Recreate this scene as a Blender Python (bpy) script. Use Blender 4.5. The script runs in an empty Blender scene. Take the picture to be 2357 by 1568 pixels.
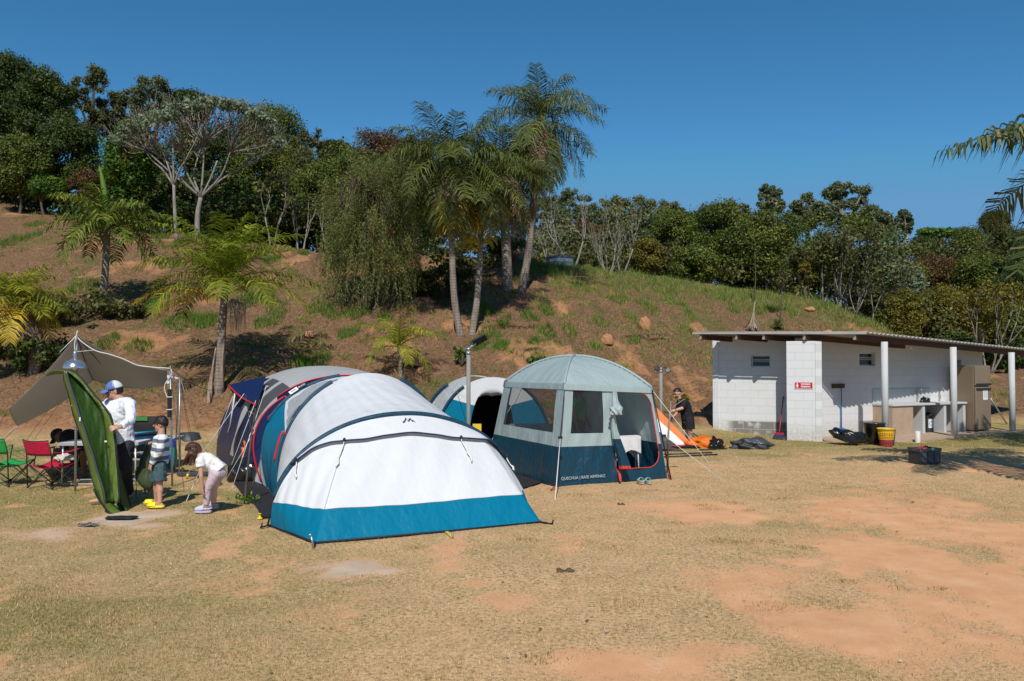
import bpy, bmesh, math, random
import numpy as np
from mathutils import Vector, Matrix, Quaternion
R = math.radians
PI = math.pi
rnd = random.Random(7)
NR = np.random.default_rng(11)
sc = bpy.context.scene
COL = sc.collection
V = Vector

# ------------------------------------------------------------ camera
FOC, CU, CV, HOR, CAMH = 1964.0, 1178.5, 784.0, 830.0, 2.0
PITCH = math.atan((HOR - CV) / FOC)
cam = bpy.data.cameras.new('camera')
cam.sensor_width = 36.0
cam.lens = FOC / 2357.0 * 36.0
cam.clip_end = 2000.0
camo = bpy.data.objects.new('camera', cam)
COL.objects.link(camo)
camo.location = (0, 0, CAMH)
camo.rotation_euler = (PI / 2 + PITCH, 0, 0)
sc.camera = camo


def ray(u, v):
    a = (u - CU) / FOC
    b = (CV - v) / FOC
    return V((a, math.cos(PITCH) - b * math.sin(PITCH), math.sin(PITCH) + b * math.cos(PITCH)))


def D(u, v, Y):
    r = ray(u, v)
    return V((0, 0, CAMH)) + r * (Y / r.y)


def G(u, v, z=0.0):
    r = ray(u, v)
    return V((0, 0, CAMH)) + r * ((z - CAMH) / r.z)


# ------------------------------------------------------------ materials
MATS = {}


def new_mat(name):
    m = bpy.data.materials.new(name)
    m.use_nodes = True
    nt = m.node_tree
    nt.nodes.clear()
    out = nt.nodes.new('ShaderNodeOutputMaterial')
    MATS[name] = m
    return m, nt, out


def nd(nt, t, **kw):
    n = nt.nodes.new(t)
    for k, v in kw.items():
        if k.startswith('i_'):
            n.inputs[k[2:].replace('_', ' ')].default_value = v
        else:
            setattr(n, k, v)
    return n


def lk(nt, a, b):
    nt.links.new(a, b)


def c4(c):
    return (c[0], c[1], c[2], 1.0)


def srgb(r, g, b):
    f = lambda x: (x / 255 / 12.92) if x / 255 <= .04045 else ((x / 255 + .055) / 1.055) ** 2.4
    return (f(r), f(g), f(b))


def mixc(nt, fac, a, b):
    n = nt.nodes.new('ShaderNodeMix')
    n.data_type = 'RGBA'
    for s, val in ((n.inputs[0], fac), (n.inputs[6], a), (n.inputs[7], b)):
        if isinstance(val, (int, float)):
            s.default_value = val
        elif isinstance(val, (tuple, list)):
            s.default_value = c4(val)
        else:
            nt.links.new(val, s)
    return n.outputs[2]


def ramp(nt, src, stops):
    n = nt.nodes.new('ShaderNodeValToRGB')
    e = n.color_ramp.elements
    while len(e) < len(stops):
        e.new(0.5)
    for el, (p, c) in zip(e, stops):
        el.position = p
        el.color = c4(c) if not isinstance(c, (int, float)) else (c, c, c, 1)
    nt.links.new(src, n.inputs[0])
    return n.outputs[0]


def noise(nt, scale, vec=None, detail=4, rough=.55):
    n = nd(nt, 'ShaderNodeTexNoise')
    n.inputs['Scale'].default_value = scale
    n.inputs['Detail'].default_value = detail
    n.inputs['Roughness'].default_value = rough
    if vec is not None:
        nt.links.new(vec, n.inputs['Vector'])
    return n.outputs['Fac']


def objco(nt, scale=(1, 1, 1)):
    t = nd(nt, 'ShaderNodeTexCoord')
    mp = nd(nt, 'ShaderNodeMapping')
    mp.inputs['Scale'].default_value = scale
    nt.links.new(t.outputs['Object'], mp.inputs['Vector'])
    return mp.outputs['Vector']


def bump(nt, h, strength=.3, dist=.02):
    b = nd(nt, 'ShaderNodeBump')
    b.inputs['Strength'].default_value = strength
    b.inputs['Distance'].default_value = dist
    nt.links.new(h, b.inputs['Height'])
    return b.outputs['Normal']


def plain(name, col, rough=.6, var=.12, scale=8, metal=0, bstr=.15, bscale=40, spec=.4, stretch=(1, 1, 1)):
    m, nt, out = new_mat(name)
    p = nd(nt, 'ShaderNodeBsdfPrincipled')
    co = objco(nt, stretch)
    n1 = noise(nt, scale, co)
    lo = tuple(c * (1 - var) for c in col)
    hi = tuple(min(1, c * (1 + var)) for c in col)
    lk(nt, mixc(nt, n1, lo, hi), p.inputs['Base Color'])
    p.inputs['Roughness'].default_value = rough
    p.inputs['Metallic'].default_value = metal
    p.inputs['Specular IOR Level'].default_value = spec
    if bstr:
        lk(nt, bump(nt, noise(nt, bscale, co), bstr, .01), p.inputs['Normal'])
    lk(nt, p.outputs[0], out.inputs[0])
    return m


def fabric(name, col, rough=.5, trans=.2, wr=.35, wscale=2.2, stretch=(1, 1, .35), spec=.35, var=.06):
    """thin tent cloth: soft wrinkles, some light through"""
    m, nt, out = new_mat(name)
    p = nd(nt, 'ShaderNodeBsdfPrincipled')
    co = objco(nt, stretch)
    n1 = noise(nt, wscale, co, 3, .5)
    n2 = noise(nt, wscale * 5, co, 3, .6)
    add = nd(nt, 'ShaderNodeMath', operation='MULTIPLY_ADD')
    lk(nt, n2, add.inputs[0])
    add.inputs[1].default_value = .3
    lk(nt, n1, add.inputs[2])
    n3 = noise(nt, 1.3, objco(nt), 4)
    lo = tuple(c * (1 - var) for c in col)
    hi = tuple(min(1, c * (1 + var)) for c in col)
    cc = mixc(nt, n3, lo, hi)
    lk(nt, cc, p.inputs['Base Color'])
    p.inputs['Roughness'].default_value = rough
    p.inputs['Specular IOR Level'].default_value = spec
    nb = bump(nt, add.outputs[0], wr, .12)
    lk(nt, nb, p.inputs['Normal'])
    tr = nd(nt, 'ShaderNodeBsdfTranslucent')
    lk(nt, cc, tr.inputs['Color'])
    mx = nd(nt, 'ShaderNodeMixShader')
    mx.inputs[0].default_value = trans
    lk(nt, p.outputs[0], mx.inputs[1])
    lk(nt, tr.outputs[0], mx.inputs[2])
    lk(nt, mx.outputs[0], out.inputs[0])
    return m


def netting(name, col, alpha, rough=.8):
    m, nt, out = new_mat(name)
    p = nd(nt, 'ShaderNodeBsdfPrincipled')
    n = noise(nt, 3, objco(nt, (1, 1, .4)))
    lk(nt, mixc(nt, n, tuple(c * .8 for c in col), tuple(c * 1.2 for c in col)), p.inputs['Base Color'])
    p.inputs['Roughness'].default_value = rough
    t = nd(nt, 'ShaderNodeBsdfTransparent')
    mx = nd(nt, 'ShaderNodeMixShader')
    mx.inputs[0].default_value = alpha
    lk(nt, t.outputs[0], mx.inputs[1])
    lk(nt, p.outputs[0], mx.inputs[2])
    lk(nt, mx.outputs[0], out.inputs[0])
    return m


def leafmat(name, a, b, c=None, trans=.28, rough=.55, spec=.3):
    """a..b..c: leaf colours picked per leaf by the face attribute rnd"""
    m, nt, out = new_mat(name)
    at = nd(nt, 'ShaderNodeAttribute', attribute_name='rnd')
    cc = ramp(nt, at.outputs['Fac'], [(0, a), (.6, b), (1, c or b)])
    p = nd(nt, 'ShaderNodeBsdfPrincipled')
    lk(nt, cc, p.inputs['Base Color'])
    p.inputs['Roughness'].default_value = rough
    p.inputs['Specular IOR Level'].default_value = spec
    tr = nd(nt, 'ShaderNodeBsdfTranslucent')
    lk(nt, cc, tr.inputs['Color'])
    mx = nd(nt, 'ShaderNodeMixShader')
    mx.inputs[0].default_value = trans
    lk(nt, p.outputs[0], mx.inputs[1])
    lk(nt, tr.outputs[0], mx.inputs[2])
    lk(nt, mx.outputs[0], out.inputs[0])
    return m


# ------------------------------------------------------------ things
ORG = {}


def tag(o, label=None, cat=None, group=None, kind=None):
    if label:
        o['label'] = label
    if cat:
        o['category'] = cat
    if group:
        o['group'] = group
    if kind:
        o['kind'] = kind
    return o


def thing(name, label, cat, loc=(0, 0, 0), group=None):
    o = bpy.data.objects.new(name, None)
    o.empty_display_size = .2
    COL.objects.link(o)
    o.location = loc
    ORG[o.name] = V(loc)
    return tag(o, label, cat, group)


def children(o):
    return [c for c in bpy.data.objects if c.parent is o]


def copy_tree(o, parent=None):
    c = o.copy()
    COL.objects.link(c)
    if parent is not None:
        c.parent = parent
    for ch in list(o.children):
        copy_tree(ch, c)
    return c


def link_mesh(name, me, mats, parent=None, loc=None):
    """mesh in world coordinates -> object; below a parent it is moved into the thing's own frame"""
    o = bpy.data.objects.new(name, me)
    COL.objects.link(o)
    for m in (mats if isinstance(mats, (list, tuple)) else [mats]):
        me.materials.append(MATS[m] if isinstance(m, str) else m)
    if parent is not None:
        org = ORG[parent.name]
        me.transform(Matrix.Translation(-org))
        o.parent = parent
        ORG[o.name] = org
    elif loc is not None:
        me.transform(Matrix.Translation(-V(loc)))
        o.location = loc
        ORG[o.name] = V(loc)
    else:
        ORG[o.name] = V((0, 0, 0))
    return o


class MB:
    def __init__(s):
        s.v, s.f, s.m, s.sm = [], [], [], []

    def add(s, vs, fs, mi=0, smooth=False):
        b = len(s.v)
        s.v += [tuple(x) for x in vs]
        s.f += [[i + b for i in f] for f in fs]
        s.m += [mi] * len(fs)
        s.sm += [smooth] * len(fs)
        return s

    def box(s, c, size, rz=0, mi=0, M=None):
        hx, hy, hz = size[0] / 2, size[1] / 2, size[2] / 2
        vs = [V((x, y, z)) for z in (-hz, hz) for x, y in ((-hx, -hy), (hx, -hy), (hx, hy), (-hx, hy))]
        M = M or Matrix.Rotation(rz, 3, 'Z')
        return s.add([M @ v + V(c) for v in vs],
                     [[3, 2, 1, 0], [4, 5, 6, 7], [0, 1, 5, 4], [1, 2, 6, 5], [2, 3, 7, 6], [3, 0, 4, 7]], mi)

    def bar(s, p, q, w, h=None, mi=0):
        p, q = V(p), V(q)
        d = q - p
        qt = d.to_track_quat('X', 'Z').to_matrix()
        return s.box((p + q) / 2, (d.length, w, h or w), M=qt, mi=mi)

    def tube(s, pts, r, n=8, mi=0, cap=True, smooth=True):
        pts = [V(p) for p in pts]
        k = len(pts)
        rs = r if isinstance(r, (list, tuple)) else [r] * k
        vs, fs = [], []
        up = V((0, 0, 1))
        prev = None
        for i, p in enumerate(pts):
            d = (pts[min(i + 1, k - 1)] - pts[max(i - 1, 0)])
            d = d.normalized() if d.length > 1e-9 else V((0, 0, 1))
            if prev is None:
                a = d.cross(up)
                if a.length < .05:
                    a = d.cross(V((1, 0, 0)))
                a.normalize()
            else:
                a = (prev - d * prev.dot(d))
                a = a.normalized() if a.length > 1e-6 else d.orthogonal().normalized()
            prev = a
            b = d.cross(a)
            for j in range(n):
                t = 2 * PI * j / n
                vs.append(p + (a * math.cos(t) + b * math.sin(t)) * rs[i])
        for i in range(k - 1):
            for j in range(n):
                fs.append([i * n + j, i * n + (j + 1) % n, (i + 1) * n + (j + 1) % n, (i + 1) * n + j])
        if cap:
            fs.append([j for j in range(n)][::-1])
            fs.append([(k - 1) * n + j for j in range(n)])
        return s.add(vs, fs, mi, smooth)

    def grid(s, P, mi=0, smooth=True, closed=False):
        """P: rows of points; mi may be a function (i, j)"""
        nr, nc = len(P), len(P[0])
        b = len(s.v)
        for row in P:
            s.v += [tuple(p) for p in row]
        for i in range(nr - 1):
            for j in range(nc if closed else nc - 1):
                j2 = (j + 1) % nc
                s.f.append([b + i * nc + j, b + i * nc + j2, b + (i + 1) * nc + j2, b + (i + 1) * nc + j])
                s.m.append(mi(i, j) if callable(mi) else mi)
                s.sm.append(smooth)
        return s

    def poly(s, pts, mi=0):
        return s.add(pts, [list(range(len(pts)))], mi)

    def ell(s, c, r, nu=14, nv=10, mi=0, M=None, jit=0, rg=None):
        vs, fs = [], []
        M = M or Matrix.Identity(3)
        rg = rg or rnd
        for i in range(nv + 1):
            th = PI * i / nv
            for j in range(nu):
                ph = 2 * PI * j / nu
                k = 1 + (rg.uniform(-jit, jit) if jit else 0)
                vs.append(M @ V((r[0] * math.sin(th) * math.cos(ph) * k, r[1] * math.sin(th) * math.sin(ph) * k,
                                 r[2] * math.cos(th) * k)) + V(c))
        for i in range(nv):
            for j in range(nu):
                fs.append([i * nu + j, (i + 1) * nu + j, (i + 1) * nu + (j + 1) % nu, i * nu + (j + 1) % nu])
        return s.add(vs, fs, mi, True)

    def lathe(s, c, prof, n=24, mi=0):
        P = [[V(c) + V((r * math.cos(2 * PI * j / n), r * math.sin(2 * PI * j / n), z)) for j in range(n)] for r, z in prof]
        return s.grid(P, mi, True, True)

    def prism(s, outline, depth, mi=0):
        """outline: 3-D points of a flat loop; depth: vector"""
        n = len(outline)
        a = [V(p) for p in outline]
        b = [p + V(depth) for p in a]
        fs = [list(range(n))[::-1], [n + i for i in range(n)]]
        fs += [[i, (i + 1) % n, n + (i + 1) % n, n + i] for i in range(n)]
        return s.add(a + b, fs, mi)

    def mesh(s, name):
        me = bpy.data.meshes.new(name)
        me.from_pydata(s.v, [], s.f)
        me.polygons.foreach_set('material_index', s.m)
        me.polygons.foreach_set('use_smooth', s.sm)
        return me

    def build(s, name, mats, parent=None, loc=None, solid=0, bevel=0, sub=0):
        o = link_mesh(name, s.mesh(name), mats, parent, loc)
        if bevel:
            md = o.modifiers.new('bevel', 'BEVEL')
            md.width = bevel
            md.segments = 2
            md.limit_method = 'ANGLE'
        if sub:
            md = o.modifiers.new('sub', 'SUBSURF')
            md.levels = md.render_levels = sub
        if solid:
            md = o.modifiers.new('solid', 'SOLIDIFY')
            md.thickness = solid
            md.offset = 0
        return o


def part(name, mats, parent, fn, **kw):
    m = MB()
    fn(m)
    return m.build(name, mats, parent, **kw)


def lerp(a, b, t):
    return a + (b - a) * t


def curve(pts, n=24):
    """smooth open curve through pts (Catmull-Rom)"""
    P = [V(p) for p in pts]
    P = [P[0] * 2 - P[1]] + P + [P[-1] * 2 - P[-2]]
    out = []
    k = len(P) - 3
    for i in range(n + 1):
        t = i / n * k
        j = min(int(t), k - 1)
        f = t - j
        a, b, c, d = P[j:j + 4]
        out.append(.5 * ((2 * b) + (c - a) * f + (2 * a - 5 * b + 4 * c - d) * f * f + (3 * b - a - 3 * c + d) * f ** 3))
    return out


def bil(c, a, b):
    """bilinear point of corners [00,10,11,01]"""
    return lerp(lerp(c[0], c[1], a), lerp(c[3], c[2], a), b)


def panel(c, a0, a1, b0, b1, na=8, nb=8, puff=0, nrm=None):
    P = []
    for j in range(nb + 1):
        b = lerp(b0, b1, j / nb)
        row = []
        for i in range(na + 1):
            a = lerp(a0, a1, i / na)
            p = bil(c, a, b)
            if puff and nrm is not None:
                p = p + nrm * puff * (4 * a * (1 - a)) * (4 * b * (1 - b))
            row.append(p)
        P.append(row)
    return P


def text_mesh(body, size, depth=.002, shear=0, bold=0, space=1.0):
    cu = bpy.data.curves.new('lettering', 'FONT')
    cu.body = body
    cu.size = size
    cu.extrude = depth
    cu.offset = bold
    cu.shear = shear
    cu.space_character = space
    cu.align_x = 'CENTER'
    cu.align_y = 'CENTER'
    o = bpy.data.objects.new('lettering', cu)
    COL.objects.link(o)
    dg = bpy.context.evaluated_depsgraph_get()
    me = bpy.data.meshes.new_from_object(o.evaluated_get(dg))
    bpy.data.objects.remove(o)
    bpy.data.curves.remove(cu)
    return me


def lettering(body, size, at, right, up, mat, parent, name='lettering', **kw):
    me = text_mesh(body, size, **kw)
    r = V(right).normalized()
    n = r.cross(V(up)).normalized()
    u = n.cross(r)
    M = Matrix((r, u, n)).transposed().to_4x4()
    M.translation = V(at)
    me.transform(M)
    return link_mesh(name, me, mat, parent)


# crude materials used everywhere
plain('black_metal', (.02, .02, .022), .4, .1)
plain('steel', (.38, .4, .42), .35, .15, metal=.7)
plain('white_metal', (.75, .75, .75), .35, .05)
plain('rope_white', (.72, .7, .64), .8, .1, 60)
plain('rope_dark', (.06, .055, .05), .8, .1, 60)
plain('black_strap', (.012, .013, .016), .6, .1)
plain('black_cloth', (.012, .012, .014), .75, .2, 6, bstr=.4, bscale=12)
plain('yellow_plastic', (.75, .5, .03), .4, .05)
plain('red_plastic', (.5, .02, .03), .4, .1)
plain('white_paint', (.8, .8, .79), .6, .04)
plain('ink_white', (.8, .8, .8), .5, .02)
# ------------------------------------------------------------ light and sky
SUN_AZ = R(2.5)          # the light travels away from the camera, a little to the right
SUN_EL = R(46)
w = bpy.data.worlds.new('World')
sc.world = w
w.use_nodes = True
nt = w.node_tree
nt.nodes.clear()
wo = nd(nt, 'ShaderNodeOutputWorld')
bg = nd(nt, 'ShaderNodeBackground')
sky = nd(nt, 'ShaderNodeTexSky')
sky.sky_type = 'NISHITA'
sky.sun_disc = False
sky.sun_elevation = SUN_EL
sky.sun_rotation = PI + SUN_AZ
sky.altitude = 3000
sky.air_density = 1.0
sky.dust_density = 0
sky.ozone_density = 3.0
bg.inputs['Strength'].default_value = .100
hs = nd(nt, 'ShaderNodeHueSaturation')
hs.inputs['Saturation'].default_value = 1.25
hs.inputs['Hue'].default_value = .488
lk(nt, sky.outputs[0], hs.inputs['Color'])
cap_ = nd(nt, 'ShaderNodeMix', data_type='RGBA', blend_type='DARKEN')
cap_.inputs[0].default_value = 1.0
cap_.inputs[7].default_value = (1.17, 2.83, 5.0, 1)
lk(nt, hs.outputs[0], cap_.inputs[6])
lk(nt, cap_.outputs[2], bg.inputs[0])
lk(nt, bg.outputs[0], wo.inputs[0])

sl = bpy.data.lights.new('sun', 'SUN')
sl.energy = 3.7
sl.angle = R(.53)
sl.color = (1.0, .955, .885)
so = bpy.data.objects.new('sun', sl)
COL.objects.link(so)
ldir = V((math.sin(SUN_AZ) * math.cos(SUN_EL), math.cos(SUN_AZ) * math.cos(SUN_EL), -math.sin(SUN_EL)))
so.rotation_euler = ldir.to_track_quat('-Z', 'Y').to_euler()
so.location = (-5, -20, 25)

sc.view_settings.view_transform = 'Standard'
sc.view_settings.look = 'None'
sc.view_settings.exposure = 0.2
sc.view_settings.gamma = 1.0

# ------------------------------------------------------------ terrain
_X = np.array([-60, -29.2, -16.5, -10.7, -5.3, 1, 4, 6.4, 9, 14.2, 15.9, 18, 21, 26, 60.])
_Y0 = np.array([21, 20.7, 20.7, 20.7, 20.8, 21.4, 22.8, 24.2, 25.2, 26.5, 26.5, 27, 27, 27, 27.])
_ZC = np.array([15, 11.1, 8.35, 7.4, 6.9, 6.65, 6.3, 6.07, 5.7, 4.85, 2.95, 1.5, 1.0, 1.0, 1.6])


def vnoise(x, y, seed=0):
    """cheap smooth value noise on arrays"""
    xi = np.floor(x).astype(np.int64)
    yi = np.floor(y).astype(np.int64)
    fx, fy = x - xi, y - yi
    fx, fy = fx * fx * (3 - 2 * fx), fy * fy * (3 - 2 * fy)

    def h(a, b):
        n = (a * 374761393 + b * 668265263 + seed * 974634777) & 0x7fffffff
        n = ((n ^ (n >> 13)) * 1274126177) & 0x7fffffff
        return ((n ^ (n >> 16)) & 0xffff) / 65535.0
    return (h(xi, yi) * (1 - fx) + h(xi + 1, yi) * fx) * (1 - fy) + (h(xi, yi + 1) * (1 - fx) + h(xi + 1, yi + 1) * fx) * fy


def fbm(x, y, seed=0, o=4):
    s, a, t = 0, .5, 0
    for i in range(o):
        s = s + a * vnoise(x * 2 ** i, y * 2 ** i, seed + i)
        t += a
        a *= .5
    return s / t


def TZa(x, y):
    x, y = np.asarray(x, float), np.asarray(y, float)
    y0, zc = np.interp(x, _X, _Y0), np.interp(x, _X, _ZC)
    t = .4 * (y - y0)
    t = np.where(t > 6, t, .35 * np.log1p(np.exp(np.clip(t / .35, -50, 40))))
    past = np.clip(y - (y0 + zc / .4), 0, 200)
    top = zc + .05 * past
    k = .45
    z = -k * np.log(np.exp(-np.clip(t, -5, 60) / k) + np.exp(-top / k)) + 0
    hill = np.clip(z / 1.0, 0, 1)
    z = z + hill * ((fbm(x * .8, y * .8, 3) - .5) * .55 + (fbm(x * 3.1, y * 3.1, 9, 3) - .5) * .26 + (np.abs(fbm(x * 1.3 + y * .12, y * .35, 15, 3) - .5) - .1) * .35)
    near = 1 - hill
    z = z + near * ((fbm(x * .5, y * .5, 5) - .5) * .05 + (fbm(x * 4, y * 4, 6, 2) - .5) * .012)
    return z - .004


def TZ(x, y):
    return float(TZa(np.array([x]), np.array([y]))[0])


def onhill(u, v):
    """the point of the ground seen at this place of the photograph"""
    r = ray(u, v)
    ys = np.linspace(4, 80, 1500)
    zr = CAMH + r.z / r.y * ys
    zt = TZa(r.x / r.y * ys, ys)
    i = np.argmax(zr <= zt)
    if zr[i] > zt[i]:
        i = 1499
    return V((r.x / r.y * ys[i], ys[i], zt[i]))


# bare patches: photograph position and half sizes, strength, which kind (0 orange, 1 pale)
PATCH = []
for u, v, du, dv, s, kd in [(1628, 1178, 125, 26, 1.1, 0), (2120, 1190, 260, 80, .85, 0), (2230, 1360, 260, 165, 1.1, 0),
                            (1890, 1440, 230, 66, 1.0, 0), (1440, 1535, 190, 46, .8, 0), (1780, 1330, 200, 40, .7, 0), (2010, 1290, 260, 60, .85, 0), (2300, 1490, 220, 80, .85, 0), (1700, 1500, 180, 30, .6, 0), (810, 1309, 105, 24, 1.0, 1),
                            (290, 1193, 120, 22, 1.2, 1), (110, 1228, 130, 26, .7, 1), (2300, 1075, 120, 22, .9, 0),
                            (2050, 1140, 150, 30, .55, 0), (1500, 1165, 140, 14, .5, 0), (2290, 1255, 130, 60, .8, 0),
                            (1100, 1225, 60, 10, .3, 1), (2100, 1500, 200, 60, .5, 0), (520, 1345, 160, 24, .3, 0),
                            (700, 1420, 120, 30, .25, 0)]:
    g = G(u, v)
    PATCH.append((g.x, g.y, du * g.y / FOC, dv * g.y ** 2 / (FOC * CAMH), s, kd))


def masks(x, y, z):
    dirt = np.zeros_like(x)
    pale = np.zeros_like(x)
    n = fbm(x * 1.6, y * 1.1, 21, 5)
    n2 = fbm(x * 6, y * 5, 27, 3)
    for px, py, rx, ry, s, kd in PATCH:
        d = np.sqrt(((x - px) / rx) ** 2 + ((y - py) / ry) ** 2)
        k = np.clip(1.35 - d + (n - .5) * 2.2 + (n2 - .5) * 1.3, 0, 1) * s * np.clip(1.9 - d, 0, 1)
        if kd:
            pale = np.maximum(pale, k)
        dirt = np.maximum(dirt, k)
    flat = np.clip(1 - z / .5, 0, 1)
    east = np.clip((x - 2.0) / 7, 0, 1) * np.clip((19 - y) / 8, 0, 1)
    dirt = np.maximum(dirt, np.clip((n - .66 + .15 * east) * 6 + (n2 - .5) * 1.5, 0, .55)) * flat
    hillside = 1 - flat
    g = fbm(x * .33, y * .33, 40, 4)
    greenflat = np.clip((g - .47) * 5 + (n2 - .5) * .8, 0, 1) * flat * np.clip((y - 6) / 8, .35, 1)
    west = np.clip((-x - .5) / 3, 0, 1) * flat
    greenflat = np.maximum(greenflat, west * np.clip((fbm(x * .6, y * .6, 48, 4) - .40) * 4, 0, .8))
    greenflat = np.maximum(greenflat, np.clip((y - 17.5) / 3, 0, .9) * flat * np.clip((x + 6) / 6, 0, 1))
    zc = np.interp(x, _X, _ZC)
    band = np.clip((z - .35 * zc) / (.6 * zc), 0, .9) * np.clip((x - 1.5) / 2, 0, 1) * np.clip((17 - x) / 3, 0, 1)
    gh = np.clip((fbm(x * .9, y * .9, 44, 4) - .50) * 5, 0, 1) * .85
    orange = np.clip((fbm(x * .55, y * .55, 50, 5) - .56) * 5 + (fbm(x * 3, y * 3, 52, 3) - .5) * 1.2, 0, .8)
    orange = np.maximum(orange, np.clip(1 - (z - .3) / 1.8, 0, 1) * .75 * np.clip((2 - x) / 3, 0.2, 1))
    return dirt, pale, greenflat, hillside, np.clip(np.maximum(gh * .75, band * .8), 0, 1), orange


def arange(*segs):
    out = []
    for a, b, s in segs:
        out += list(np.arange(a, b, s))
    return np.array(out + [segs[-1][1]])


gx = arange((-400, -60, 20), (-60, -20, 1.0), (-20, -12, .3), (-12, 16, .09), (16, 30, .4), (30, 60, 2), (60, 400, 20))
gy = arange((-60, 3, 3), (3, 27, .09), (27, 46, .2), (46, 70, 1), (70, 600, 20))
GX, GY = np.meshgrid(gx, gy)
GZ = TZa(GX, GY)
nx, ny = len(gx), len(gy)
me = bpy.data.meshes.new('ground')
me.vertices.add(nx * ny)
me.vertices.foreach_set('co', np.stack([GX, GY, GZ], -1).astype(np.float32).ravel())
ii = (np.arange(ny - 1)[:, None] * nx + np.arange(nx - 1)[None]).ravel()
quads = np.stack([ii, ii + 1, ii + nx + 1, ii + nx], -1).astype(np.int32)
me.loops.add(quads.size)
me.loops.foreach_set('vertex_index', quads.ravel())
me.polygons.add(len(quads))
me.polygons.foreach_set('loop_start', np.arange(0, quads.size, 4, dtype=np.int32))
me.polygons.foreach_set('use_smooth', np.ones(len(quads), bool))
me.update()
dm, pm, gm, hm, ghm, om = masks(GX, GY, GZ)
for nm, (a, b, c) in {'mask_a': (dm, pm, gm), 'mask_b': (hm, ghm, om)}.items():
    at = me.attributes.new(nm, 'FLOAT_COLOR', 'POINT')
    arr = np.ones((nx * ny, 4), np.float32)
    arr[:, 0], arr[:, 1], arr[:, 2] = a.ravel(), b.ravel(), c.ravel()
    at.data.foreach_set('color', arr.ravel())

m, nt, out = new_mat('ground')
geo = nd(nt, 'ShaderNodeNewGeometry')
pos = geo.outputs['Position']


def sep(name):
    a = nd(nt, 'ShaderNodeAttribute', attribute_name=name)
    s = nd(nt, 'ShaderNodeSeparateColor')
    lk(nt, a.outputs['Color'], s.inputs[0])
    return s.outputs


ma, mb_ = sep('mask_a'), sep('mask_b')
nbig = noise(nt, .35, pos, 5, .6)
nmid = noise(nt, 2.5, pos, 6, .65)
nfine = noise(nt, 28, pos, 5, .7)
nvf = noise(nt, 110, pos, 3, .7)
dry = ramp(nt, nfine, [(.34, (.22, .135, .065)), (.5, (.60, .39, .20)), (.68, (.76, .54, .33))])
dry2 = ramp(nt, nfine, [(.34, (.17, .115, .05)), (.5, (.50, .335, .165)), (.68, (.66, .47, .27))])
lawn = mixc(nt, ramp(nt, nmid, [(.4, 0.0), (.62, 1.0)]), dry, dry2)
grn = ramp(nt, nfine, [(.25, (.11, .11, .035)), (.55, (.26, .235, .08)), (.8, (.42, .36, .14))])
lawn = mixc(nt, ma[2], lawn, grn)
lawn = mixc(nt, ramp(nt, noise(nt, 1.1, pos, 6, .7), [(.48, 0.0), (.72, .55)]), lawn, (.62, .36, .2))
soil = ramp(nt, nmid, [(.3, (.66, .335, .165)), (.55, (.76, .41, .21)), (.8, (.81, .50, .30))])
soil = mixc(nt, ramp(nt, nvf, [(.45, 0.0), (.75, .35)]), soil, (.25, .13, .07))
palec = ramp(nt, nmid, [(.3, (.46, .34, .24)), (.6, (.58, .46, .34)), (.8, (.64, .54, .43))])
soil = mixc(nt, ma[1], soil, palec)


def edge(mask, nz, lo=.35, hi=.6, amt=.5):
    a = nd(nt, 'ShaderNodeMath', operation='MULTIPLY_ADD')
    lk(nt, nz, a.inputs[0])
    a.inputs[1].default_value = amt
    b = nd(nt, 'ShaderNodeMath', operation='SUBTRACT')
    lk(nt, mask, b.inputs[0])
    b.inputs[1].default_value = amt / 2
    lk(nt, b.outputs[0], a.inputs[2])
    return ramp(nt, a.outputs[0], [(lo, 0.0), (hi, 1.0)])


flatc = mixc(nt, edge(ma[0], nfine, .12, .68, .7), lawn, soil)
mul = ramp(nt, noise(nt, 14, pos, 6, .75), [(.3, (.06, .034, .018)), (.5, (.19, .108, .058)), (.72, (.41, .25, .14))])
clay = ramp(nt, nmid, [(.3, (.31, .15, .07)), (.6, (.43, .22, .11)), (.85, (.5, .3, .17))])
hill = mixc(nt, edge(mb_[2], noise(nt, 9, pos, 6, .7), .45, .8, .9), mul, clay)
ghc = ramp(nt, nfine, [(.3, (.045, .06, .016)), (.6, (.12, .14, .035)), (.85, (.23, .22, .075))])
hill = mixc(nt, edge(mb_[1], noise(nt, 7, pos, 6, .75), .5, .8, 1.1), hill, ghc)
col = mixc(nt, edge(mb_[0], nmid, .3, .7, .4), flatc, hill)
p = nd(nt, 'ShaderNodeBsdfPrincipled')
lk(nt, col, p.inputs['Base Color'])
p.inputs['Roughness'].default_value = .95
p.inputs['Specular IOR Level'].default_value = .1
hh = nd(nt, 'ShaderNodeMath', operation='MULTIPLY_ADD')
lk(nt, nfine, hh.inputs[0])
hh.inputs[1].default_value = .6
lk(nt, nvf, hh.inputs[2])
bh = nd(nt, 'ShaderNodeMath', operation='MULTIPLY_ADD')
lk(nt, mb_[0], bh.inputs[0])
bh.inputs[1].default_value = 3.5
bh.inputs[2].default_value = 1.0
bh2 = nd(nt, 'ShaderNodeMath', operation='MULTIPLY')
lk(nt, bh.outputs[0], bh2.inputs[0])
lk(nt, hh.outputs[0], bh2.inputs[1])
lk(nt, bump(nt, bh2.outputs[0], .5, .012), p.inputs['Normal'])
lk(nt, p.outputs[0], out.inputs[0])
me.materials.append(m)
ground = bpy.data.objects.new('ground', me)
COL.objects.link(ground)
tag(ground, 'dry lawn with bare clay patches rising into an earthy hillside', 'ground', kind='structure')


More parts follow.
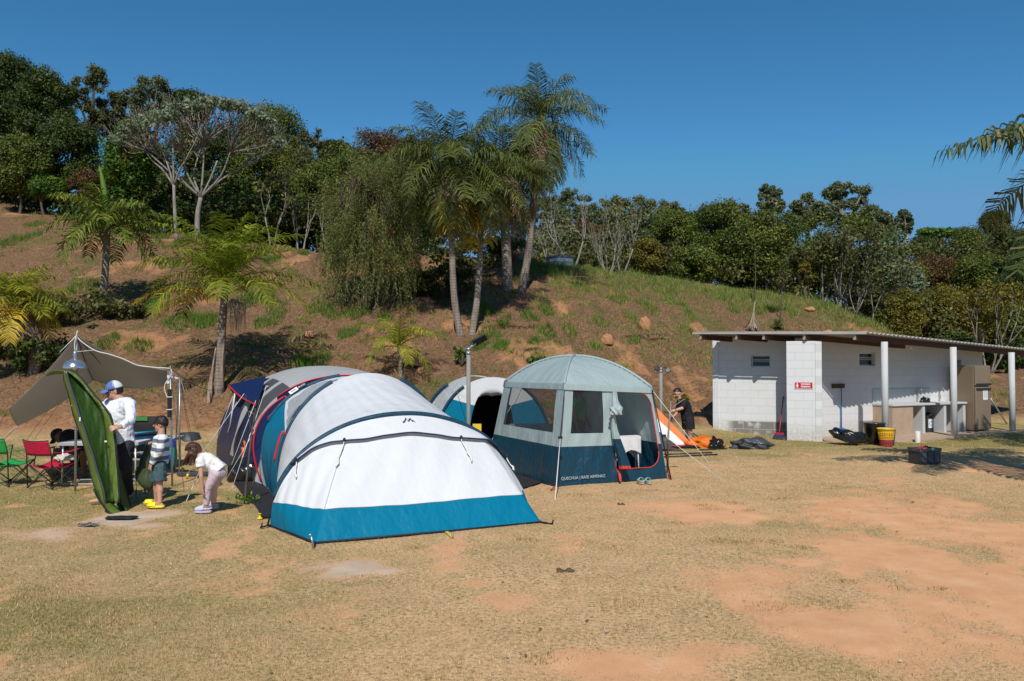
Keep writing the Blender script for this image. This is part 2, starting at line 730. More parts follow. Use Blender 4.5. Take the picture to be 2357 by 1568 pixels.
# ------------------------------------------------------------ grass
def quads_mesh(name, verts, nper, rn, mats, nfaces=None):
    """verts (N*nper,3): N faces of nper corners, rn (N,) per-face random"""
    N = len(verts) // nper
    me = bpy.data.meshes.new(name)
    me.vertices.add(len(verts))
    me.vertices.foreach_set('co', np.ascontiguousarray(verts, np.float32).ravel())
    me.loops.add(N * nper)
    me.loops.foreach_set('vertex_index', np.arange(N * nper, dtype=np.int32))
    me.polygons.add(N)
    me.polygons.foreach_set('loop_start', np.arange(0, N * nper, nper, dtype=np.int32))
    me.update()
    at = me.attributes.new('rnd', 'FLOAT', 'FACE')
    at.data.foreach_set('value', np.ascontiguousarray(rn, np.float32))
    return me


def blades(x, y, h, wd, lean, rn, z=None):
    n = len(x)
    z = TZa(x, y) if z is None else z
    a = NR.uniform(0, 2 * PI, n)
    b = NR.uniform(0, 2 * PI, n)
    dx, dy = np.cos(a) * wd / 2, np.sin(a) * wd / 2
    lx, ly = np.cos(b) * lean * h, np.sin(b) * lean * h
    P = np.zeros((n, 3, 3))
    P[:, 0] = np.stack([x - dx, y - dy, z - .005], -1)
    P[:, 1] = np.stack([x + dx, y + dy, z - .005], -1)
    P[:, 2] = np.stack([x + lx, y + ly, z + h * np.sqrt(np.clip(1 - lean ** 2 * .6, .1, 1))], -1)
    return P.reshape(-1, 3)


leafmat('lawn_grass', (.17, .16, .05), (.60, .405, .20), (.82, .61, .36), .25, .8, .1)
leafmat('hill_grass', (.05, .12, .010), (.11, .225, .02), (.40, .36, .12), .3, .6, .2)
# short dry lawn, denser near the camera
N = 430000
y = 4.3 + (NR.random(N) ** 1.9) * 19
x = NR.uniform(-.86, .86, N) * y
z = TZa(x, y)
dm, pm, gm, hm, ghm, om = masks(x, y, z)
keep = (NR.random(N) > dm * 1.1 + .1 * (dm > .3)) & (hm < .4)
x, y, z, gm = x[keep], y[keep], z[keep], gm[keep]
n = len(x)
h = NR.uniform(.008, .024, n) * np.clip(.5 + .6 * gm + .7 * fbm(x * 7, y * 5, 88, 3), 0, 2)
rn = np.clip(NR.normal(.64, .26, n) - gm * .40 + (fbm(x * 9, y * 7, 89, 2) - .5) * .5, 0, 1)
lawn = quads_mesh('grass', blades(x, y, h, (.0036 + .0006 * y), NR.uniform(.2, .95, n), rn, z), 3, rn, None)
lo = link_mesh('grass', lawn, 'lawn_grass')
tag(lo, 'short dry yellowish lawn grass over the flat ground', 'grass', kind='stuff')

# green tufts: listed ones from the photograph, then a random scatter on the slope
tx, ty, tr = [], [], []
for u, v, r in [(62, 548, .75), (130, 462, .5), (605, 580, .55), (625, 600, .5), (700, 585, .3), (735, 712, .5), (765, 728, .45),
                (822, 726, .55), (800, 768, .4), (640, 712, .5), (600, 690, .6), (445, 738, .9), (410, 735, .6), (480, 745, .6),
                (620, 745, .6), (370, 548, .5), (420, 560, .5), (350, 700, .7), (195, 662, .7), (1225, 610, .8), (1300, 625, .8),
                (1245, 625, .9), (720, 838, .6), (690, 845, .4), (560, 700, .5), (1130, 775, .5), (1150, 800, .35), (1100, 800, .3),
                (1260, 770, .35), (1380, 745, .4), (1255, 720, .35), (1480, 700, .4), (1500, 720, .4), (1770, 712, .45), (1820, 720, .4),
                (1740, 720, .45), (1665, 690, .4), (1590, 730, .35), (1220, 735, .4), (1340, 665, .5), (1420, 690, .5), (1540, 690, .4),
                (1900, 705, .5), (1960, 720, .5), (1990, 745, .5), (1690, 715, .35), (1565, 700, .3), (1480, 755, .3), (1310, 760, .3),
                (1460, 790, .25), (1120, 720, .4), (1160, 745, .3), (320, 800, .5), (250, 790, .4), (390, 610, .6), (465, 600, .5),
                (80, 520, .6), (20, 560, .6), (1370, 800, .3), (1450, 730, .3), (1230, 790, .25), (1580, 760, .3), (885, 735, .3)]:
    g = onhill(u, v)
    k = int(520 * r)
    a = NR.uniform(0, 2 * PI, k)
    q = np.sqrt(NR.random(k)) * r * .85
    tx.append(g.x + np.cos(a) * q)
    ty.append(g.y + np.sin(a) * q * 1.2)
    tr.append(np.full(k, .24))
lx, ly, lh, ln = [], [], [], []
for u, v, r in [(1252, 1522, .16), (1660, 1246, .22), (1700, 1248, .16), (1420, 1262, .2), (1540, 1225, .14), (1640, 1172, .16), (1690, 1160, .14), (1620, 1164, .12), (1725, 1176, .1),
                (2070, 1355, .1), (2165, 1357, .08), (1560, 1205, .15), (1350, 1250, .2), (1210, 1245, .16), (960, 1262, .14), (570, 1165, .35), (330, 1400, .4), (130, 1430, .5), (60, 1380, .5), (200, 1455, .4),
                (1440, 1390, .2), (1760, 1245, .16), (1850, 1260, .14), (1790, 1395, .2), (1900, 1390, .2), (1950, 1340, .12), (1500, 1130, .2), (1580, 1120, .2), (1450, 1138, .2), (1330, 1140, .2), (1800, 1150, .2)]:
    g = G(u, v)
    k = int(900 * r)
    a, q = NR.uniform(0, 2 * PI, k), np.sqrt(NR.random(k)) * r
    lx.append(g.x + np.cos(a) * q * 1.4)
    ly.append(g.y + np.sin(a) * q)
    lh.append(NR.uniform(.02, .05, k) * (1.25 - q / r))
    ln.append(np.clip(NR.normal(.36, .18, k), 0, 1))
x, y, h, rn = (np.concatenate(q) for q in (lx, ly, lh, ln))
tag(link_mesh('grass', quads_mesh('grass', blades(x, y, h, .008 + .0003 * y, NR.uniform(.3, .9, len(x)), rn), 3, rn, None), 'lawn_grass'), 'scattered greener grass clumps on the worn lawn', 'grass', kind='stuff')
tt = [np.zeros(sum(len(q) for q in tx))]
for i in range(2600):
    X = NR.uniform(-26, 17)
    y0, zc = np.interp(X, _X, _Y0), np.interp(X, _X, _ZC)
    Y = y0 + .8 + NR.random() * (zc / .4)
    dens = fbm(np.array([X * .4]), np.array([Y * .4]), 77)[0]
    if dens < .47:
        continue
    k = int(NR.uniform(12, 55))
    r = NR.uniform(.06, .28)
    a = NR.uniform(0, 2 * PI, k)
    q = np.sqrt(NR.random(k)) * r
    tx.append(X + np.cos(a) * q)
    ty.append(Y + np.sin(a) * q)
    tr.append(np.full(k, NR.uniform(.06, .15)))
    tt.append(np.full(k, NR.uniform(-.25, .6)))
# tall grass along the eastern crest
k = 26000
X = NR.uniform(1.6, 16, k)
y0, zc = np.interp(X, _X, _Y0), np.interp(X, _X, _ZC)
t = 1.1 - NR.random(k) ** 1.1 * .8
Y = y0 + zc / .4 * t
ok = fbm(X * .9, Y * .9, 61, 3) + NR.uniform(-.12, .12, k) > .45
tx.append(X[ok])
ty.append(Y[ok])
tr.append(np.where(t[ok] > .75, NR.uniform(.12, .34, ok.sum()), NR.uniform(.06, .14, ok.sum())))
x, y, h = np.concatenate(tx), np.concatenate(ty), np.concatenate(tr)
tt = np.concatenate(tt)
tt = np.concatenate([tt, np.zeros(len(x) - len(tt))])
h = h * NR.uniform(.6, 1.35, len(x))
rn = np.clip(NR.normal(.42, .22, len(x)) + tt + np.where((x > 1.6) & (y > 27), .3, 0), 0, 1)
lo = link_mesh('grass', quads_mesh('grass', blades(x, y, h, .022, NR.uniform(.15, .8, len(x)), rn), 3, rn, None), 'hill_grass')
tag(lo, 'green grass tufts growing over the earthy hillside', 'grass', kind='stuff')

# dry stalks and leaf litter lying over the slope
k = 90000
X = NR.uniform(-27, 16, k)
y0, zc = np.interp(X, _X, _Y0), np.interp(X, _X, _ZC)
Y = y0 + .3 + NR.random(k) * (zc / .4 + 1)
ok = fbm(X * .8, Y * .8, 91, 3) + NR.uniform(-.2, .2, k) > .45
X, Y = X[ok], Y[ok]
k = len(X)
Z = TZa(X, Y)
a = NR.uniform(0, 2 * PI, k)
L = NR.uniform(.05, .2, k)
W = NR.uniform(.006, .02, k)
dx, dy = np.cos(a), np.sin(a) * .92
slope = .38 * np.clip(Z / .6, 0, 1)
Q = np.zeros((k, 4, 3))
lift = NR.uniform(.005, .05, k)
tilt = NR.normal(0, .18, k)
for c, (sl_, sw) in enumerate(((-.5, 0), (0, .5), (.5, 0), (0, -.5))):
    ox, oy = dx * L * sl_ - dy * W * sw, dy * L * sl_ + dx * W * sw
    Q[:, c] = np.stack([X + ox, Y + oy, Z + lift + slope * oy + tilt * L * sl_], -1)
leafmat('straw', (.06, .034, .016), (.23, .132, .066), (.50, .345, .195), .1, .9, .05)
rn = np.clip(NR.normal(.5, .25, k), 0, 1)
tag(link_mesh('dry_litter', quads_mesh('dry_litter', Q.reshape(-1, 3), 4, rn, None), 'straw'), 'dry stalks and leaf litter strewn over the slope', 'litter', kind='stuff')

# fallen leaves, twigs and pebbles on the lawn
k = 260
y = 4.4 + NR.random(k) ** 1.6 * 16
x = NR.uniform(-.65, .65, k) * y
P = np.stack([x, y, TZa(x, y) + .014], -1)
d = np.stack([NR.normal(0, .15, k), NR.normal(-.2, .15, k), np.ones(k)], -1)
d /= np.linalg.norm(d, axis=1, keepdims=True)
a = NR.uniform(0, 2 * PI, k)
t1 = np.stack([np.cos(a), np.sin(a), -(d[:, 0] * np.cos(a) + d[:, 1] * np.sin(a))], -1)
t2 = np.cross(d, t1)
L = (NR.uniform(.007, .022, k) * (1 + (NR.random(k) < .05)))[:, None]
W = L * np.where(NR.random(k) < .3, .12, NR.uniform(.35, .7, k))[:, None]
Q = np.stack([P - t1 * L, P + t2 * W + d * W * .3, P + t1 * L, P - t2 * W + d * W * .3], 1).reshape(-1, 3)
leafmat('fallen_leaf', (.08, .05, .03), (.24, .14, .07), (.55, .45, .33), .1, .9, .1)
tag(link_mesh('leaf_litter', quads_mesh('leaf_litter', Q, 4, NR.random(k), None), 'fallen_leaf'), 'small fallen leaves and twigs scattered over the lawn', 'litter', kind='stuff')
# ------------------------------------------------------------ washroom building
KD = 2357 / 3840


def bx(x, y):            # close-up of the building -> photograph position
    return (2600 + x * .52609) * KD, (1200 + y * .52609) * KD


def z4(x, y):            # the closer close-up of its right half
    return (3000 + x * .35639) * KD, (1280 + y * .35639) * KD


def block_paint(name, worn):
    m, nt, out = new_mat(name)
    uv = nd(nt, 'ShaderNodeUVMap')
    uv.uv_map = 'UVMap'
    br = nd(nt, 'ShaderNodeTexBrick')
    lk(nt, uv.outputs[0], br.inputs['Vector'])
    for k, v in {'Scale': 1.0, 'Mortar Size': .006, 'Mortar Smooth': .3, 'Bias': 0, 'Brick Width': .4, 'Row Height': .2}.items():
        br.inputs[k].default_value = v
    br.inputs['Color1'].default_value = (0, 0, 0, 1)
    br.inputs['Color2'].default_value = (1, 1, 1, 1)
    br.inputs['Mortar'].default_value = (.5, .5, .5, 1)
    n1 = noise(nt, 2.0, uv.outputs[0], 6, .6)
    n2 = noise(nt, 14, uv.outputs[0], 5, .7)
    base = mixc(nt, n1, (.58, .59, .60), (.71, .71, .70))
    base = mixc(nt, br.outputs['Color'], base, (.66, .665, .67))
    base = mixc(nt, br.outputs['Fac'], base, (.57, .57, .57))
    sx = nd(nt, 'ShaderNodeSeparateXYZ')
    lk(nt, uv.outputs[0], sx.inputs[0])
    low = ramp(nt, sx.outputs['Y'], [(0.0, 1.0), (.18, .8), (.5, 0.0)])
    dirt = nd(nt, 'ShaderNodeMath', operation='MULTIPLY')
    lk(nt, low, dirt.inputs[0])
    lk(nt, ramp(nt, n2, [(.32, 0.0), (.6, .9)]), dirt.inputs[1])
    base = mixc(nt, dirt.outputs[0], base, (.42, .38, .33))
    if worn:
        # two bottom courses where the paint has come off the grey blocks
        hgt = ramp(nt, sx.outputs['Y'], [(0.02, 0.0), (.05, 1.0), (.39, 1.0), (.42, 0.0)])
        if worn > 1:
            wx = ramp(nt, nd_mul(nt, sx.outputs['X'], .15), [(.22, 0.0), (.25, 1.0), (.33, 1.0), (.36, 0.0)])
        else:
            wx = ramp(nt, nd_mul(nt, sx.outputs['X'], .3), [(.1, 0.0), (.17, 1.0), (1, 1.0)])
        pa = ramp(nt, n1, [(.36, 0.0), (.46, 1.0)])
        a = mul2(nt, mul2(nt, hgt, wx), pa)
        inv = nd(nt, 'ShaderNodeMath', operation='SUBTRACT')
        inv.inputs[0].default_value = 1
        lk(nt, br.outputs['Fac'], inv.inputs[1])
        a = mul2(nt, a, inv.outputs[0])
        base = mixc(nt, a, base, (.19, .185, .17))
    p = nd(nt, 'ShaderNodeBsdfPrincipled')
    lk(nt, base, p.inputs['Base Color'])
    p.inputs['Roughness'].default_value = .7
    h = nd(nt, 'ShaderNodeMath', operation='MULTIPLY_ADD')
    lk(nt, br.outputs['Fac'], h.inputs[0])
    h.inputs[1].default_value = -1.0
    lk(nt, nd_mul(nt, n2, .35), h.inputs[2])
    lk(nt, bump(nt, h.outputs[0], .45, .008), p.inputs['Normal'])
    lk(nt, p.outputs[0], out.inputs[0])


def nd_mul(nt, a, k):
    n = nd(nt, 'ShaderNodeMath', operation='MULTIPLY')
    lk(nt, a, n.inputs[0])
    n.inputs[1].default_value = k
    return n.outputs[0]


def mul2(nt, a, b):
    n = nd(nt, 'ShaderNodeMath', operation='MULTIPLY')
    lk(nt, a, n.inputs[0])
    lk(nt, b, n.inputs[1])
    return n.outputs[0]


block_paint('block_paint', 0)
block_paint('block_worn', 1)
block_paint('block_patch', 2)
plain('concrete', (.42, .40, .37), .9, .2, 5, bstr=.4, bscale=60)
plain('concrete_white', (.52, .53, .53), .8, .12, 4, bstr=.2)
plain('warm_concrete', (.42, .31, .22), .9, .25, 4, bstr=.4)
plain('brown_timber', (.085, .04, .025), .7, .35, 6, bstr=.3, stretch=(1, 1, 6))
plain('timber_end', (.42, .36, .3), .8, .2, 20)
plain('fibre_sheet', (.36, .345, .325), .85, .22, 3, bstr=.3)
plain('window_dark', (.012, .013, .014), .15, .2, spec=.6)
plain('alu_frame', (.6, .61, .62), .4, .05, metal=.3)
plain('fridge_beige', (.215, .16, .11), .3, .06, 3, bstr=0, spec=.5)
plain('paper', (.78, .78, .76), .8, .03)
plain('sign_red', (.55, .012, .03), .35, .04)
plain('broom_red', (.42, .01, .04), .4, .05)
plain('bristle_blue', (.03, .05, .09), .9, .3, 80)
plain('squeegee_blue', (.02, .17, .5), .4, .06)
plain('bag_black', (.012, .012, .013), .22, .2, 9, bstr=.9, bscale=9, spec=.6)
plain('basket_yellow', (.82, .5, .02), .4, .06)
plain('basket_red', (.42, .05, .06), .5, .08)
plain('bin_blue', (.03, .2, .45), .4, .06)
plain('crate_grey', (.085, .09, .095), .5, .12, 6)
plain('crate_dark', (.045, .047, .05), .5, .12, 6)
plain('pipe_cream', (.62, .58, .5), .5, .06)
plain('bulb_glass', (.8, .8, .78), .2, .02, bstr=0)

dl = V((.891, -.454, 0)).normalized()
dr = V((.886, .464, 0)).normalized()
nl = V((dl.y, -dl.x, 0))      # outward, towards the camera
nr_ = V((dr.y, -dr.x, 0))
W0 = V((5.43, 23.1, 0))
P0, P1 = G(*bx(668, 860)), G(*bx(920, 868))
dp = (P1 - P0).normalized()
npil = V((dp.y, -dp.x, 0))
K = P1 - npil * .9 - dp * .12
K.z = 0
dl = (K - W0).normalized()
nl = V((dl.y, -dl.x, 0))
E = K + dr * 6.75


def hit(u, v, p, n):
    """where the sight line meets the vertical plane through p with normal n"""
    r = ray(u, v)
    o = V((0, 0, CAMH))
    return o + r * ((p - o).dot(n) / r.dot(n))


A_ = D(1597, 768.5, 22.3)
u_b = bx(1240, 100)
pb = hit(u_b[0], u_b[1], A_, V((dl.y, -dl.x, 0)))
B_ = pb
C_ = D(2357, 806, 24.75)
e1, e2 = B_ - A_, C_ - B_
L1_, L2_ = e1.length, e2.length


def roof_pt(s, t):
    return A_ + e1 * s + e2 * t


def roofz(p):
    n = e1.cross(e2)
    d = p - A_
    return A_.z - (n.x * d.x + n.y * d.y) / n.z


bld = thing('washroom_building', 'low white painted block washroom building with corrugated roof and porch columns', 'building', W0)


def wall(name, p0, p1, top, holes=(), mat='block_paint', thick=.15, nrm=None):
    """upright sheet p0->p1 (outer face), window openings cut out, thickness behind; own UV in metres"""
    d = p1 - p0
    L = d.length
    d = d / L
    ss = sorted({0, L, *[h[0] for h in holes], *[h[1] for h in holes]})
    zs = sorted({0, 1.0, *[h[2] for h in holes], *[h[3] for h in holes]})
    vs, fs, uvs = [], [], []
    rows = zs + ['top']
    for z in rows:
        for s in ss:
            p = p0 + d * s
            zz = (top(p) if callable(top) else top) if z == 'top' else z
            vs.append((p.x, p.y, zz - (.02 if z == 0 else 0)))
            uvs.append((s, zz))
    n = len(ss)
    for i in range(len(rows) - 1):
        for j in range(n - 1):
            sm, zm = (ss[j] + ss[j + 1]) / 2, ((zs[i] + zs[i + 1]) / 2 if i + 1 < len(zs) else 9)
            if any(h[0] < sm < h[1] and h[2] < zm < h[3] for h in holes):
                continue
            fs.append([i * n + j, i * n + j + 1, (i + 1) * n + j + 1, (i + 1) * n + j])
    me = bpy.data.meshes.new(name)
    me.from_pydata(vs, [], fs)
    ul = me.uv_layers.new(name='UVMap')
    for lp in me.loops:
        ul.data[lp.index].uv = uvs[lp.vertex_index]
    o = link_mesh(name, me, mat, bld)
    md = o.modifiers.new('thick', 'SOLIDIFY')
    md.thickness = thick
    md.offset = -1
    return o


def hole(pts, p0, d, n):
    hs = [hit(*bx(*q), p0, n) for q in pts]
    s = [(h - p0).dot(d) for h in hs]
    z = [h.z for h in hs]
    return (min(s), max(s), min(z), max(z))


hl = hole([(412, 252), (549, 336)], W0, dl, nl)
hr1 = hole([(1183, 233), (1298, 328)], K, dr, nr_)
hr3 = hole([(1846, 284), (1910, 366)], K, dr, nr_)
wtop = lambda p: roofz(p) - .03
wall('wall', W0, K, wtop, [hl], 'block_worn')
wall('wall', K, E, wtop, [hr1, hr3], 'block_patch')
wall('wall', P0, P1, 2.46)
wall('wall', P1, K - nr_ * .0 , 2.46)
back = V((-.454, .886, 0))
wall('wall', E, E + V((-.36, .93, 0)) * 2.2, wtop)
wall('wall', W0 + V((.55, .83, 0)) * 2.2, W0, wtop)
wall('wall', E + V((-.36, .93, 0)) * 2.2, W0 + V((.55, .83, 0)) * 2.2, wtop)
m = MB()
m.prism([P0 + V((0, 0, 2.462)) - npil * .15, P0 + V((0, 0, 2.462)), P1 + V((0, 0, 2.462)), K + V((0, 0, 2.462)), K - dp * .15 + V((0, 0, 2.462)), P1 - dp * .15 - npil * .15 + V((0, 0, 2.462))], (0, 0, .02))
m.build('wall_cap', 'white_paint', bld)


def window(h, p0, d, n, open_=True):
    s0, s1, z0, z1 = h
    mid = p0 + d * (s0 + s1) / 2 - n * .10
    Lw = s1 - s0
    f = MB()
    rz = math.atan2(d.y, d.x)
    for z in (z0 + .015, z1 - .015):
        f.box(mid + V((0, 0, z)), (Lw - .004, .03, .03), rz)
    for s in (s0 + .017, s1 - .017):
        f.box(p0 + d * s - n * .10 + V((0, 0, (z0 + z1) / 2)), (.03, .03, z1 - z0 - .064), rz)
    o = f.build('window', 'alu_frame', bld)
    g = MB()
    g.box(mid - n * .03 + V((0, 0, (z0 + z1) / 2)), (Lw, .01, z1 - z0), rz)
    g.build('pane', 'window_dark', o)
    s = MB()
    for k, t in ((.62, .03), (.48, .012)):
        s.box(mid + n * t + V((0, 0, z0 + (z1 - z0) * k)), (Lw - .07, .05, .014), rz, M=Matrix.Rotation(rz, 3, 'Z') @ Matrix.Rotation(R(-25), 3, 'X'))
    s.build('slat', 'alu_frame', o)


window(hl, W0, dl, nl)
window(hr1, K, dr, nr_)
window(hr3, K, dr, nr_)

# roof: corrugated sheet, waves run across the eave
m = MB()
tmax = 1.22
nw = int(L2_ * tmax / .177)
for side in (0,):
    P = []
    for i in range(3):
        s = i / 2
        row = []
        for j in range(nw * 8 + 1):
            t = j / (nw * 8) * tmax
            row.append(roof_pt(s, t) + V((0, 0, .022 * math.sin(2 * PI * j / 8) + .035)))
        P.append(row)
    m.grid(P)
roof = m.build('roof', 'fibre_sheet', bld, solid=.008)
m = MB()
a, b = roof_pt(-.004, -.004) + V((0, 0, .012)), roof_pt(1.0, -.004) + V((0, 0, .012))
m.bar(a, b, .03, .04)
m.build('verge_board', 'fibre_sheet', roof)
# purlins: dark timber with pale sawn ends sticking out at the verge
for cx in (45, 300, 495, 785, 1145):
    u, v = bx(cx, 112)
    h = hit(u, v, A_, V((e1.y, -e1.x, 0)))
    s = (h - A_).dot(e1) / L1_ ** 2
    p, q = roof_pt(s, .004), roof_pt(s, tmax * (1 if cx > 1100 else .55))
    off = V((0, 0, -.075))
    mm = MB()
    mm.bar(p + off, q + off, .07, .14)
    o = mm.build('purlin', 'brown_timber', bld)
    mm = MB()
    dq = (q - p).normalized()
    mm.bar(p + off - dq * .012, p + off - dq * .002, .068, .136)
    mm.build('sawn_end', 'timber_end', o)
for cx, cy in ((1369, 876), (1860, 838), (2275, 803)):
    g = G(*bx(cx, cy))
    if cx < 1400:
        g = g * 1.012
    z1 = roofz(g) - .14
    mm = MB()
    mm.tube([g + V((0, 0, -.05)), g + V((0, 0, z1))], .08, 20)
    mm.build('column', 'concrete_white', bld)

# pavement round the building
m = MB()
q0 = P1 + npil * .25
pts = [K + V((0, 0, 0)), P1 + dp * .05, P1 + dp * .25 + npil * .15, G(*bx(1560, 868)), G(*bx(2300, 808)), G(*bx(2420, 790)), E + dr * 1.2 + V((0, .6, 0))]
m.prism([V((p.x, p.y, -.05)) for p in pts], (0, 0, .09))
tag(m.build('pavement', 'warm_concrete', None), 'worn concrete apron under the porch of the washroom', 'pavement', kind='structure')
m = MB()
pts = [W0 + nl * .3 - dl * .25, K + nl * .55 - dl * .1, K, W0 - dl * .2]
m.prism([V((p.x, p.y, -.05)) for p in pts], (0, 0, .075))
tag(m.build('pavement', 'warm_concrete', None), 'narrow concrete ledge along the washroom side wall', 'pavement', kind='structure')

# sign
fc = hit(*bx(787, 467), P0, npil) + npil * .012
w_, h_ = .43, .165
sg = thing('sign', 'red changing room sign with white lettering on the white block pillar', 'sign', fc)
m = MB()
rzp = math.atan2(dp.y, dp.x)
m.box(fc, (w_, .008, h_), rzp)
m.build('board', 'sign_red', sg, bevel=.002)
m = MB()
for a, b, c, d_ in ((0, h_ / 2 - .006, w_ - .004, .007), (0, -h_ / 2 + .006, w_ - .004, .007)):
    m.box(fc + dp * a + npil * .0052 + V((0, 0, b)), (c, .002, d_), rzp)
for a in (-w_ / 2 + .006, w_ / 2 - .006):
    m.box(fc + dp * a + npil * .0052, (.007, .002, h_ - .022), rzp)
m.build('border', 'ink_white', sg)
m = MB()
ic = fc - dp * .15 + npil * .0052
rp = Matrix.Rotation(rzp, 3, 'Z')
m.ell(ic + V((0, 0, .05)), (.014, .002, .014), 12, 8, M=rp)
m.prism([ic + dp * x + V((0, 0, z)) for x, z in ((-.012, .033), (.012, .033), (.03, -.02), (.014, -.022), (.012, -.062), (-.012, -.062), (-.014, -.022), (-.03, -.02))], npil * .002)
m.build('woman_symbol', 'ink_white', sg)
lettering('VESTIÁRIO', .053, fc + dp * .045 + npil * .0055 + V((0, 0, .030)), dp, (0, 0, 1), 'ink_white', sg, bold=.0015, space=.9)
lettering('FEMININO', .053, fc + dp * .045 + npil * .0055 + V((0, 0, -.032)), dp, (0, 0, 1), 'ink_white', sg, bold=.0015, space=.9)

# wash counter along the right wall
cf = K + nr_ * .62
S = lambda x, y=700: (hit(*bx(x, y), cf, nr_) - cf).dot(dr)
s0, s1, s2, s3, s4 = S(1420), S(1562), S(1640), S(1790), S(1942)
ct = thing('wash_counter', 'whitewashed concrete wash counter with open bays under the porch', 'counter', cf + dr * s0)
rzr = math.atan2(dr.y, dr.x)


def rb(m, sa, sb, da, db, za, zb, mi=0):
    """box in the right wall's frame: along, out from the wall, up"""
    c = K + dr * (sa + sb) / 2 + nr_ * (da + db) / 2 + V((0, 0, (za + zb) / 2))
    return m.box(c, (sb - sa, db - da, zb - za), rzr, mi)


m = MB()
rb(m, s0 - .02, s4 + .02, .003, .66, .80, .85)
m.build('top', 'concrete_white', ct, bevel=.006)
m = MB()
rb(m, s0, s1 + .03, .003, .62, .0, .798)
m.build('solid_end', 'warm_concrete', ct)
for sx in (s2 + .02, s3 + .03, s4 - .06):
    m = MB()
    rb(m, sx - .05, sx + .05, .003, .62, .0, .798)
    m.build('partition', 'concrete_white', ct)
m = MB()
rb(m, s0, s3 + .25, .003, .02, .852, 1.23)
m.build('splashback', 'concrete_white', ct)
for cx in (1590, 1750):
    hh = hit(*bx(cx, 560), K + nr_ * .02, nr_)
    sx = (hh - K).dot(dr)
    m = MB()
    b0 = K + dr * sx + nr_ * .05 + V((0, 0, .853))
    m.tube([b0, b0 + V((0, 0, .3))] + [b0 + V((0, 0, .3)) + nr_ * (.07 - .07 * math.cos(a)) + V((0, 0, .07 * math.sin(a))) for a in np.linspace(.3, PI, 7)], .012, 8)
    tag(m.build('tap', 'steel', ct))


def lump(name, c, r, mat, label, cat, jit=.25, rz=0, seed=1, group=None, flat=True):
    """a soft heap: dented ellipsoid resting on its base"""
    rg = random.Random(seed)
    bm = bmesh.new()
    bmesh.ops.create_icosphere(bm, subdivisions=4, radius=1)
    for v in bm.verts:
        n = v.co.normalized()
        k = 1 + jit * (math.sin(n.x * 4.1 + seed) * math.cos(n.y * 5.3 + seed * 2) + .6 * math.sin(n.z * 7 + n.x * 8 + seed) + .35 * math.sin(n.y * 15 + n.x * 11 + n.z * 9))
        v.co = V((n.x * r[0] * k, n.y * r[1] * k, max(n.z * r[2] * k, -r[2] * .45 if flat else -9)))
        if flat:
            v.co.z += r[2] * .45
    me = bpy.data.meshes.new(name)
    bm.to_mesh(me)
    bm.free()
    for p in me.polygons:
        p.use_smooth = True
    me.transform(Matrix.Rotation(rz, 4, 'Z'))
    me.transform(Matrix.Translation(V(c)))
    o = link_mesh(name, me, mat, None, c)
    return tag(o, label, cat, group) if label else o


hb = hit(*bx(1652, 614), K + nr_ * .35, nr_)
hb.z = .85
lump('plastic_bag', hb, (.13, .1, .1), 'bag_black', 'small black bag lying on top of the wash counter', 'bag', .2, seed=3)
hb = hit(*bx(1662, 760), K + nr_ * .3, nr_)
bn = thing('recycling_bin', 'white recycling bin with arrow symbol and black bag inside the counter bay', 'bin', (hb.x, hb.y, 0.04))
m = MB()
m.box((hb.x, hb.y, .24), (.26, .26, .4), rzr)
m.build('body', 'crate_dark', bn, bevel=.015)
m = MB()
m.box(V((hb.x, hb.y, .28)) + nr_ * .133, (.19, .004, .24), rzr)
m.build('label_plate', 'paper', bn)
m = MB()
cc = V((hb.x, hb.y, .28)) + nr_ * .137
for k in range(3):
    a0 = k * 2 * PI / 3 + .3
    m.tube([cc + dr * math.cos(a) * .055 + V((0, 0, math.sin(a) * .055)) for a in np.linspace(a0, a0 + 1.5, 8)], .009, 6)
m.build('arrow_symbol', 'bin_blue', bn)
lump('bin_liner', (hb.x, hb.y, .43), (.17, .15, .1), 'bag_black', None, None, .2, seed=5)
o = bpy.data.objects['bin_liner']
o.parent = bn
o.location = V((hb.x, hb.y, .43)) - V(bn.location)

# refrigerator
fb = G(*bx(2002, 806))
fr = thing('refrigerator', 'tall beige two door refrigerator against the porch wall', 'refrigerator', fb)
FW, FD, FH = .68, .62, 1.86
fcn = fb + dr * FW / 2 - nr_ * FD / 2
m = MB()
m.box(fcn + V((0, 0, .06 + (FH - .06) / 2)), (FW, FD, FH - .06), rzr)
m.build('cabinet', 'fridge_beige', fr, bevel=.015)
fd = fb + dr * FW / 2 + nr_ * .03
for za, zb in ((.08, 1.27), (1.30, FH)):
    m = MB()
    m.box(fd + V((0, 0, (za + zb) / 2)), (FW - .01, .055, zb - za - .01), rzr)
    d0 = m.build('door', 'fridge_beige', fr, bevel=.02)
    m = MB()
    zc_ = zb - .06 if za < 1 else za + .04
    m.box(fd + nr_ * .04 + V((0, 0, zc_)), (FW - .06, .03, .05), rzr)
    m.build('handle', 'black_metal', d0)
m = MB()
m.box(fd + nr_ * .031 + dr * .08 + V((0, 0, 1.06)), (.2, .004, .3), rzr)
pp = m.build('notice', 'paper', fr)
m = MB()
for k in range(7):
    m.box(fd + nr_ * .0335 + dr * .08 + V((0, 0, 1.15 - k * .03)), (.14, .002, .006), rzr)
m.build('printed_line', 'crate_grey', pp)

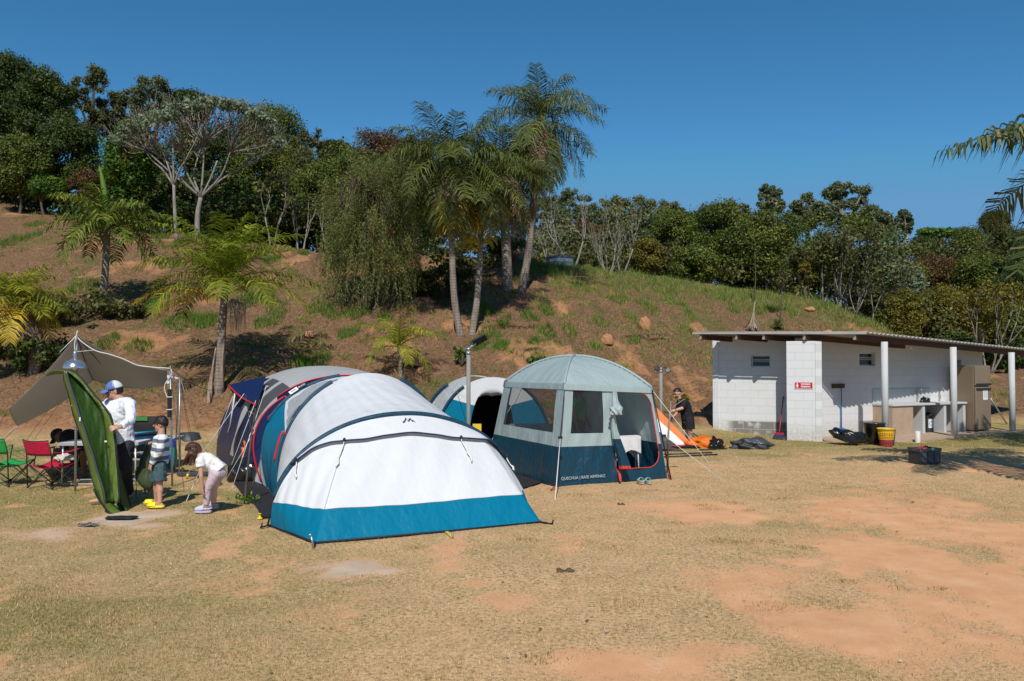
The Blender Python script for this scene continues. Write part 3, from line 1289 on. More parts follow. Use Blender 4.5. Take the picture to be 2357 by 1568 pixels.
# hand rail, bulb, hook board
m = MB()
a, b = hit(*bx(2105, 540), E, nr_), G(*bx(2252, 768))
m.tube([a, b], .022, 10)
m.bar(a, a + dr * .12 - nr_ * .05, .03)
tag(m.build('handrail', 'steel', None, loc=b), 'grey metal handrail slanting from the washroom wall to the ground', 'handrail')
hb = hit(*bx(1550, 190), K + nr_ * .5, nr_)
lb = thing('light_bulb', 'bare light bulb hanging under the porch roof', 'lamp', hb)
m = MB()
m.lathe(hb, [(.001, -.07), (.03, -.06), (.042, -.03), (.034, .005), (.018, .04)], 16)
m.build('bulb', 'bulb_glass', lb)
m = MB()
m.lathe(hb, [(.024, .035), (.026, .1), (.05, .12), (.05, .16)], 16)
m.build('socket', 'white_paint', lb)
m = MB()
m.tube([hb + V((0, 0, .15)), V((hb.x, hb.y, roofz(hb) - .0))], .01, 6)
m.build('cord', 'white_paint', lb)

hb = hit(*bx(1028, 471), K, nr_) + nr_ * .02
m = MB()
m.box(hb, (.45, .04, .11), rzr)
tag(m.build('hook_board', 'brown_timber', None, loc=hb, bevel=.004), 'short dark wooden hook board screwed to the white wall', 'board')
t_, b_ = hit(*bx(1055, 478), K + nr_ * .07, nr_), hit(*bx(1056, 776), K + nr_ * .07, nr_)
sq = thing('squeegee', 'blue floor squeegee hanging from the wooden hook board', 'squeegee', b_)
m = MB()
m.tube([t_, b_], .014, 10)
m.build('handle', 'squeegee_blue', sq)
m = MB()
m.prism([b_ + dr * x + V((0, 0, z)) + nr_ * .02 for x, z in ((-.17, -.05), (.17, -.05), (.17, -.02), (.03, .03), (-.03, .03), (-.17, -.02))], nr_ * -.04)
m.build('head', 'squeegee_blue', sq)
m = MB()
m.box(b_ + V((0, 0, -.065)), (.34, .012, .03), rzr)
m.build('rubber_blade', 'black_strap', sq)

t_ = hit(*bx(640, 560), K + nl * .05, nl)
b_ = G(*bx(612, 846), .04)
brm = thing('broom', 'dark red broom leaning on the worn white side wall', 'broom', b_)
m = MB()
m.tube([t_, b_ + V((0, 0, .12))], .015, 10)
m.tube([t_ + (t_ - b_) * .0, t_ + (t_ - b_).normalized() * .06], .018, 10)
m.build('handle', 'broom_red', brm)
rzl = math.atan2(dl.y, dl.x)
m = MB()
m.box(b_ + V((0, 0, .12)), (.24, .07, .05), rzl)
m.build('head', 'broom_red', brm, bevel=.01)
m = MB()
m.prism([b_ + dl * x + V((0, 0, z)) + nl * .035 for x, z in ((-.12, .1), (.12, .1), (.17, 0), (-.17, 0))], nl * -.07)
m.build('bristles', 'bristle_blue', brm)

g = G(*bx(1110, 878), .05)
lump('rubbish_bag', g, (.38, .26, .2), 'bag_black', 'black rubbish bag slumped on the ground below the blue squeegee', 'bag', .16, seed=8, rz=-.2)
for o in [bpy.data.objects['rubbish_bag']]:
    for v in o.data.vertices:
        v.co.z += max(0, -v.co.x) * .35
g = G(*bx(1692, 1000))

# perforated laundry basket and the blue bin behind it
g = G(*bx(1375, 902))
bk = thing('laundry_basket', 'yellow perforated basket with a red lower half in front of the nearest column', 'basket', g)
prof = [(.125, 0), (.13, .02), (.195, .42)]


def slatted(m, c, z0, z1, r0, r1, rows, n=22):
    for k in range(rows + 1):
        z = lerp(z0, z1, k / rows)
        r = lerp(r0, r1, k / rows)
        m.tube([c + V((r * math.cos(t), r * math.sin(t), z)) for t in np.linspace(0, 2 * PI, 29)], .007, 6, cap=False)
    for j in range(n):
        t = 2 * PI * j / n
        m.bar(c + V((r0 * math.cos(t), r0 * math.sin(t), z0)), c + V((r1 * math.cos(t), r1 * math.sin(t), z1)), .016, .006)


m = MB()
m.lathe(g, [(.001, .004), (.128, .004), (.13, .03)], 28)
slatted(m, g, .03, .16, .13, .152, 4)
m.build('lower_body', 'basket_red', bk)
m = MB()
slatted(m, g, .166, .32, .153, .178, 4)
m.lathe(g, [(.178, .32), (.192, .42), (.205, .425), (.205, .405), (.196, .40)], 28)
m.build('upper_body', 'basket_yellow', bk)
m = MB()
m.lathe(g, [(.001, .1), (.12, .1), (.15, .30), (.001, .31)], 20)
m.build('laundry', 'sign_red', bk)
g2 = g + V((.14, .26, 0))
m = MB()
m.lathe(g2, [(.001, 0), (.15, 0), (.19, .4), (.2, .41), (.18, .40), (.001, .38)], 26)
tag(m.build('bin', 'bin_blue', None, loc=g2), 'blue plastic bin half hidden behind the yellow basket', 'bin')
g2 = g + V((-.08, .45, 0))
m = MB()
m.lathe(g2, [(.001, .04), (.2, .04), (.25, .5), (.26, .52), (.001, .5)], 26)
tag(m.build('bin', 'bag_black', None, loc=g2), 'black bin at the foot of the nearest porch column', 'bin')

g = G(*bx(1600, 872))
m = MB()
m.lathe(g, [(.062, -.02), (.062, .27), (.05, .27), (.05, .02), (.001, .02)], 20)
tag(m.build('pipe_stub', 'pipe_cream', None, loc=g), 'cream pipe stub standing up from the grass edge', 'pipe')

# folding crate
c0 = G(*bx(1618, 1036))
c1_ = G(*bx(1764, 1031))
cd_ = (c1_ - c0).normalized()
cn = V((cd_.y, -cd_.x, 0))
cw, chh, cdp = (c1_ - c0).length, .31, .33
cr = thing('crate', 'dark grey folding crate standing on the lawn', 'crate', (c0 + c1_) / 2)
rc = math.atan2(cd_.y, cd_.x)
cc = (c0 + c1_) / 2 - cn * cdp / 2
m = MB()
for sgn in (-1, 1):
    m.box(cc + cn * sgn * (cdp / 2 - .012) + V((0, 0, chh / 2 + .01)), (cw, .02, chh - .02), rc)
    m.box(cc + cd_ * sgn * (cw / 2 - .012) + V((0, 0, chh / 2 + .01)), (.02, cdp - .05, chh - .02), rc)
m.box(cc + V((0, 0, .015)), (cw - .05, cdp - .05, .02), rc)
m.build('body', 'crate_dark', cr)
for k in (-1, 0, 1):
    m = MB()
    m.box(cc + cn * (cdp / 2 + .004) + cd_ * k * cw * .3 + V((0, 0, chh * .48)), (cw * .24, .014, chh * .62), rc)
    m.build('front_panel', 'crate_grey', cr, bevel=.006)
m = MB()
for sgn in (-1, 1):
    m.box(cc + cn * sgn * cdp / 2 + V((0, 0, chh - .025)), (cw + .03, .03, .06), rc)
    m.box(cc + cd_ * sgn * cw / 2 + V((0, 0, chh - .025)), (.03, cdp - .034, .06), rc)
m.build('rim', 'crate_grey', cr, bevel=.005)
m = MB()
m.tube([cc + cd_ * lerp(-.12, .1, t) + cn * .05 + V((0, 0, chh - .02 + .06 * math.sin(PI * t))) for t in np.linspace(0, 1, 9)], .012, 8)
m.build('handle', 'black_metal', cr)
lump('red_bundle', cc - cd_ * .04 + V((0, 0, chh - .12)), (.13, .1, .1), 'red_plastic', 'red bundle lying inside the dark grey crate', 'bundle', .1, seed=2)
m = MB()
plain('teal_cloth', (.03, .3, .22), .7, .1)
m.grid([[cc + cn * (cdp / 2 + .025 + .012 * math.sin(j)) + cd_ * lerp(.0, .1, j / 5) + V((0, 0, chh + .02 - i * .02)) for j in range(6)] for i in range(4)])
tag(m.build('cloth', 'teal_cloth', None, loc=cc + V((0, 0, chh)), solid=.004), 'small green cloth hung over the crate rim', 'cloth')
g = G(*bx(420, 920))
plain('bag_grey', (.055, .058, .065), .5, .2, 9, bstr=.8, bscale=10)
dbg = lump('duffel_bag', g, (.42, .22, .17), 'bag_grey', 'crumpled dark grey bag dropped on the lawn before the side wall', 'bag', .2, seed=12)
m = MB()
m.grid([[g + V((lerp(-.05, .17, i / 6), -.17 + .05 * math.sin(j * 1.2), .10 + .05 * j / 4 + .02 * math.sin(i * 2))) for j in range(5)] for i in range(7)])
m.build('pale_lining', 'paper', dbg, solid=.004)
m = MB()
m.tube(curve([g + V((-.36, -.1, .1)), g + V((-.2, -.22, .17)), g + V((.1, -.23, .13)), g + V((.36, -.12, .1))], 16), .012, 6)
m.build('strap', 'black_strap', dbg)
# ------------------------------------------------------------ trees
def bark(name, a, b, scale=(6, 6, 1.2), bs=.5, rings=0):
    m, nt, out = new_mat(name)
    p = nd(nt, 'ShaderNodeBsdfPrincipled')
    co = objco(nt, scale)
    n1 = noise(nt, 2.2, co, 6, .65)
    c = mixc(nt, ramp(nt, n1, [(.3, 0.0), (.7, 1.0)]), a, b)
    h = n1
    if rings:
        wv = nd(nt, 'ShaderNodeTexWave', bands_direction='Z')
        wv.inputs['Scale'].default_value = rings
        wv.inputs['Distortion'].default_value = 1.5
        wv.inputs['Detail'].default_value = 2
        lk(nt, objco(nt), wv.inputs['Vector'])
        c = mixc(nt, nd_mul(nt, ramp(nt, wv.outputs['Fac'], [(.0, 1.0), (.25, 0.0)]), .55), c, tuple(x * .4 for x in a))
    lk(nt, c, p.inputs['Base Color'])
    p.inputs['Roughness'].default_value = .9
    p.inputs['Specular IOR Level'].default_value = .15
    lk(nt, bump(nt, h, bs, .03), p.inputs['Normal'])
    lk(nt, p.outputs[0], out.inputs[0])


bark('bark_pale', (.15, .13, .105), (.36, .33, .285))
bark('bark_brown', (.055, .042, .03), (.15, .12, .09))
bark('bark_palm', (.15, .118, .092), (.34, .285, .235), rings=3.2)
bark('bark_fibre', (.17, .10, .065), (.42, .32, .25), (8, 8, 2))
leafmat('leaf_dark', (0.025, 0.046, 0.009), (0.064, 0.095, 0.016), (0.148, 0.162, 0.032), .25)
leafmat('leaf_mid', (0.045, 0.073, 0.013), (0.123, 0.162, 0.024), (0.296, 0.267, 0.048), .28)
leafmat('leaf_bright', (0.034, 0.083, 0.011), (0.095, 0.195, 0.020), (0.259, 0.330, 0.041), .3)
leafmat('leaf_olive', (0.050, 0.060, 0.018), (0.123, 0.129, 0.033), (0.231, 0.205, 0.068), .28)
leafmat('leaf_gold', (0.072, 0.072, 0.012), (0.192, 0.168, 0.024), (0.360, 0.264, 0.036), .3)
leafmat('leaf_euc', (0.065, 0.091, 0.037), (0.159, 0.182, 0.074), (0.333, 0.330, 0.156), .25)
leafmat('leaf_silver', (.09, .12, .06), (.20, .25, .14), (.36, .40, .27), .2)
leafmat('leaf_silver_old', (0.125, 0.156, 0.106), (0.275, 0.312, 0.237), (0.475, 0.500, 0.413), .2)
leafmat('leaf_rust', (0.065, 0.042, 0.016), (0.156, 0.091, 0.029), (0.247, 0.156, 0.052), .25)
leafmat('leaf_weep', (0.080, 0.099, 0.023), (0.192, 0.207, 0.055), (0.360, 0.336, 0.117), .3)
leafmat('frond_green', (.055, .09, .012), (.16, .21, .028), (.38, .36, .06), .32, .5, .2)
leafmat('frond_lime', (.085, .13, .012), (.24, .29, .025), (.48, .42, .05), .35, .5, .2)
leafmat('frond_yellow', (.33, .25, .02), (.58, .42, .03), (.75, .55, .07), .35, .45, .3)
leafmat('frond_grey', (.05, .075, .016), (.135, .16, .035), (.34, .30, .085), .3, .5, .25)
leafmat('frond_dark', (.03, .05, .014), (.085, .115, .03), (.23, .23, .08), .3, .5, .25)
leafmat('frond_dead', (.12, .075, .04), (.25, .175, .11), (.42, .34, .25), .2, .8, .1)


def leaves(P, size, rn, up=.45, asp=.5, out=None):
    """diamond leaves at P (n,3); out: (n,3) outward direction the faces lean to"""
    n = len(P)
    d = NR.normal(size=(n, 3))
    if out is not None:
        d = d * .75 + out * .9
    d[:, 2] += up
    d /= np.linalg.norm(d, axis=1, keepdims=True) + 1e-9
    r = NR.normal(size=(n, 3))
    a = np.cross(d, r)
    a /= np.linalg.norm(a, axis=1, keepdims=True) + 1e-9
    b = np.cross(d, a)
    s = (size * NR.uniform(.6, 1.4, n))[:, None]
    w = s * asp
    Q = np.zeros((n, 4, 3))
    Q[:, 0] = P - a * s * .5
    Q[:, 1] = P + b * w * .5 + d * s * .06
    Q[:, 2] = P + a * s * .5
    Q[:, 3] = P - b * w * .5 + d * s * .06
    return Q.reshape(-1, 3)


def blob_leaves(cs, rs, per, size, shell=.55, flat=.75, up=.45, asp=.5, drop=0, soft=.17):
    """leaf clumps: centres cs (k,3), radii rs (k,)"""
    cs, rs = np.asarray(cs, float), np.asarray(rs, float)
    k = len(cs)
    cnt = np.maximum(8, (per * (rs / rs.mean()) ** 2).astype(int))
    idx = np.repeat(np.arange(k), cnt)
    n = len(idx)
    d = NR.normal(size=(n, 3))
    d /= np.linalg.norm(d, axis=1, keepdims=True)
    q = shell + (1 - shell) * NR.random(n)
    q = np.where(NR.random(n) < .25, NR.random(n), q) * NR.uniform(1 - soft, 1 + soft * 1.1, n)
    off = d * (rs[idx] * q)[:, None]
    off[:, 2] *= flat
    P = cs[idx] + off
    if drop:
        P[:, 2] -= drop * NR.random(n) ** 2
    tone = NR.uniform(-.22, .22, k)[idx]
    rn = np.clip(NR.normal(.45, .2, n) + tone, 0, 1)
    return leaves(P, size, rn, up, asp, d), rn


def limb(mb, pts, r0, r1, n=7):
    k = len(pts)
    mb.tube(pts, [lerp(r0, r1, (i / (k - 1)) ** .8) for i in range(k)], n)


def branch(mb, p, d, L, r, depth, rg, spread=.6, up=.12, tips=None, nb=(2, 3)):
    d = d.normalized()
    pts = [p]
    q, dd = p.copy(), d.copy()
    k = 4
    for i in range(k):
        dd = (dd + V((rg.uniform(-.16, .16), rg.uniform(-.16, .16), rg.uniform(-.06, .16) + up * .3))).normalized()
        q = q + dd * (L / k)
        pts.append(q)
    limb(mb, pts, r, r * .55, 6 if depth > 1 else 4)
    if depth == 0:
        if tips is not None:
            tips.append(q)
        return
    for j in range(rg.randint(*nb)):
        ax = V((rg.uniform(-1, 1), rg.uniform(-1, 1), rg.uniform(-.2, .9)))
        nd_ = (dd + ax.normalized() * spread).normalized()
        nd_.z += up
        st = pts[-1] if j < 2 else pts[2]
        branch(mb, st, nd_, L * rg.uniform(.55, .8), r * .55, depth - 1, rg, spread, up, tips, nb)


def tree_at(u, Y):
    X = (u - CU) / FOC * Y
    return V((X, Y, TZ(X, Y)))


def crown_obj(root, Q, rn, mat, name='crown'):
    me = quads_mesh(name, Q, 4, rn, None)
    return link_mesh(name, me, mat, root)


def broad(name, label, cat, u, Y, vtop, wpx, mat, kind='dense', vlow=None, seed=1, leaf=.2, bk='bark_brown', group=None, dens=1.0, depthk=.8):
    """broad-leaved tree: trunk, limbs, crown of leaf clumps; vlow = lower edge of the crown"""
    rg = random.Random(seed)
    nr = np.random.default_rng(seed)
    b = tree_at(u, Y)
    leaf, dens = leaf * .64, dens * 2.2
    ztop = 2 + (HOR - vtop) / FOC * Y
    H = ztop - b.z
    rx = wpx / 2 / FOC * Y
    zlow = 2 + (HOR - vlow) / FOC * Y if vlow else b.z + H * .3
    zlow = max(zlow, b.z + .15)
    t = thing(name, label, cat, b, group)
    ch = ztop - zlow
    cz = (ztop + zlow) / 2
    if kind == 'dense':
        k, rr, per, sh, fl = 46, .33, 250, .6, .8
    elif kind == 'sparse':
        k, rr, per, sh, fl = 52, .16, 120, .35, .85
    elif kind == 'euc':
        k, rr, per, sh, fl = 72, .135, 120, .35, .8
    else:
        k, rr, per, sh, fl = 30, .3, 200, .5, .8
    cs = []
    rs = []
    base_r = min(rx, ch * .6)
    for i in range(k):
        while True:
            p = nr.uniform(-1, 1, 3)
            if (.25 if kind == 'dense' else .04) < p @ p < 1 and (p[2] > -.9):
                break
        p = p / np.sqrt(p @ p) * (p @ p) ** (.22 if kind == 'dense' else .38)
        r = base_r * rr * nr.uniform(.7, 1.3)
        sc_ = np.array([max(rx - r, .2), max(rx * depthk - r, .2), max(ch / 2 - r * .8, .2)])
        cs.append(np.array([b.x, b.y, cz]) + p * sc_)
        rs.append(r)
    Q, rn = blob_leaves(cs, rs, per * dens, leaf, sh, fl, soft=.3 if kind == 'dense' else .55)
    crown_obj(t, Q, rn, mat)
    m = MB()
    tr = max(.07, H * .016)
    fork = V((b.x + rg.uniform(-.2, .2), b.y + rg.uniform(-.2, .2), lerp(zlow, cz, .3) if zlow > b.z + 1 else b.z + H * .3))
    limb(m, curve([b - V((0, 0, .2)), lerp(b, fork, .5) + V((rg.uniform(-.15, .15), 0, 0)), fork], 6), tr * 1.25, tr * .8, 9)
    order = sorted(range(k), key=lambda i: -rs[i])[:14 if kind != 'dense' else 9]
    for i in order:
        c = V(cs[i])
        mid = lerp(fork, c, .5) + V((rg.uniform(-.3, .3), rg.uniform(-.3, .3), rg.uniform(-.1, .4))) * (base_r * .2)
        limb(m, curve([fork, mid, c], 5), tr * .6, tr * .15, 6)
    m.build('trunk', bk, t)
    return t


def bare(name, label, cat, u, Y, vtop, seed, bk='bark_pale', stems=4, mat=None, nleaf=500, leaf=.14, spread=.55, depth=3, group=None, r0=.07, lean=.35):
    rg = random.Random(seed)
    b = tree_at(u, Y)
    H = 2 + (HOR - vtop) / FOC * Y - b.z
    t = thing(name, label, cat, b, group)
    m = MB()
    tips = []
    for i in range(stems):
        a = 2 * PI * i / stems + rg.uniform(-.5, .5)
        d = V((math.cos(a) * lean, math.sin(a) * lean, 1))
        branch(m, b + V((math.cos(a) * .08, math.sin(a) * .08, -.1)), d, H * .40, r0, depth, rg, spread, .12, tips)
    m.build('trunk', bk, t)
    if mat and tips:
        T = np.array([list(p) for p in tips])
        idx = NR.integers(0, len(T), nleaf)
        P = T[idx] + NR.normal(size=(nleaf, 3)) * H * .045
        rn = np.clip(NR.normal(.5, .22, nleaf), 0, 1)
        crown_obj(t, leaves(P, leaf, rn), rn, mat)
    return t


# ---- forest on the hilltop behind the slope, seen from left to right
LT = 'hilltop trees behind the slope'
F = [
    # u, Y, vtop, width, vlow, mat, kind, leaf, label
    (10, 52, 108, 190, 330, 'leaf_dark', 'dense', .26, 'tall dark evergreen tree cut by the left frame edge on the hilltop'),
    (95, 50, 140, 150, 360, 'leaf_dark', 'dense', .25, 'tall dark tree beside the sparse crowned trees above the blue tarp'),
    (205, 54, 138, 130, 330, 'leaf_olive', 'sparse', .24, 'tall sparse tree with sky gaps and a thin reddish top'),
    (275, 56, 190, 110, 330, 'leaf_euc', 'sparse', .24, 'thin see-through tree between the reddish top and the dark round crown'),
    (345, 55, 166, 130, 300, 'leaf_euc', 'sparse', .24, 'airy dark tree with branching crown above the vine covered tree'),
    (428, 56, 198, 125, 300, 'leaf_dark', 'dense', .24, 'dark flat topped tree just behind the silver umbrella tree'),
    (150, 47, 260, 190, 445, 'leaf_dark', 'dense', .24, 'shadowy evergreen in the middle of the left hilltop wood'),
    (40, 46, 300, 170, 450, 'leaf_mid', 'dense', .22, 'drooping leafy tree above the blue tarp on the hilltop'),
    (618, 54, 228, 200, 400, 'leaf_mid', 'dense', .22, 'rounded green tree rising behind the right side of the silver canopy'),
    (700, 53, 280, 150, 440, 'leaf_olive', 'sparse', .2, 'greyish thin crowned tree right of the rounded green tree'),
    (768, 58, 312, 90, 420, 'leaf_dark', 'dense', .22, 'small dark treetop peeping between the grey tree and the rusty round tree'),
    (872, 54, 277, 170, 450, 'leaf_rust', 'dense', .2, 'round rusty brown tree on the skyline behind the weeping tree'),
    (950, 52, 300, 130, 450, 'leaf_olive', 'dense', .2, 'olive treetop between the rusty tree and the clump of palms'),
    (730, 44, 360, 150, 560, 'leaf_mid', 'dense', .2, 'leafy tree hung with creepers left of the weeping tree'),
    (650, 46, 360, 150, 560, 'leaf_olive', 'sparse', .19, 'brown twiggy tree under the right side of the silver canopy'),
    (330, 49, 300, 150, 500, 'leaf_olive', 'dense', .2, 'olive tree filling the gap between the vine covered tree and the silver canopy'),
    (420, 50, 268, 150, 500, 'leaf_olive', 'dense', .2, 'brownish tree seen through the branches left of the umbrella trunk'),
    (505, 50, 262, 160, 500, 'leaf_dark', 'dense', .21, 'dark tree seen through the middle of the silver canopy'),
    (590, 49, 300, 150, 500, 'leaf_mid', 'dense', .2, 'green tree seen under the right half of the silver canopy'),
    (700, 48, 330, 170, 540, 'leaf_olive', 'dense', .19, 'dense olive tree behind the slim bare saplings'),
    (800, 47, 340, 170, 560, 'leaf_mid', 'dense', .19, 'dense green tree just behind the left edge of the weeping tree'),
    (925, 45, 350, 170, 560, 'leaf_olive', 'dense', .19, 'dense olive tree between the weeping tree and the front palms'),
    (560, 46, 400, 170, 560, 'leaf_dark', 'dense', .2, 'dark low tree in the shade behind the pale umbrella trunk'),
]
for i, (u, Y, vt, wd, vl, mt, kd, lf, lb_) in enumerate(F):
    broad('forest_tree', lb_, 'tree', u, Y, vt, wd, mt, kd, vl, 100 + i, lf, group=LT, dens=1.0 if kd == 'dense' else 1.1)
broad('vine_covered_tree', 'bright green tree smothered in large leafed vines left of the silver umbrella tree', 'tree', 292, 44, 262, 150, 'leaf_bright', 'dense', 480, 31, .27, dens=1.0)
broad('shrub', 'bright green rounded shrub at the wood edge right of the blue tarp', 'shrub', 100, 46, 395, 95, 'leaf_bright', 'dense', 460, 32, .18, dens=.8)
broad('shrub', 'dark leafless looking grey shrub below the vine covered tree', 'shrub', 205, 45, 380, 110, 'leaf_rust', 'sparse', 470, 33, .16)

# ---- silver umbrella tree
b = tree_at(452, 41)
t = thing('umbrella_tree', 'wide umbrella shaped tree with silvery leaf canopy and pale forked trunk', 'tree', b)
m = MB()
rg = random.Random(5)
arc = lambda u: np.interp(u, [268, 300, 350, 420, 500, 560, 610, 640], [318, 288, 262, 238, 222, 236, 268, 325])
tips = []
k_ = 41 / FOC
f1 = D(462, 455, 41)
f2 = D(405, 400, 41)
limb(m, curve([b, D(455, 495, 41), f1], 8), .15, .10, 9)
tgt = []
for u in range(278, 640, 12):
    for dy in (-1.6, -.3, 1.0, 2.2):
        tgt.append(D(u + rg.uniform(-6, 6), arc(u) + rg.uniform(6, 26), 41 + dy + rg.uniform(-.5, .5)))
hubs = [D(500, 370, 41.3), D(530, 350, 40.5), D(455, 365, 42), D(420, 350, 40.5), D(560, 385, 41.5), D(470, 330, 41), D(385, 372, 40.3), D(340, 350, 41.4)]
for h in hubs:
    limb(m, curve([f1, lerp(f1, h, .5) + V((rg.uniform(-.3, .3), 0, rg.uniform(-.2, .2))), h], 6), .06, .035, 6)
for p in tgt:
    h = min(hubs, key=lambda q: (q - p).length)
    limb(m, curve([h, lerp(h, p, .5) + V((rg.uniform(-.25, .25), rg.uniform(-.2, .2), rg.uniform(-.35, .05))), p], 5), .032, .012, 4)
    if rg.random() < .8:
        branch(m, lerp(h, p, .6), V((p.x - h.x, rg.uniform(-1, 1), .3)), 1.0, .014, 1, rg)
m.build('trunk', 'bark_pale', t)
T = np.array([list(p) for p in tgt])
Q, rn = blob_leaves(T + np.array([0, 0, .12]), np.full(len(T), .44), 95, .17, .2, .42, .5, .6)
crown_obj(t, Q, rn, 'leaf_silver')
Q, rn = blob_leaves(T[::2] + np.array([0, 0, -.75]), np.full(len(T[::2]), .5), 12, .12, .1, .8)
crown_obj(t, Q, rn, 'leaf_rust', 'foliage')
m = MB()
b2 = tree_at(405, 40)
t2 = thing('slender_tree', 'slender pale trunked tree left of the umbrella trunk', 'tree', b2)
m = MB()
limb(m, curve([b2 - V((0, 0, .1)), D(402, 480, 40), D(400, 425, 40)], 8), .1, .07, 8)
for q in ((352, 372), (398, 340), (425, 372), (372, 345)):
    p = D(q[0], q[1], 40 + rg.uniform(-.6, .6))
    limb(m, curve([D(400, 428, 40), lerp(D(400, 428, 40), p, .5) + V((0, 0, .15)), p], 5), .055, .03, 6)
    branch(m, p, V((q[0] - 400, 0, 60)), 1.3, .028, 2, rg)
m.build('trunk', 'bark_pale', t2)
for u, Y, vt, sd, lb_ in ((625, 41, 380, 3, 'leaning pale thin trunk right of the umbrella tree'), (760, 40, 440, 4, 'thin grey stemmed sapling left of the weeping tree'),
                          (690, 41.5, 430, 6, 'slim bare sapling between the umbrella tree and the weeping tree')):
    bare('sapling', lb_, 'sapling', u, Y, vt, sd, 'bark_pale', 2, 'leaf_olive', 260, .15, .4, 2, r0=.055, lean=.2)

# ---- weeping bottlebrush
b = tree_at(842, 30.5)
t = thing('weeping_tree', 'weeping bottlebrush tree with hanging twigs and a few red flowers', 'tree', b)
m = MB()
rg = random.Random(9)
top = D(850, 350, 30.5)
limb(m, curve([b, D(850, 600, 30.5), D(838, 480, 30.5)], 8), .16, .1, 9)
P, DD, fl = [], [], []
for i in range(620):
    a = rg.uniform(0, 2 * PI)
    q = math.sqrt(rg.random())
    px = 850 + math.cos(a) * q * (112 + 14 * math.sin(3 * a)) * rg.uniform(.8, 1.08)
    yy = 30.5 + math.sin(a) * q * 1.5
    vt = np.interp(q, [0, .5, .85, 1.05], [420, 440, 490, 585]) + rg.uniform(-40, 50)
    ln = rg.uniform(.9, 3.1) * (0.8 + .3 * q)
    p = D(px, vt, yy)
    zmin = TZ(p.x, p.y) + rg.uniform(.05, .7)
    sway = V((rg.gauss(0, .14), rg.gauss(0, .1), -1))
    if i < 110:
        limb(m, curve([D(840, 490, 30.5), lerp(D(840, 430, 30.5), p, .6) + V((0, 0, .5)), p], 5), .03, .012, 4)
    n = int(ln / .028)
    for j in range(n):
        c = p + sway * (ln * j / n)
        if c.z < zmin:
            break
        P.append((c.x + rg.uniform(-.04, .04), c.y + rg.uniform(-.04, .04), c.z))
    if rg.random() < .06:
        fl.append(p + sway * rg.uniform(.2, .9))
m.build('trunk', 'bark_brown', t)
P = np.array(P)
n = len(P)
dirs = NR.normal(size=(n, 3)) * .45 + np.array([0, 0, -1.0])
dirs /= np.linalg.norm(dirs, axis=1, keepdims=True)
sd = np.cross(dirs, NR.normal(size=(n, 3)))
sd /= np.linalg.norm(sd, axis=1, keepdims=True)
Lf = NR.uniform(.07, .15, n)[:, None]
Q = np.stack([P, P + dirs * Lf * .5 + sd * .012, P + dirs * Lf, P + dirs * Lf * .5 - sd * .012], 1).reshape(-1, 3)
crown_obj(t, Q, np.clip(NR.normal(.45, .22, n), 0, 1), 'leaf_weep')
cs = []
while len(cs) < 150:
    q, a = math.sqrt(rg.random()), rg.uniform(0, PI)
    cs.append(list(D(852 + 108 * q * math.cos(a) + rg.gauss(0, 17), 585 - 232 * q * math.sin(a) + rg.gauss(0, 16), 30.5 + rg.gauss(0, .9))))
Q, rn = blob_leaves(cs, [rg.uniform(.22, .5) for c in cs], 230, .095, .15, .9, .1, .2, .55)
crown_obj(t, Q, rn, 'leaf_weep', 'crown_top')
Pf = np.repeat(np.array([list(f) for f in fl]), 24, 0) + NR.normal(size=(len(fl) * 24, 3)) * np.array([.03, .03, .06])
leafmat('flower_red', (.35, .01, .015), (.45, .02, .03))
crown_obj(t, leaves(Pf, .05, None), NR.random(len(Pf)), 'flower_red', 'flower')

# ---- woods on the right
RT = 'trees of the eastern wood'
for i, (u, vt, wd, Y) in enumerate([(1262, 445, 125, 72), (1318, 428, 115, 74), (1388, 452, 145, 70), (1452, 438, 150, 71), (1522, 446, 140, 72), (1568, 475, 120, 70)]):
    nmz = ['left end, partly behind the tall palm', 'second from the palm, with the highest narrow crown', 'third from the palm, broad and low', 'fourth from the palm, above the bare trees', 'fifth from the palm, with a small top tuft', 'right end, against the big bushy tree'][i]
    broad('eucalyptus', 'distant grey green eucalyptus at the ' + nmz if i in (0, 5) else 'distant grey green eucalyptus, ' + nmz, 'tree', u, Y, vt, wd, 'leaf_euc', 'euc', 560, 200 + i, .26, 'bark_pale', group='distant eucalyptus row', dens=1.15)
for i, (u, vt, wd, Y, vl, mt, lb_) in enumerate([
        (1345, 500, 150, 60, 600, 'leaf_rust', 'brownish thicket tree behind the bare trees near the water tank'),
        (1450, 510, 150, 58, 610, 'leaf_olive', 'olive thicket tree between the bare trees and the bushy tree'),
        (1560, 468, 150, 48, 640, 'leaf_mid', 'bushy green tree at the left of the big dark mass above the ridge'),
        (1665, 446, 170, 46, 650, 'leaf_mid', 'bushy green tree forming the middle of the big mass above the ridge'),
        (1772, 462, 190, 46, 660, 'leaf_mid', 'bushy green tree forming the right of the big mass above the ridge'),
        (1490, 545, 90, 44, 640, 'leaf_gold', 'low yellow green fluffy tree at the ridge left of the bushy mass'),
        (1600, 560, 120, 42, 660, 'leaf_mid', 'low dark bush filling the ridge below the bushy trees')]):
    broad('bushy_tree', lb_, 'tree', u, Y, vt, wd, mt, 'dense', vl, 220 + i, .2, group=RT, dens=1.1)
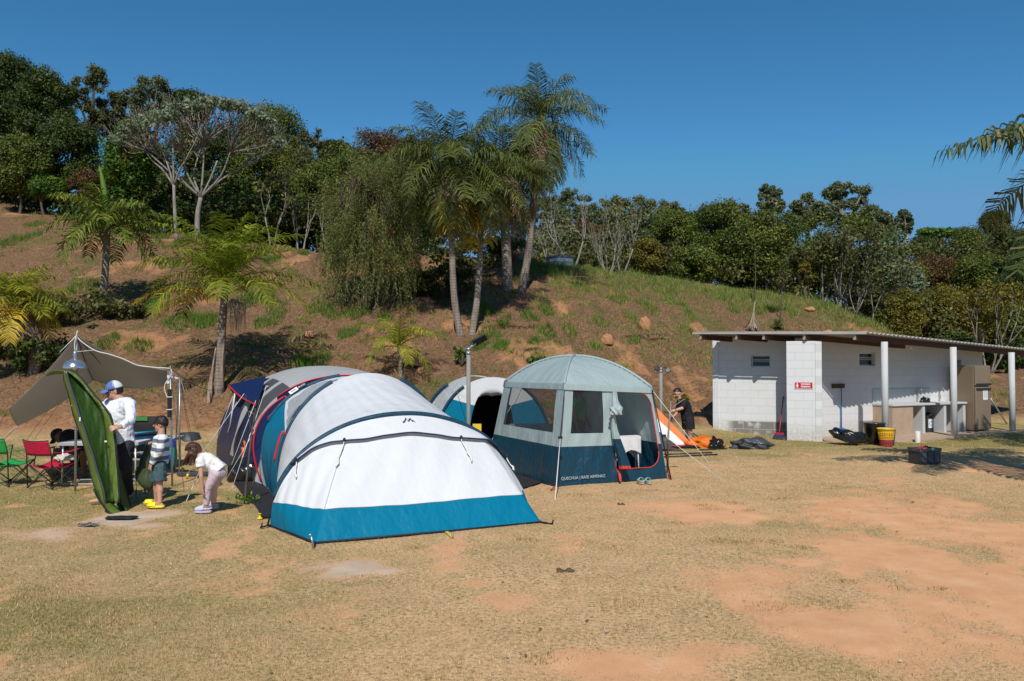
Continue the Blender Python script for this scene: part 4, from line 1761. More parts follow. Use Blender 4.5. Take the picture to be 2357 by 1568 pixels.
for i, (u, vt, wd, Y, vl, lb_) in enumerate([(1778, 415, 75, 62, 500, 'tall eucalyptus with a small detached top behind the bushy trees'),
                                             (1860, 440, 110, 62, 540, 'middle tall eucalyptus with puffy clumps against the sky'),
                                             (1955, 408, 150, 60, 540, 'tallest eucalyptus with broad clumpy crown against the sky'),
                                             (2010, 470, 110, 60, 560, 'leaning lower eucalyptus right of the tallest one'),
                                             (2085, 478, 46, 60, 545, 'thin lone eucalyptus at the right end of the tall group'),
                                             (1690, 452, 90, 66, 540, 'eucalyptus top showing over the bushy trees')]):
    broad('eucalyptus', lb_, 'tree', u, Y, vt, wd, 'leaf_euc', 'euc', vl, 240 + i, .25, 'bark_pale', dens=1.3, depthk=.6)
for i, (u, vt, wd, Y, vl, mt, kd, lb_) in enumerate([
        (2295, 478, 80, 70, 545, 'leaf_dark', 'dense', 'round dark tree standing alone on the right skyline'),
        (2135, 535, 90, 62, 620, 'leaf_dark', 'dense', 'low dark tree at the foot of the right skyline'),
        (2235, 515, 130, 60, 620, 'leaf_mid', 'dense', 'green hillside tree right of the flat topped tree'),
        (2335, 505, 130, 58, 640, 'leaf_olive', 'dense', 'brownish green hillside tree at the right frame edge below the round one'),
        (2150, 580, 150, 54, 680, 'leaf_rust', 'dense', 'reddish brown tree in the middle of the right hillside'),
        (2260, 575, 150, 52, 690, 'leaf_mid', 'dense', 'feathery green tree below the reddish brown one'),
        (2350, 600, 140, 50, 720, 'leaf_dark', 'dense', 'dark tree at the right frame edge behind the hanging palm frond'),
        (2090, 610, 110, 46, 720, 'leaf_silver', 'sparse', 'pale silvery leafed tree beside the scraggly trees'),
        (2170, 650, 140, 42, 770, 'leaf_gold', 'dense', 'golden green spreading tree behind the far end of the roof'),
        (2265, 680, 150, 41, 800, 'leaf_gold', 'dense', 'yellowish feathery tree with pale branches above the porch roof'),
        (2345, 690, 130, 40, 830, 'leaf_mid', 'dense', 'shadowed tree above the porch roof at the right frame edge'),
        (2060, 690, 110, 40, 790, 'leaf_mid', 'dense', 'leafy bush with yellowing leaves at the right foot of the ridge'),
        (2310, 780, 120, 36, 900, 'leaf_dark', 'dense', 'dark undergrowth tree seen under the end of the porch roof'),
        (2190, 760, 120, 38, 860, 'leaf_dark', 'dense', 'dark low tree just over the corrugated roof edge'),
        (2010, 620, 130, 46, 730, 'leaf_olive', 'dense', 'olive tree behind the scraggly pale branched trees'),
        (1900, 575, 140, 47, 690, 'leaf_mid', 'dense', 'green tree between the bushy mass and the scraggly trees')]):
    broad('hillside_tree', lb_, 'tree', u, Y, vt, wd, mt, kd, vl, 260 + i, .2, group=RT, dens=1.0)
# flat topped tree
b = tree_at(2168, 64)
t = thing('flat_topped_tree', 'flat topped spreading tree on the right skyline', 'tree', b)
cs = [list(D(2168 + rnd.uniform(-46, 46), 536 + rnd.uniform(-6, 6), 64 + rnd.uniform(-2, 2))) for i in range(26)]
Q, rn = blob_leaves(cs, np.full(26, .55), 170, .22, .4, .4)
crown_obj(t, Q, rn, 'leaf_bright')
m = MB()
limb(m, [b, D(2168, 560, 64)], .2, .14)
for c in cs[:10]:
    limb(m, curve([D(2168, 562, 64), lerp(D(2168, 560, 64), V(c), .6), V(c)], 4), .08, .03, 5)
m.build('trunk', 'bark_brown', t)
# bare and scraggly trees on the ridge
bare('bare_tree', 'leafless pale forked tree beside the water tank', 'tree', 1318, 39.5, 440, 41, stems=2, spread=.6, depth=4, r0=.06, lean=.5)
bare('bare_tree', 'leafless many stemmed pale shrub tree on the ridge', 'tree', 1398, 40, 500, 42, stems=7, spread=.4, depth=3, r0=.035, lean=.55)
bare('bare_tree', 'leafless pale tree with one long side limb on the ridge', 'tree', 1432, 40.5, 470, 43, stems=2, spread=.65, depth=4, r0=.055, lean=.35, mat='leaf_gold', nleaf=160)
bare('bare_tree', 'leafless thin trunks directly right of the tall palm', 'tree', 1262, 41, 500, 44, stems=3, spread=.4, depth=3, r0=.04, lean=.25)
for i, (u, vt, mt, lb_) in enumerate([(1888, 565, 'leaf_olive', 'scraggly pale stemmed tree left of its pair on the ridge'), (1945, 545, 'leaf_olive', 'scraggly pale stemmed tree fanning out at the ridge end'),
                                      (2000, 580, 'leaf_euc', 'thin pale branched tree nearest the silvery leafed tree')]):
    bare('scraggly_tree', lb_, 'tree', u, 40.5, vt, 50 + i, stems=6, spread=.45, depth=3, mat=mt, nleaf=4200, leaf=.16, r0=.04, lean=.6)
bare('scraggly_tree', 'pale branched tree with yellow leaves above the porch roof', 'tree', 2275, 35, 660, 57, stems=4, spread=.45, depth=3, mat='leaf_gold', nleaf=2600, leaf=.14, r0=.05, lean=.35)
broad('shrub', 'yellow leafed shrub at the foot of the scraggly trees', 'shrub', 1862, 40, 590, 50, 'leaf_gold', 'sparse', 660, 71, .14, dens=.5)
broad('shrub', 'yellow green creeper covered shrub at the ridge end above the roof', 'shrub', 2085, 36.5, 660, 100, 'leaf_gold', 'dense', 790, 72, .15, dens=.7)

# ---- undergrowth closing the wood floor
def mass(label, pts, mat, leaf, seed, per=170):
    cs, rs = [], []
    rg = random.Random(seed)
    for (u, Y, vt, n, sp) in pts:
        b = tree_at(u, Y)
        zt = 2 + (HOR - vt) / FOC * Y
        for i in range(n):
            x = b.x + rg.uniform(-1, 1) * sp
            y = b.y + rg.uniform(-1.5, 2.5)
            z0 = TZ(x, y)
            cs.append((x, y, z0 + (max(zt - z0, .6)) * rg.random() ** .8))
            rs.append(rg.uniform(.5, 1.1))
    Q, rn = blob_leaves(cs, rs, per, leaf, .35, .85)
    me = quads_mesh('undergrowth', Q, 4, rn, None)
    tag(link_mesh('undergrowth', me, mat), label, 'undergrowth', kind='stuff')


mass('sunlit thicket of saplings and creepers filling the hilltop wood', [(u, 51, 330, 16, 2.4) for u in range(560, 1010, 60)] + [(u, 46, 420, 12, 2.0) for u in range(560, 1010, 60)], 'leaf_mid', .2, 3)
mass('tall dark wood continuing along the hilltop beyond the left frame edge', [(u, 52, 170, 34, 3.2) for u in range(-1100, -60, 90)], 'leaf_dark', .3, 7, 210)
mass('green wood continuing over the valley beyond the right frame edge', [(u, 50, 560, 26, 3.0) for u in range(2420, 3500, 90)], 'leaf_mid', .28, 8, 210)
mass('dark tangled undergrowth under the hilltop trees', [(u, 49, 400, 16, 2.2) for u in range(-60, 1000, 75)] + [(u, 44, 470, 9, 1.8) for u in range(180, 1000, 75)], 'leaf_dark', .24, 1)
mass('grey green thicket of distant saplings behind the leafless trees', [(u, 66, 490, 12, 2.6) for u in range(1230, 1600, 50)] + [(u, 58, 540, 10, 2.2) for u in range(1230, 1560, 50)], 'leaf_euc', .22, 4)
mass('dark green thicket under the tall eucalyptus group', [(u, 57, 505, 12, 2.4) for u in range(1640, 2110, 48)] + [(u, 52, 560, 10, 2.2) for u in range(1860, 2110, 50)], 'leaf_mid', .21, 5)
mass('mixed undergrowth along the eastern ridge wood', [(u, 47, 590, 12, 1.8) for u in range(1250, 2080, 70)] + [(u, 42, 700, 10, 1.6) for u in range(2040, 2460, 60)] + [(u, 55, 560, 10, 2.2) for u in range(1240, 2460, 80)], 'leaf_olive', .2, 2)

# ---- palms
def frond(m, base, az, el, L, droop, ll, n=34, wd=.034, hang=.5, rg=rnd, rr=.018, tone=.45, plume=.35, twist=0):
    """one arching feather frond; returns rows of (quad corners, rnd)"""
    rach = [V(base)]
    K = 12
    for i in range(K):
        t = (i + .5) / K
        a = el - droop * t ** 1.25
        h = math.cos(a)
        rach.append(rach[-1] + V((math.cos(az) * h, math.sin(az) * h, math.sin(a))) * (L / K))
    m.tube(rach, [lerp(rr, .004, i / K) for i in range(K + 1)], 5)
    Q, rn = [], []
    sidev = V((-math.sin(az), math.cos(az), 0))
    for i in range(n):
        t = .10 + .9 * i / (n - 1)
        j = min(int(t * K), K - 1)
        p = lerp(rach[j], rach[j + 1], t * K - j)
        tan = (rach[j + 1] - rach[j]).normalized()
        nrm = sidev.cross(tan) * -1
        env = min(1, .45 + 2.2 * t) * (1 - .55 * max(0, t - .55) / .45)
        for sgn in (-1, 1):
            l = ll * env * rg.uniform(.8, 1.12)
            d1 = (sidev * sgn * rg.uniform(.8, 1) + tan * rg.uniform(.35, .75) + nrm * rg.uniform(-plume, plume * 1.2)).normalized()
            d2 = (d1 + V((0, 0, -hang * 1.5))).normalized()
            p1 = p + d1 * l * .5
            p2 = p1 + d2 * l * .5
            wv = d1.cross(nrm).normalized() * wd * .5
            k = min(1, max(0, rg.gauss(tone, .2)))
            Q += [p - wv * .6, p1 - wv, p1 + wv, p + wv * .6, p1 - wv, p2 - wv * .12, p2 + wv * .12, p1 + wv]
            rn += [k, k]
    return Q, rn


def frond_part(root, name, mat, stem, *a, **kw):
    m = MB()
    Q, rn = frond(m, *a, **kw)
    nv = len(m.v)
    me = m.mesh(name)
    # join rachis and leaflets in one mesh
    nq = len(rn)
    vs = m.v + [tuple(q) for q in Q]
    fs = m.f + [[nv + 4 * i, nv + 4 * i + 1, nv + 4 * i + 2, nv + 4 * i + 3] for i in range(nq)]
    bpy.data.meshes.remove(me)
    me = bpy.data.meshes.new(name)
    me.from_pydata(vs, [], fs)
    at = me.attributes.new('rnd', 'FLOAT', 'FACE')
    at.data.foreach_set('value', np.array([.6] * len(m.f) + rn, np.float32))
    return link_mesh(name, me, mat, root)


def palm(name, label, pts, r0, r1, nf, L, ll, mat, seed, dead=4, spear=True, el=(-.35, 1.25), droop=(1.0, 1.7), yellow=0, bk='bark_palm',
         fibre=0, group=None, wd=.034, n=34, hang=.5, tone=.45, dead_l=.8, cat='palm', plume=.35, deadmat='frond_dead'):
    """pts: trunk line, base first; crown at its top"""
    rg = random.Random(seed)
    t = thing(name, label, cat, pts[0], group)
    top = V(pts[-1])
    m = MB()
    cv = curve([V(pts[0]) - V((0, 0, .15))] + list(pts[1:]), 22)
    rs = [lerp(r0, r1, (i / 22) ** .7) * (1 + .03 * math.sin(i * 2.1)) for i in range(23)]
    m.tube(cv, rs, 12)
    tr = m.build('trunk', bk, t)
    if fibre:
        m = MB()
        i0 = int(22 * (1 - fibre))
        m.tube(cv[i0:], [r * 1.22 + rg.uniform(0, .02) for r in rs[i0:]], 10)
        for k in range(int(40 * fibre) + 10):
            i = rg.randint(i0, 21)
            a = rg.uniform(0, 2 * PI)
            d = V((math.cos(a), math.sin(a), 0))
            m.bar(cv[i] + d * rs[i], cv[i] + d * (rs[i] + .1) + V((0, 0, .22)), .05, .02)
        m.build('leaf_bases', 'bark_fibre', t)
    for i in range(nf):
        f = i / max(nf - 1, 1)
        az = i * 2.39996 + rg.uniform(-.25, .25)
        e = lerp(el[1], el[0], f) + rg.uniform(-.12, .12)
        mt = 'frond_yellow' if i >= nf - yellow else mat
        l = L * rg.uniform(.88, 1.1) * (0.8 + .2 * min(1, f * 4))
        frond_part(t, 'frond', mt, None, top + V((0, 0, .1 * (1 - f))), az, e, l, lerp(droop[0], droop[1], rg.random()), ll, rg=rg, wd=wd, n=n, hang=hang, tone=tone, plume=plume)
    if spear:
        frond_part(t, 'spear_leaf', mat, None, top, rg.uniform(0, 6), 1.5, L * .55, .15, ll * .3, rg=rg, wd=wd, n=20, hang=.0, tone=.8)
    for i in range(dead):
        az = rg.uniform(0, 2 * PI)
        o = frond_part(t, 'dead_frond', deadmat, None, top - V((0, 0, .1)), az, rg.uniform(-.75, -.3), L * dead_l * rg.uniform(.7, 1), rg.uniform(.9, 1.2), ll * .55, rg=rg, wd=wd * .8, n=n, hang=.9)
    return t


def pl(u, v, Y):
    return D(u, v, Y)


b = onhill(1062, 775)
Y = b.y
palm('queen_palm', 'curved grey trunked palm of the front pair, left stem with shaggy crown', [b, pl(1046, 690, Y), pl(1040, 560, Y), pl(1037, 385, Y)], .135, .09, 38, 2.6, .85, 'frond_grey', 301, droop=(.9, 1.7), dead=9, fibre=.28, yellow=3, tone=.42, el=(-1.0, 1.35), n=46, hang=.7)
b = onhill(1084, 772)
Y = b.y + .3
palm('queen_palm', 'grey trunked palm of the front pair leaning right with yellow lower fronds', [b, pl(1098, 690, Y), pl(1106, 570, Y), pl(1108, 420, Y)], .13, .09, 32, 2.4, .75, 'frond_grey', 302, droop=(.9, 1.7), dead=8, fibre=.2, yellow=5, tone=.42, el=(-1.0, 1.2), n=44, hang=.7)
b = onhill(1198, 672)
Y = b.y
palm('queen_palm', 'tallest palm with slanting grey trunk rising above the skyline', [b, pl(1216, 585, Y), pl(1228, 480, Y), pl(1242, 285, Y)], .17, .11, 30, 3.0, .95, 'frond_grey', 303, dead=10, fibre=.34, yellow=2, tone=.5, el=(-1.0, 1.5), droop=(1.05, 1.75), dead_l=1.15, n=50, hang=.8)
b = onhill(1168, 668)
Y = b.y
palm('queen_palm', 'thick trunked shaggy palm between the front pair and the tallest palm', [b, pl(1166, 590, Y), pl(1160, 480, Y), pl(1158, 380, Y)], .22, .16, 30, 2.5, .8, 'frond_grey', 304, dead=16, fibre=.35, yellow=2, el=(-.9, 1.1), dead_l=1.2, n=38)
b = onhill(1198, 600)
Y = b.y + .8
palm('queen_palm', 'hidden palm with orange fibrous trunk behind the tallest palm', [b, pl(1192, 540, Y), pl(1188, 470, Y)], .3, .22, 12, 1.6, .55, 'frond_grey', 305, dead=6, fibre=.9, el=(-.6, 1.0), dead_l=1.0)
b = onhill(236, 722)
Y = b.y
t = palm('young_palm', 'palm with pale trunk and tall upright spear leaf behind the tarp shelter', [b, pl(238, 680, Y), pl(243, 610, Y), pl(247, 520, Y)], .14, .11, 22, 2.2, .75, 'frond_green', 306, dead=0, spear=False, el=(-.15, 1.15), droop=(.95, 1.7), wd=.055, n=28, hang=.8, tone=.5)
m = MB()
sp = [pl(247, 530, Y), pl(244, 470, Y), pl(238, 425, Y), pl(229, 381, Y)]
m.tube(curve(sp, 10), [.05, .06, .07, .09, .10, .105, .10, .09, .07, .045, .008], 6)
leafmat('spear_green', (.13, .25, .03), (.13, .25, .03))
o = m.build('spear_leaf', 'spear_green', t)
at = o.data.attributes.new('rnd', 'FLOAT', 'FACE')
b = onhill(500, 905)
Y = b.y
t = palm('young_palm', 'young palm with yellow side fronds and hanging dry seed tuft behind the navy tent', [b, pl(506, 860, Y), pl(512, 740, Y), pl(520, 650, Y)], .17, .09, 24, 2.55, .72, 'frond_lime', 337, dead=0, el=(.1, 1.5), droop=(.8, 1.5), wd=.04, n=42, hang=.45, tone=.45)
rg = random.Random(3)
for az, e, dr_ in ((PI + .1, .5, 1.25), (PI - .35, .35, 1.2)):
    frond_part(t, 'frond', 'frond_yellow', None, pl(516, 690, Y), az, e, 2.6, dr_, .5, rg=rg, n=40, hang=.8)
frond_part(t, 'frond', 'frond_lime', None, pl(520, 680, Y), .1, .55, 2.6, 1.1, .5, rg=rg, n=40, hang=.8, tone=.95)
m = MB()
c = pl(545, 695, Y)
for i in range(150):
    a, q = rg.uniform(0, 2 * PI), rg.random()
    p = c + V((math.cos(a) * q * .26, math.sin(a) * q * .2, rg.uniform(-.12, .06)))
    m.tube([pl(530, 688, Y), p, p + V((rg.uniform(-.03, .08), 0, -rg.uniform(.25, .85)))], [.006, .007, .003], 4)
plain('dry_tuft', (.40, .33, .25), .9, .25, 20)
m.build('seed_tuft', 'dry_tuft', t)
m = MB()
for i, (u, v, u2, v2) in enumerate(((484, 925, 497, 800), (480, 930, 490, 840), (512, 905, 516, 780))):
    m.tube(curve([onhill(u, min(v, 930)), D((u + u2) / 2 - 3, (v + v2) / 2, Y - .1), D(u2, v2, Y - .05)], 6), [.05, .05, .045, .04, .03, .025, .02], 6)
m.build('old_sheath', 'bark_fibre', t)
b = onhill(75, 860)
Y = b.y
palm('yellow_palm', 'yellowing palm cut by the left frame edge with shaggy trunk', [b, pl(82, 820, Y), pl(70, 770, Y), pl(38, 700, Y)], .16, .12, 26, 1.65, .6, 'frond_lime', 308, dead=4, fibre=.75, el=(-.3, 1.3), yellow=6, n=36, hang=.45, tone=.7)
b = onhill(922, 868)
Y = b.y
palm('small_palm', 'small lime green palm on the slope behind the big white tent', [b, pl(922, 840, Y), pl(918, 800, Y)], .07, .05, 14, 1.35, .4, 'frond_lime', 309, dead=1, el=(.1, 1.35), n=30, wd=.025, tone=.75)
# right palm, its trunk out of the frame
Xp, Yp = 9.3, 12.9
palm('coconut_palm', 'palm outside the right frame edge whose fronds hang into the picture', [V((Xp, Yp, TZ(Xp, Yp))), V((Xp + .1, Yp, 2)), V((Xp, Yp, 4.95))], .22, .14, 12, 2.5, .8, 'frond_dark', 310, dead=2, el=(-.5, 1.2), n=44, wd=.045, hang=1.0, tone=.6)
t = [o for o in bpy.data.objects if o.get('label', '').startswith('palm outside')][0]
for tip, e, L, dr_ in (((2195, 355, 12.4), .40, 3.1, .85), ((2290, 640, 11.9), -.40, 2.9, .55), ((2352, 420, 11.2), .15, 2.3, 1.4)):
    p = D(*tip)
    az = math.atan2(p.y - Yp, p.x - Xp)
    frond_part(t, 'frond', 'frond_dark', None, V((Xp, Yp, 5.0)), az, e, L, dr_, .8, rg=rg, n=48, wd=.045, hang=1.3, tone=.55)

palm('coconut_palm', 'second palm beyond the right frame edge shading the end of the porch', [V((13.3, 17.2, TZ(13.3, 17.2))), V((13.3, 17.2, 2.4)), V((13.2, 17.2, 5.2))], .2, .13, 16, 2.5, .8, 'frond_dark', 311, dead=2, el=(-.5, 1.2), n=40, wd=.05, hang=1.0, tone=.6)

# ---- shrubs and small plants on the slope
def shrub(label, u, v, w_, h, mat, n, leaf, seed, name='shrub', cat='shrub', twigs=True, asp=.5):
    rg = random.Random(seed)
    b = onhill(u, v)
    t = thing(name, label, cat, b)
    cs = [(b.x + rg.uniform(-1, 1) * w_, b.y + rg.uniform(-.6, .6) * w_, b.z + h * (.25 + .7 * rg.random() * (1 - .4 * abs(rg.uniform(-1, 1))))) for i in range(22)]
    Q, rn = blob_leaves(cs, [w_ * .27 * rg.uniform(.6, 1.3) for c in cs], n, leaf, .3, .8, asp=asp)
    crown_obj(t, Q, rn, mat, 'foliage')
    m = MB()
    for c in cs:
        limb(m, curve([b, lerp(b, V(c), .55) + V((0, 0, .1)), V(c)], 4), .02, .006, 5)
    m.build('stem', 'bark_brown', t)
    return t


shrub('sprawling olive leafed shrub on the slope between the yellow palm and the tarp shelter', 165, 752, 1.55, 1.15, 'leaf_olive', 150, .16, 1)
shrub('thin olive shrub at the foot of the pale trunked palm', 275, 735, .8, .5, 'leaf_olive', 60, .13, 2)
shrub('shaded dark bush below the yellow palm', 50, 850, 1.2, .9, 'leaf_dark', 110, .14, 3)
shrub('small bright green pinnate seedling above the floodlight post shoulder', 1062, 845, .22, .75, 'leaf_bright', 14, .12, 4, 'seedling', 'plant')
shrub('small bright green seedling left of the pale green shelter roof', 1236, 838, .26, .25, 'leaf_bright', 16, .12, 5, 'seedling', 'plant')
shrub('dark bush in the shade under the palm clump', 1010, 690, 1.2, 1.3, 'leaf_dark', 110, .16, 6)
shrub('dry tangled bush behind the trunks of the front palm pair', 1075, 640, 1.3, 1.9, 'leaf_olive', 130, .15, 8)
shrub('shady thicket on the crest behind the thick trunked palm', 1140, 610, 1.4, 1.6, 'leaf_dark', 130, .16, 9)
shrub('low twiggy bush right of the weeping tree', 965, 680, .8, 1.1, 'leaf_olive', 90, .13, 7)
# yuccas and thin saplings above the roof
b = onhill(1728, 764)
t = thing('yucca', 'yucca with a skirt of dead grey leaves above the washroom roof', 'yucca', b)
m = MB()
rg = random.Random(8)
top = D(1738, 694, b.y)
m.tube([b, lerp(b, top, .5), top], [.05, .045, .02], 7)
m.build('stem', 'bark_fibre', t)
Q, rn = [], []
for i in range(320):
    a = rg.uniform(0, 2 * PI)
    s = lerp(b, top, rg.uniform(.3, .72))
    d = V((math.cos(a), math.sin(a), 0))
    e = V((s.x, s.y, b.z + rg.uniform(-.02, .2))) + d * rg.uniform(.12, .36)
    w2 = V((-d.y, d.x, 0)) * .02
    Q += [s - w2, e - w2 * .5, e + w2 * .5, s + w2]
    rn.append(rg.uniform(.5, 1))
crown_obj(t, np.array([list(q) for q in Q]), rn, 'frond_dead', 'dead_leaves')
Q, rn = [], []
def rosette(c, n, L, mat, root, elr=(.1, 1.4), wd=.03):
    Q, rn = [], []
    for i in range(n):
        a, e = rg.uniform(0, 2 * PI), rg.uniform(*elr)
        d = V((math.cos(a) * math.cos(e), math.sin(a) * math.cos(e), math.sin(e)))
        w2 = V((-math.sin(a), math.cos(a), 0)) * wd
        q = c + d * L * rg.uniform(.8, 1.1)
        mid = lerp(c, q, .5)
        Q += [c - w2 * .5, mid - w2, mid + w2, c + w2 * .5, mid - w2, q, q, mid + w2]
        k = rg.random()
        rn += [k, k]
    crown_obj(root, np.array([list(q) for q in Q]), rn, mat, 'leaves')
b = onhill(1790, 759)
t = thing('yucca', 'variegated green and cream yucca rosette above the washroom roof', 'yucca', b)
rosette(b + V((0, 0, .1)), 60, .42, 'leaf_silver', t)
rosette(b + V((0, 0, .1)), 60, .42, 'frond_lime', t)
b = onhill(1335, 625)
for (u, v, lb_) in ((1432, 598, 'spiky green yucca at the foot of the leafless side limb tree'),):
    b = onhill(u, v)
    t = thing('yucca', lb_, 'yucca', b)
    rosette(b + V((0, 0, .5)), 70, .7, 'frond_lime', t, (-.9, 1.4), .03)
for (u, v, vt, lb_, mt) in ((1735, 700, 580, 'thin bare sapling standing on the ridge above the dead skirted yucca', None), (1795, 740, 632, 'thin sapling with a leafy top above the green yucca', 'leaf_olive')):
    b = onhill(u, v)
    t = thing('sapling', lb_, 'sapling', b)
    m = MB()
    tp = D(u + 2, vt, b.y)
    limb(m, curve([b, lerp(b, tp, .5) + V((.06, 0, 0)), tp], 6), .035, .012, 6)
    branch(m, lerp(b, tp, .8), V((.4, 0, 1)), .7, .012, 1, rg)
    m.build('trunk', 'bark_brown', t)
    if mt:
        Q, rn = blob_leaves([list(tp + V((rg.uniform(-.3, .3), 0, rg.uniform(-.6, .2)))) for i in range(7)], np.full(7, .25), 40, .14, .2)
        crown_obj(t, Q, rn, mt)
# fallen fronds, clods, litter
for i, (u, v, az, L, lb_) in enumerate(((1100, 752, -.1, 1.9, 'dry fallen palm frond at the foot of the front palm pair'), (1430, 782, .15, 1.7, 'dry fallen frond across the slope near the clay lumps'),
                                        (1205, 815, 1.0, 1.5, 'curved dry frond lying left of the shelter roof'), (1300, 648, .25, 1.9, 'grey dead stick lying near the tall palm'))):
    b = onhill(u, v)
    t = frond_part(None, 'fallen_frond', 'frond_dead', None, b + V((0, -.05, .12)), az, .12, L, .2, .3, rg=rg, n=26, hang=.4)
    tag(t, lb_, 'dead frond')
plain('clay_lump', (.42, .21, .10), .95, .25, 4, bstr=.6, bscale=14)
for i, (u, v, rx, rz_, lb_) in enumerate(((1485, 760, .27, .42, 'tallest orange clay lump on the middle of the slope'), (1398, 792, .25, .3, 'orange clay lump beside the fallen frond'), (955, 842, .42, .3, 'broad orange clay lump right of the small lime palm'),
                                          (968, 862, .16, .2, 'smaller clay lump just below the broad one'), (712, 775, .28, .16, 'flat clay lump on the slope above the navy tent'), (1905, 772, .3, .2, 'clay lump on the slope just above the roof'),
                                          (1865, 715, .3, .15, 'flat clay lump high on the eastern slope'))):
    b = onhill(u, v)
    lump('clay_lump', (b.x, b.y, b.z - .04), (rx * .8, rx * .65, rz_ * .85), 'clay_lump', lb_, 'clod', .10, seed=20 + i, group='clay lumps on the slope')
b = onhill(1332, 660)
lump('black_bag', (b.x, b.y, b.z - .02), (.14, .12, .12), 'bag_black', 'small black rag lying on the grassy slope', 'rag', .3, seed=41)
plain('stone_pale', (.4, .33, .28), .95, .2, 6, bstr=.5)
b = onhill(2138, 775)
lump('boulder', (b.x, b.y, b.z - .05), (.3, .25, .3), 'stone_pale', 'pinkish boulder behind the corrugated roof edge', 'boulder', .12, seed=44)
# water tank
b = onhill(1291, 611)
b = V((b.x + .02, b.y + .9, TZ(b.x, b.y + .9)))
plain('tank_wall', (.46, .52, .49), .8, .3, 5)
plain('tank_lid', (.07, .13, .15), .7, .2)
t = thing('water_tank', 'round pale green water tank with dark lid on the hilltop', 'water tank', b)
rT = 32 / FOC * b.y
m = MB()
hT = max(.22, 2 + (HOR - 592) / FOC * b.y - b.z)
m.lathe(b, [(rT * .93, -.3), (rT * .97, hT * .5), (rT, hT - .06)], 40)
m.build('wall', 'tank_wall', t)
m = MB()
m.lathe(b, [(rT * 1.03, hT - .08), (rT * 1.04, hT - .02), (rT * .7, hT + .05), (.01, hT + .09)], 40)
m.build('lid', 'tank_lid', t)
me = text_mesh('MAKROCAIXA', .18, .004, bold=.008)
for v in me.vertices:
    a = v.co.x / (rT * 1.0)
    v.co = V((math.sin(a) * (rT + .02 - v.co.z), -math.cos(a) * (rT + .02 - v.co.z), v.co.y))
me.transform(Matrix.Translation(b + V((0, 0, hT - .19))))
link_mesh('lettering', me, 'ink_white', t)
# blue tarp at the top left
b = onhill(38, 462)
fabric('blue_tarp', (.05, .13, .3), .5, .1)
m = MB()
m.grid([[V((b.x - .9 + 1.9 * j / 10, b.y + .4 + .9 * i / 6, b.z + .28 * math.sin(PI * j / 10) * math.sin(PI * (i + .5) / 7) + .05)) for j in range(11)] for i in range(7)])
tag(m.build('tarp_heap', 'blue_tarp', None, loc=b, solid=.01), 'small blue tarp heap at the wood edge on the left hilltop', 'tarp')
# ------------------------------------------------------------ tents
fabric('tent_white', (.74, .75, .76), .45, .10, .28, 1.6, (1, 1, .45), var=.03)
fabric('tent_blue', (.001, .185, .315), .5, .12, .4, 2.2, spec=.15)
fabric('tent_sleeve', (.012, .055, .095), .5, .05, .3, 6)
fabric('tent_navy', (.008, .020, .085), .45, .08, .4, 2)
fabric('tent_grey', (.52, .52, .51), .45, .18, .4, 2)
fabric('tent_midgrey', (.26, .265, .27), .5, .15, .4, 2)
fabric('tent_window', (.46, .48, .49), .5, .2, .8, 3.5)
fabric('shelter_pale', (.42, .52, .515), .42, .2, .4, 2.4)
fabric('shelter_dark', (.007, .05, .085), .36, .06, .75, 3, (1, 1, .55), .5)
fabric('tent_orange', (.78, .19, .015), .5, .15, .4, 3)
fabric('inner_black', (.006, .006, .008), .7, .0, .3, 3)
netting('dark_netting', (.035, .036, .04), .40)
netting('grey_netting', (.10, .10, .105), .72)
plain('piping_red', (.55, .05, .03), .6, .05)
plain('zip_red', (.62, .012, .02), .5, .05)
plain('piping_navy', (.015, .025, .07), .6, .05)
plain('ground_cloth', (.018, .018, .02), .85, .25, 8, bstr=.5, bscale=18)


def c2(x, y):
    return (800 + x * .44643) * KD, (1300 + y * .44643) * KD


def c3(x, y):
    return (960 + x * .5103) * KD, (1300 + y * .5103) * KD


def c4p(x, y):
    return (1600 + x * .48367) * KD, (1240 + y * .48367) * KD


def rope(parent, p, q, r=.0045, mat='rope_white', name='guy_rope', sag=.0):
    m = MB()
    m.tube([lerp(V(p), V(q), t) - V((0, 0, sag * 4 * t * (1 - t))) for t in np.linspace(0, 1, 9 if sag else 2)], r, 6)
    return m.build(name, mat, parent)


# ---- the big white and blue tent
L1a, L0a, R0a = G(622, 1212), G(725, 1252), G(1245, 1204)
eA = (R0a - L0a).normalized()
nA = V((-eA.y, eA.x, 0))
sL0, sR0, sL1 = 0, (R0a - L0a).dot(eA), (L1a - L0a).dot(eA)
R1a = L1a + eA * (sR0 - sL1 + (sL0 - sL1))
OA = (L1a + R1a) / 2
wA = (R1a - L1a).length / 2
tent = thing('family_tent', 'large white family tent with teal blue skirt and dark pole sleeves, nearest to the camera', 'tent', OA)


def archA(t, w, H, sc=0, p=.92, bul=0):
    return lambda ph: OA + eA * (sc - w * math.cos(ph) * (1 + bul * math.sin(2 * ph) * (math.cos(ph) > 0))) + nA * t + V((0, 0, H * max(0, math.sin(ph)) ** p))


_g1, _g3 = G(640, 1150), G(617, 1128)
T1, T3 = (_g1 - OA).dot(nA), (_g3 - OA).dot(nA) + .35
ar2 = archA(0, wA, 1.30)
c1A = D(848, 862, OA.y + T1 * nA.y)
sc1 = (c1A - OA).dot(eA) + .02
w1_ = sc1 - (_g1 - OA).dot(eA)
ar1 = archA(T1, w1_, c1A.z + .02, sc1, bul=.05)
ar3 = archA(T3, sc1 - (_g3 - OA).dot(eA), 1.74, sc1 + .03, bul=.20)


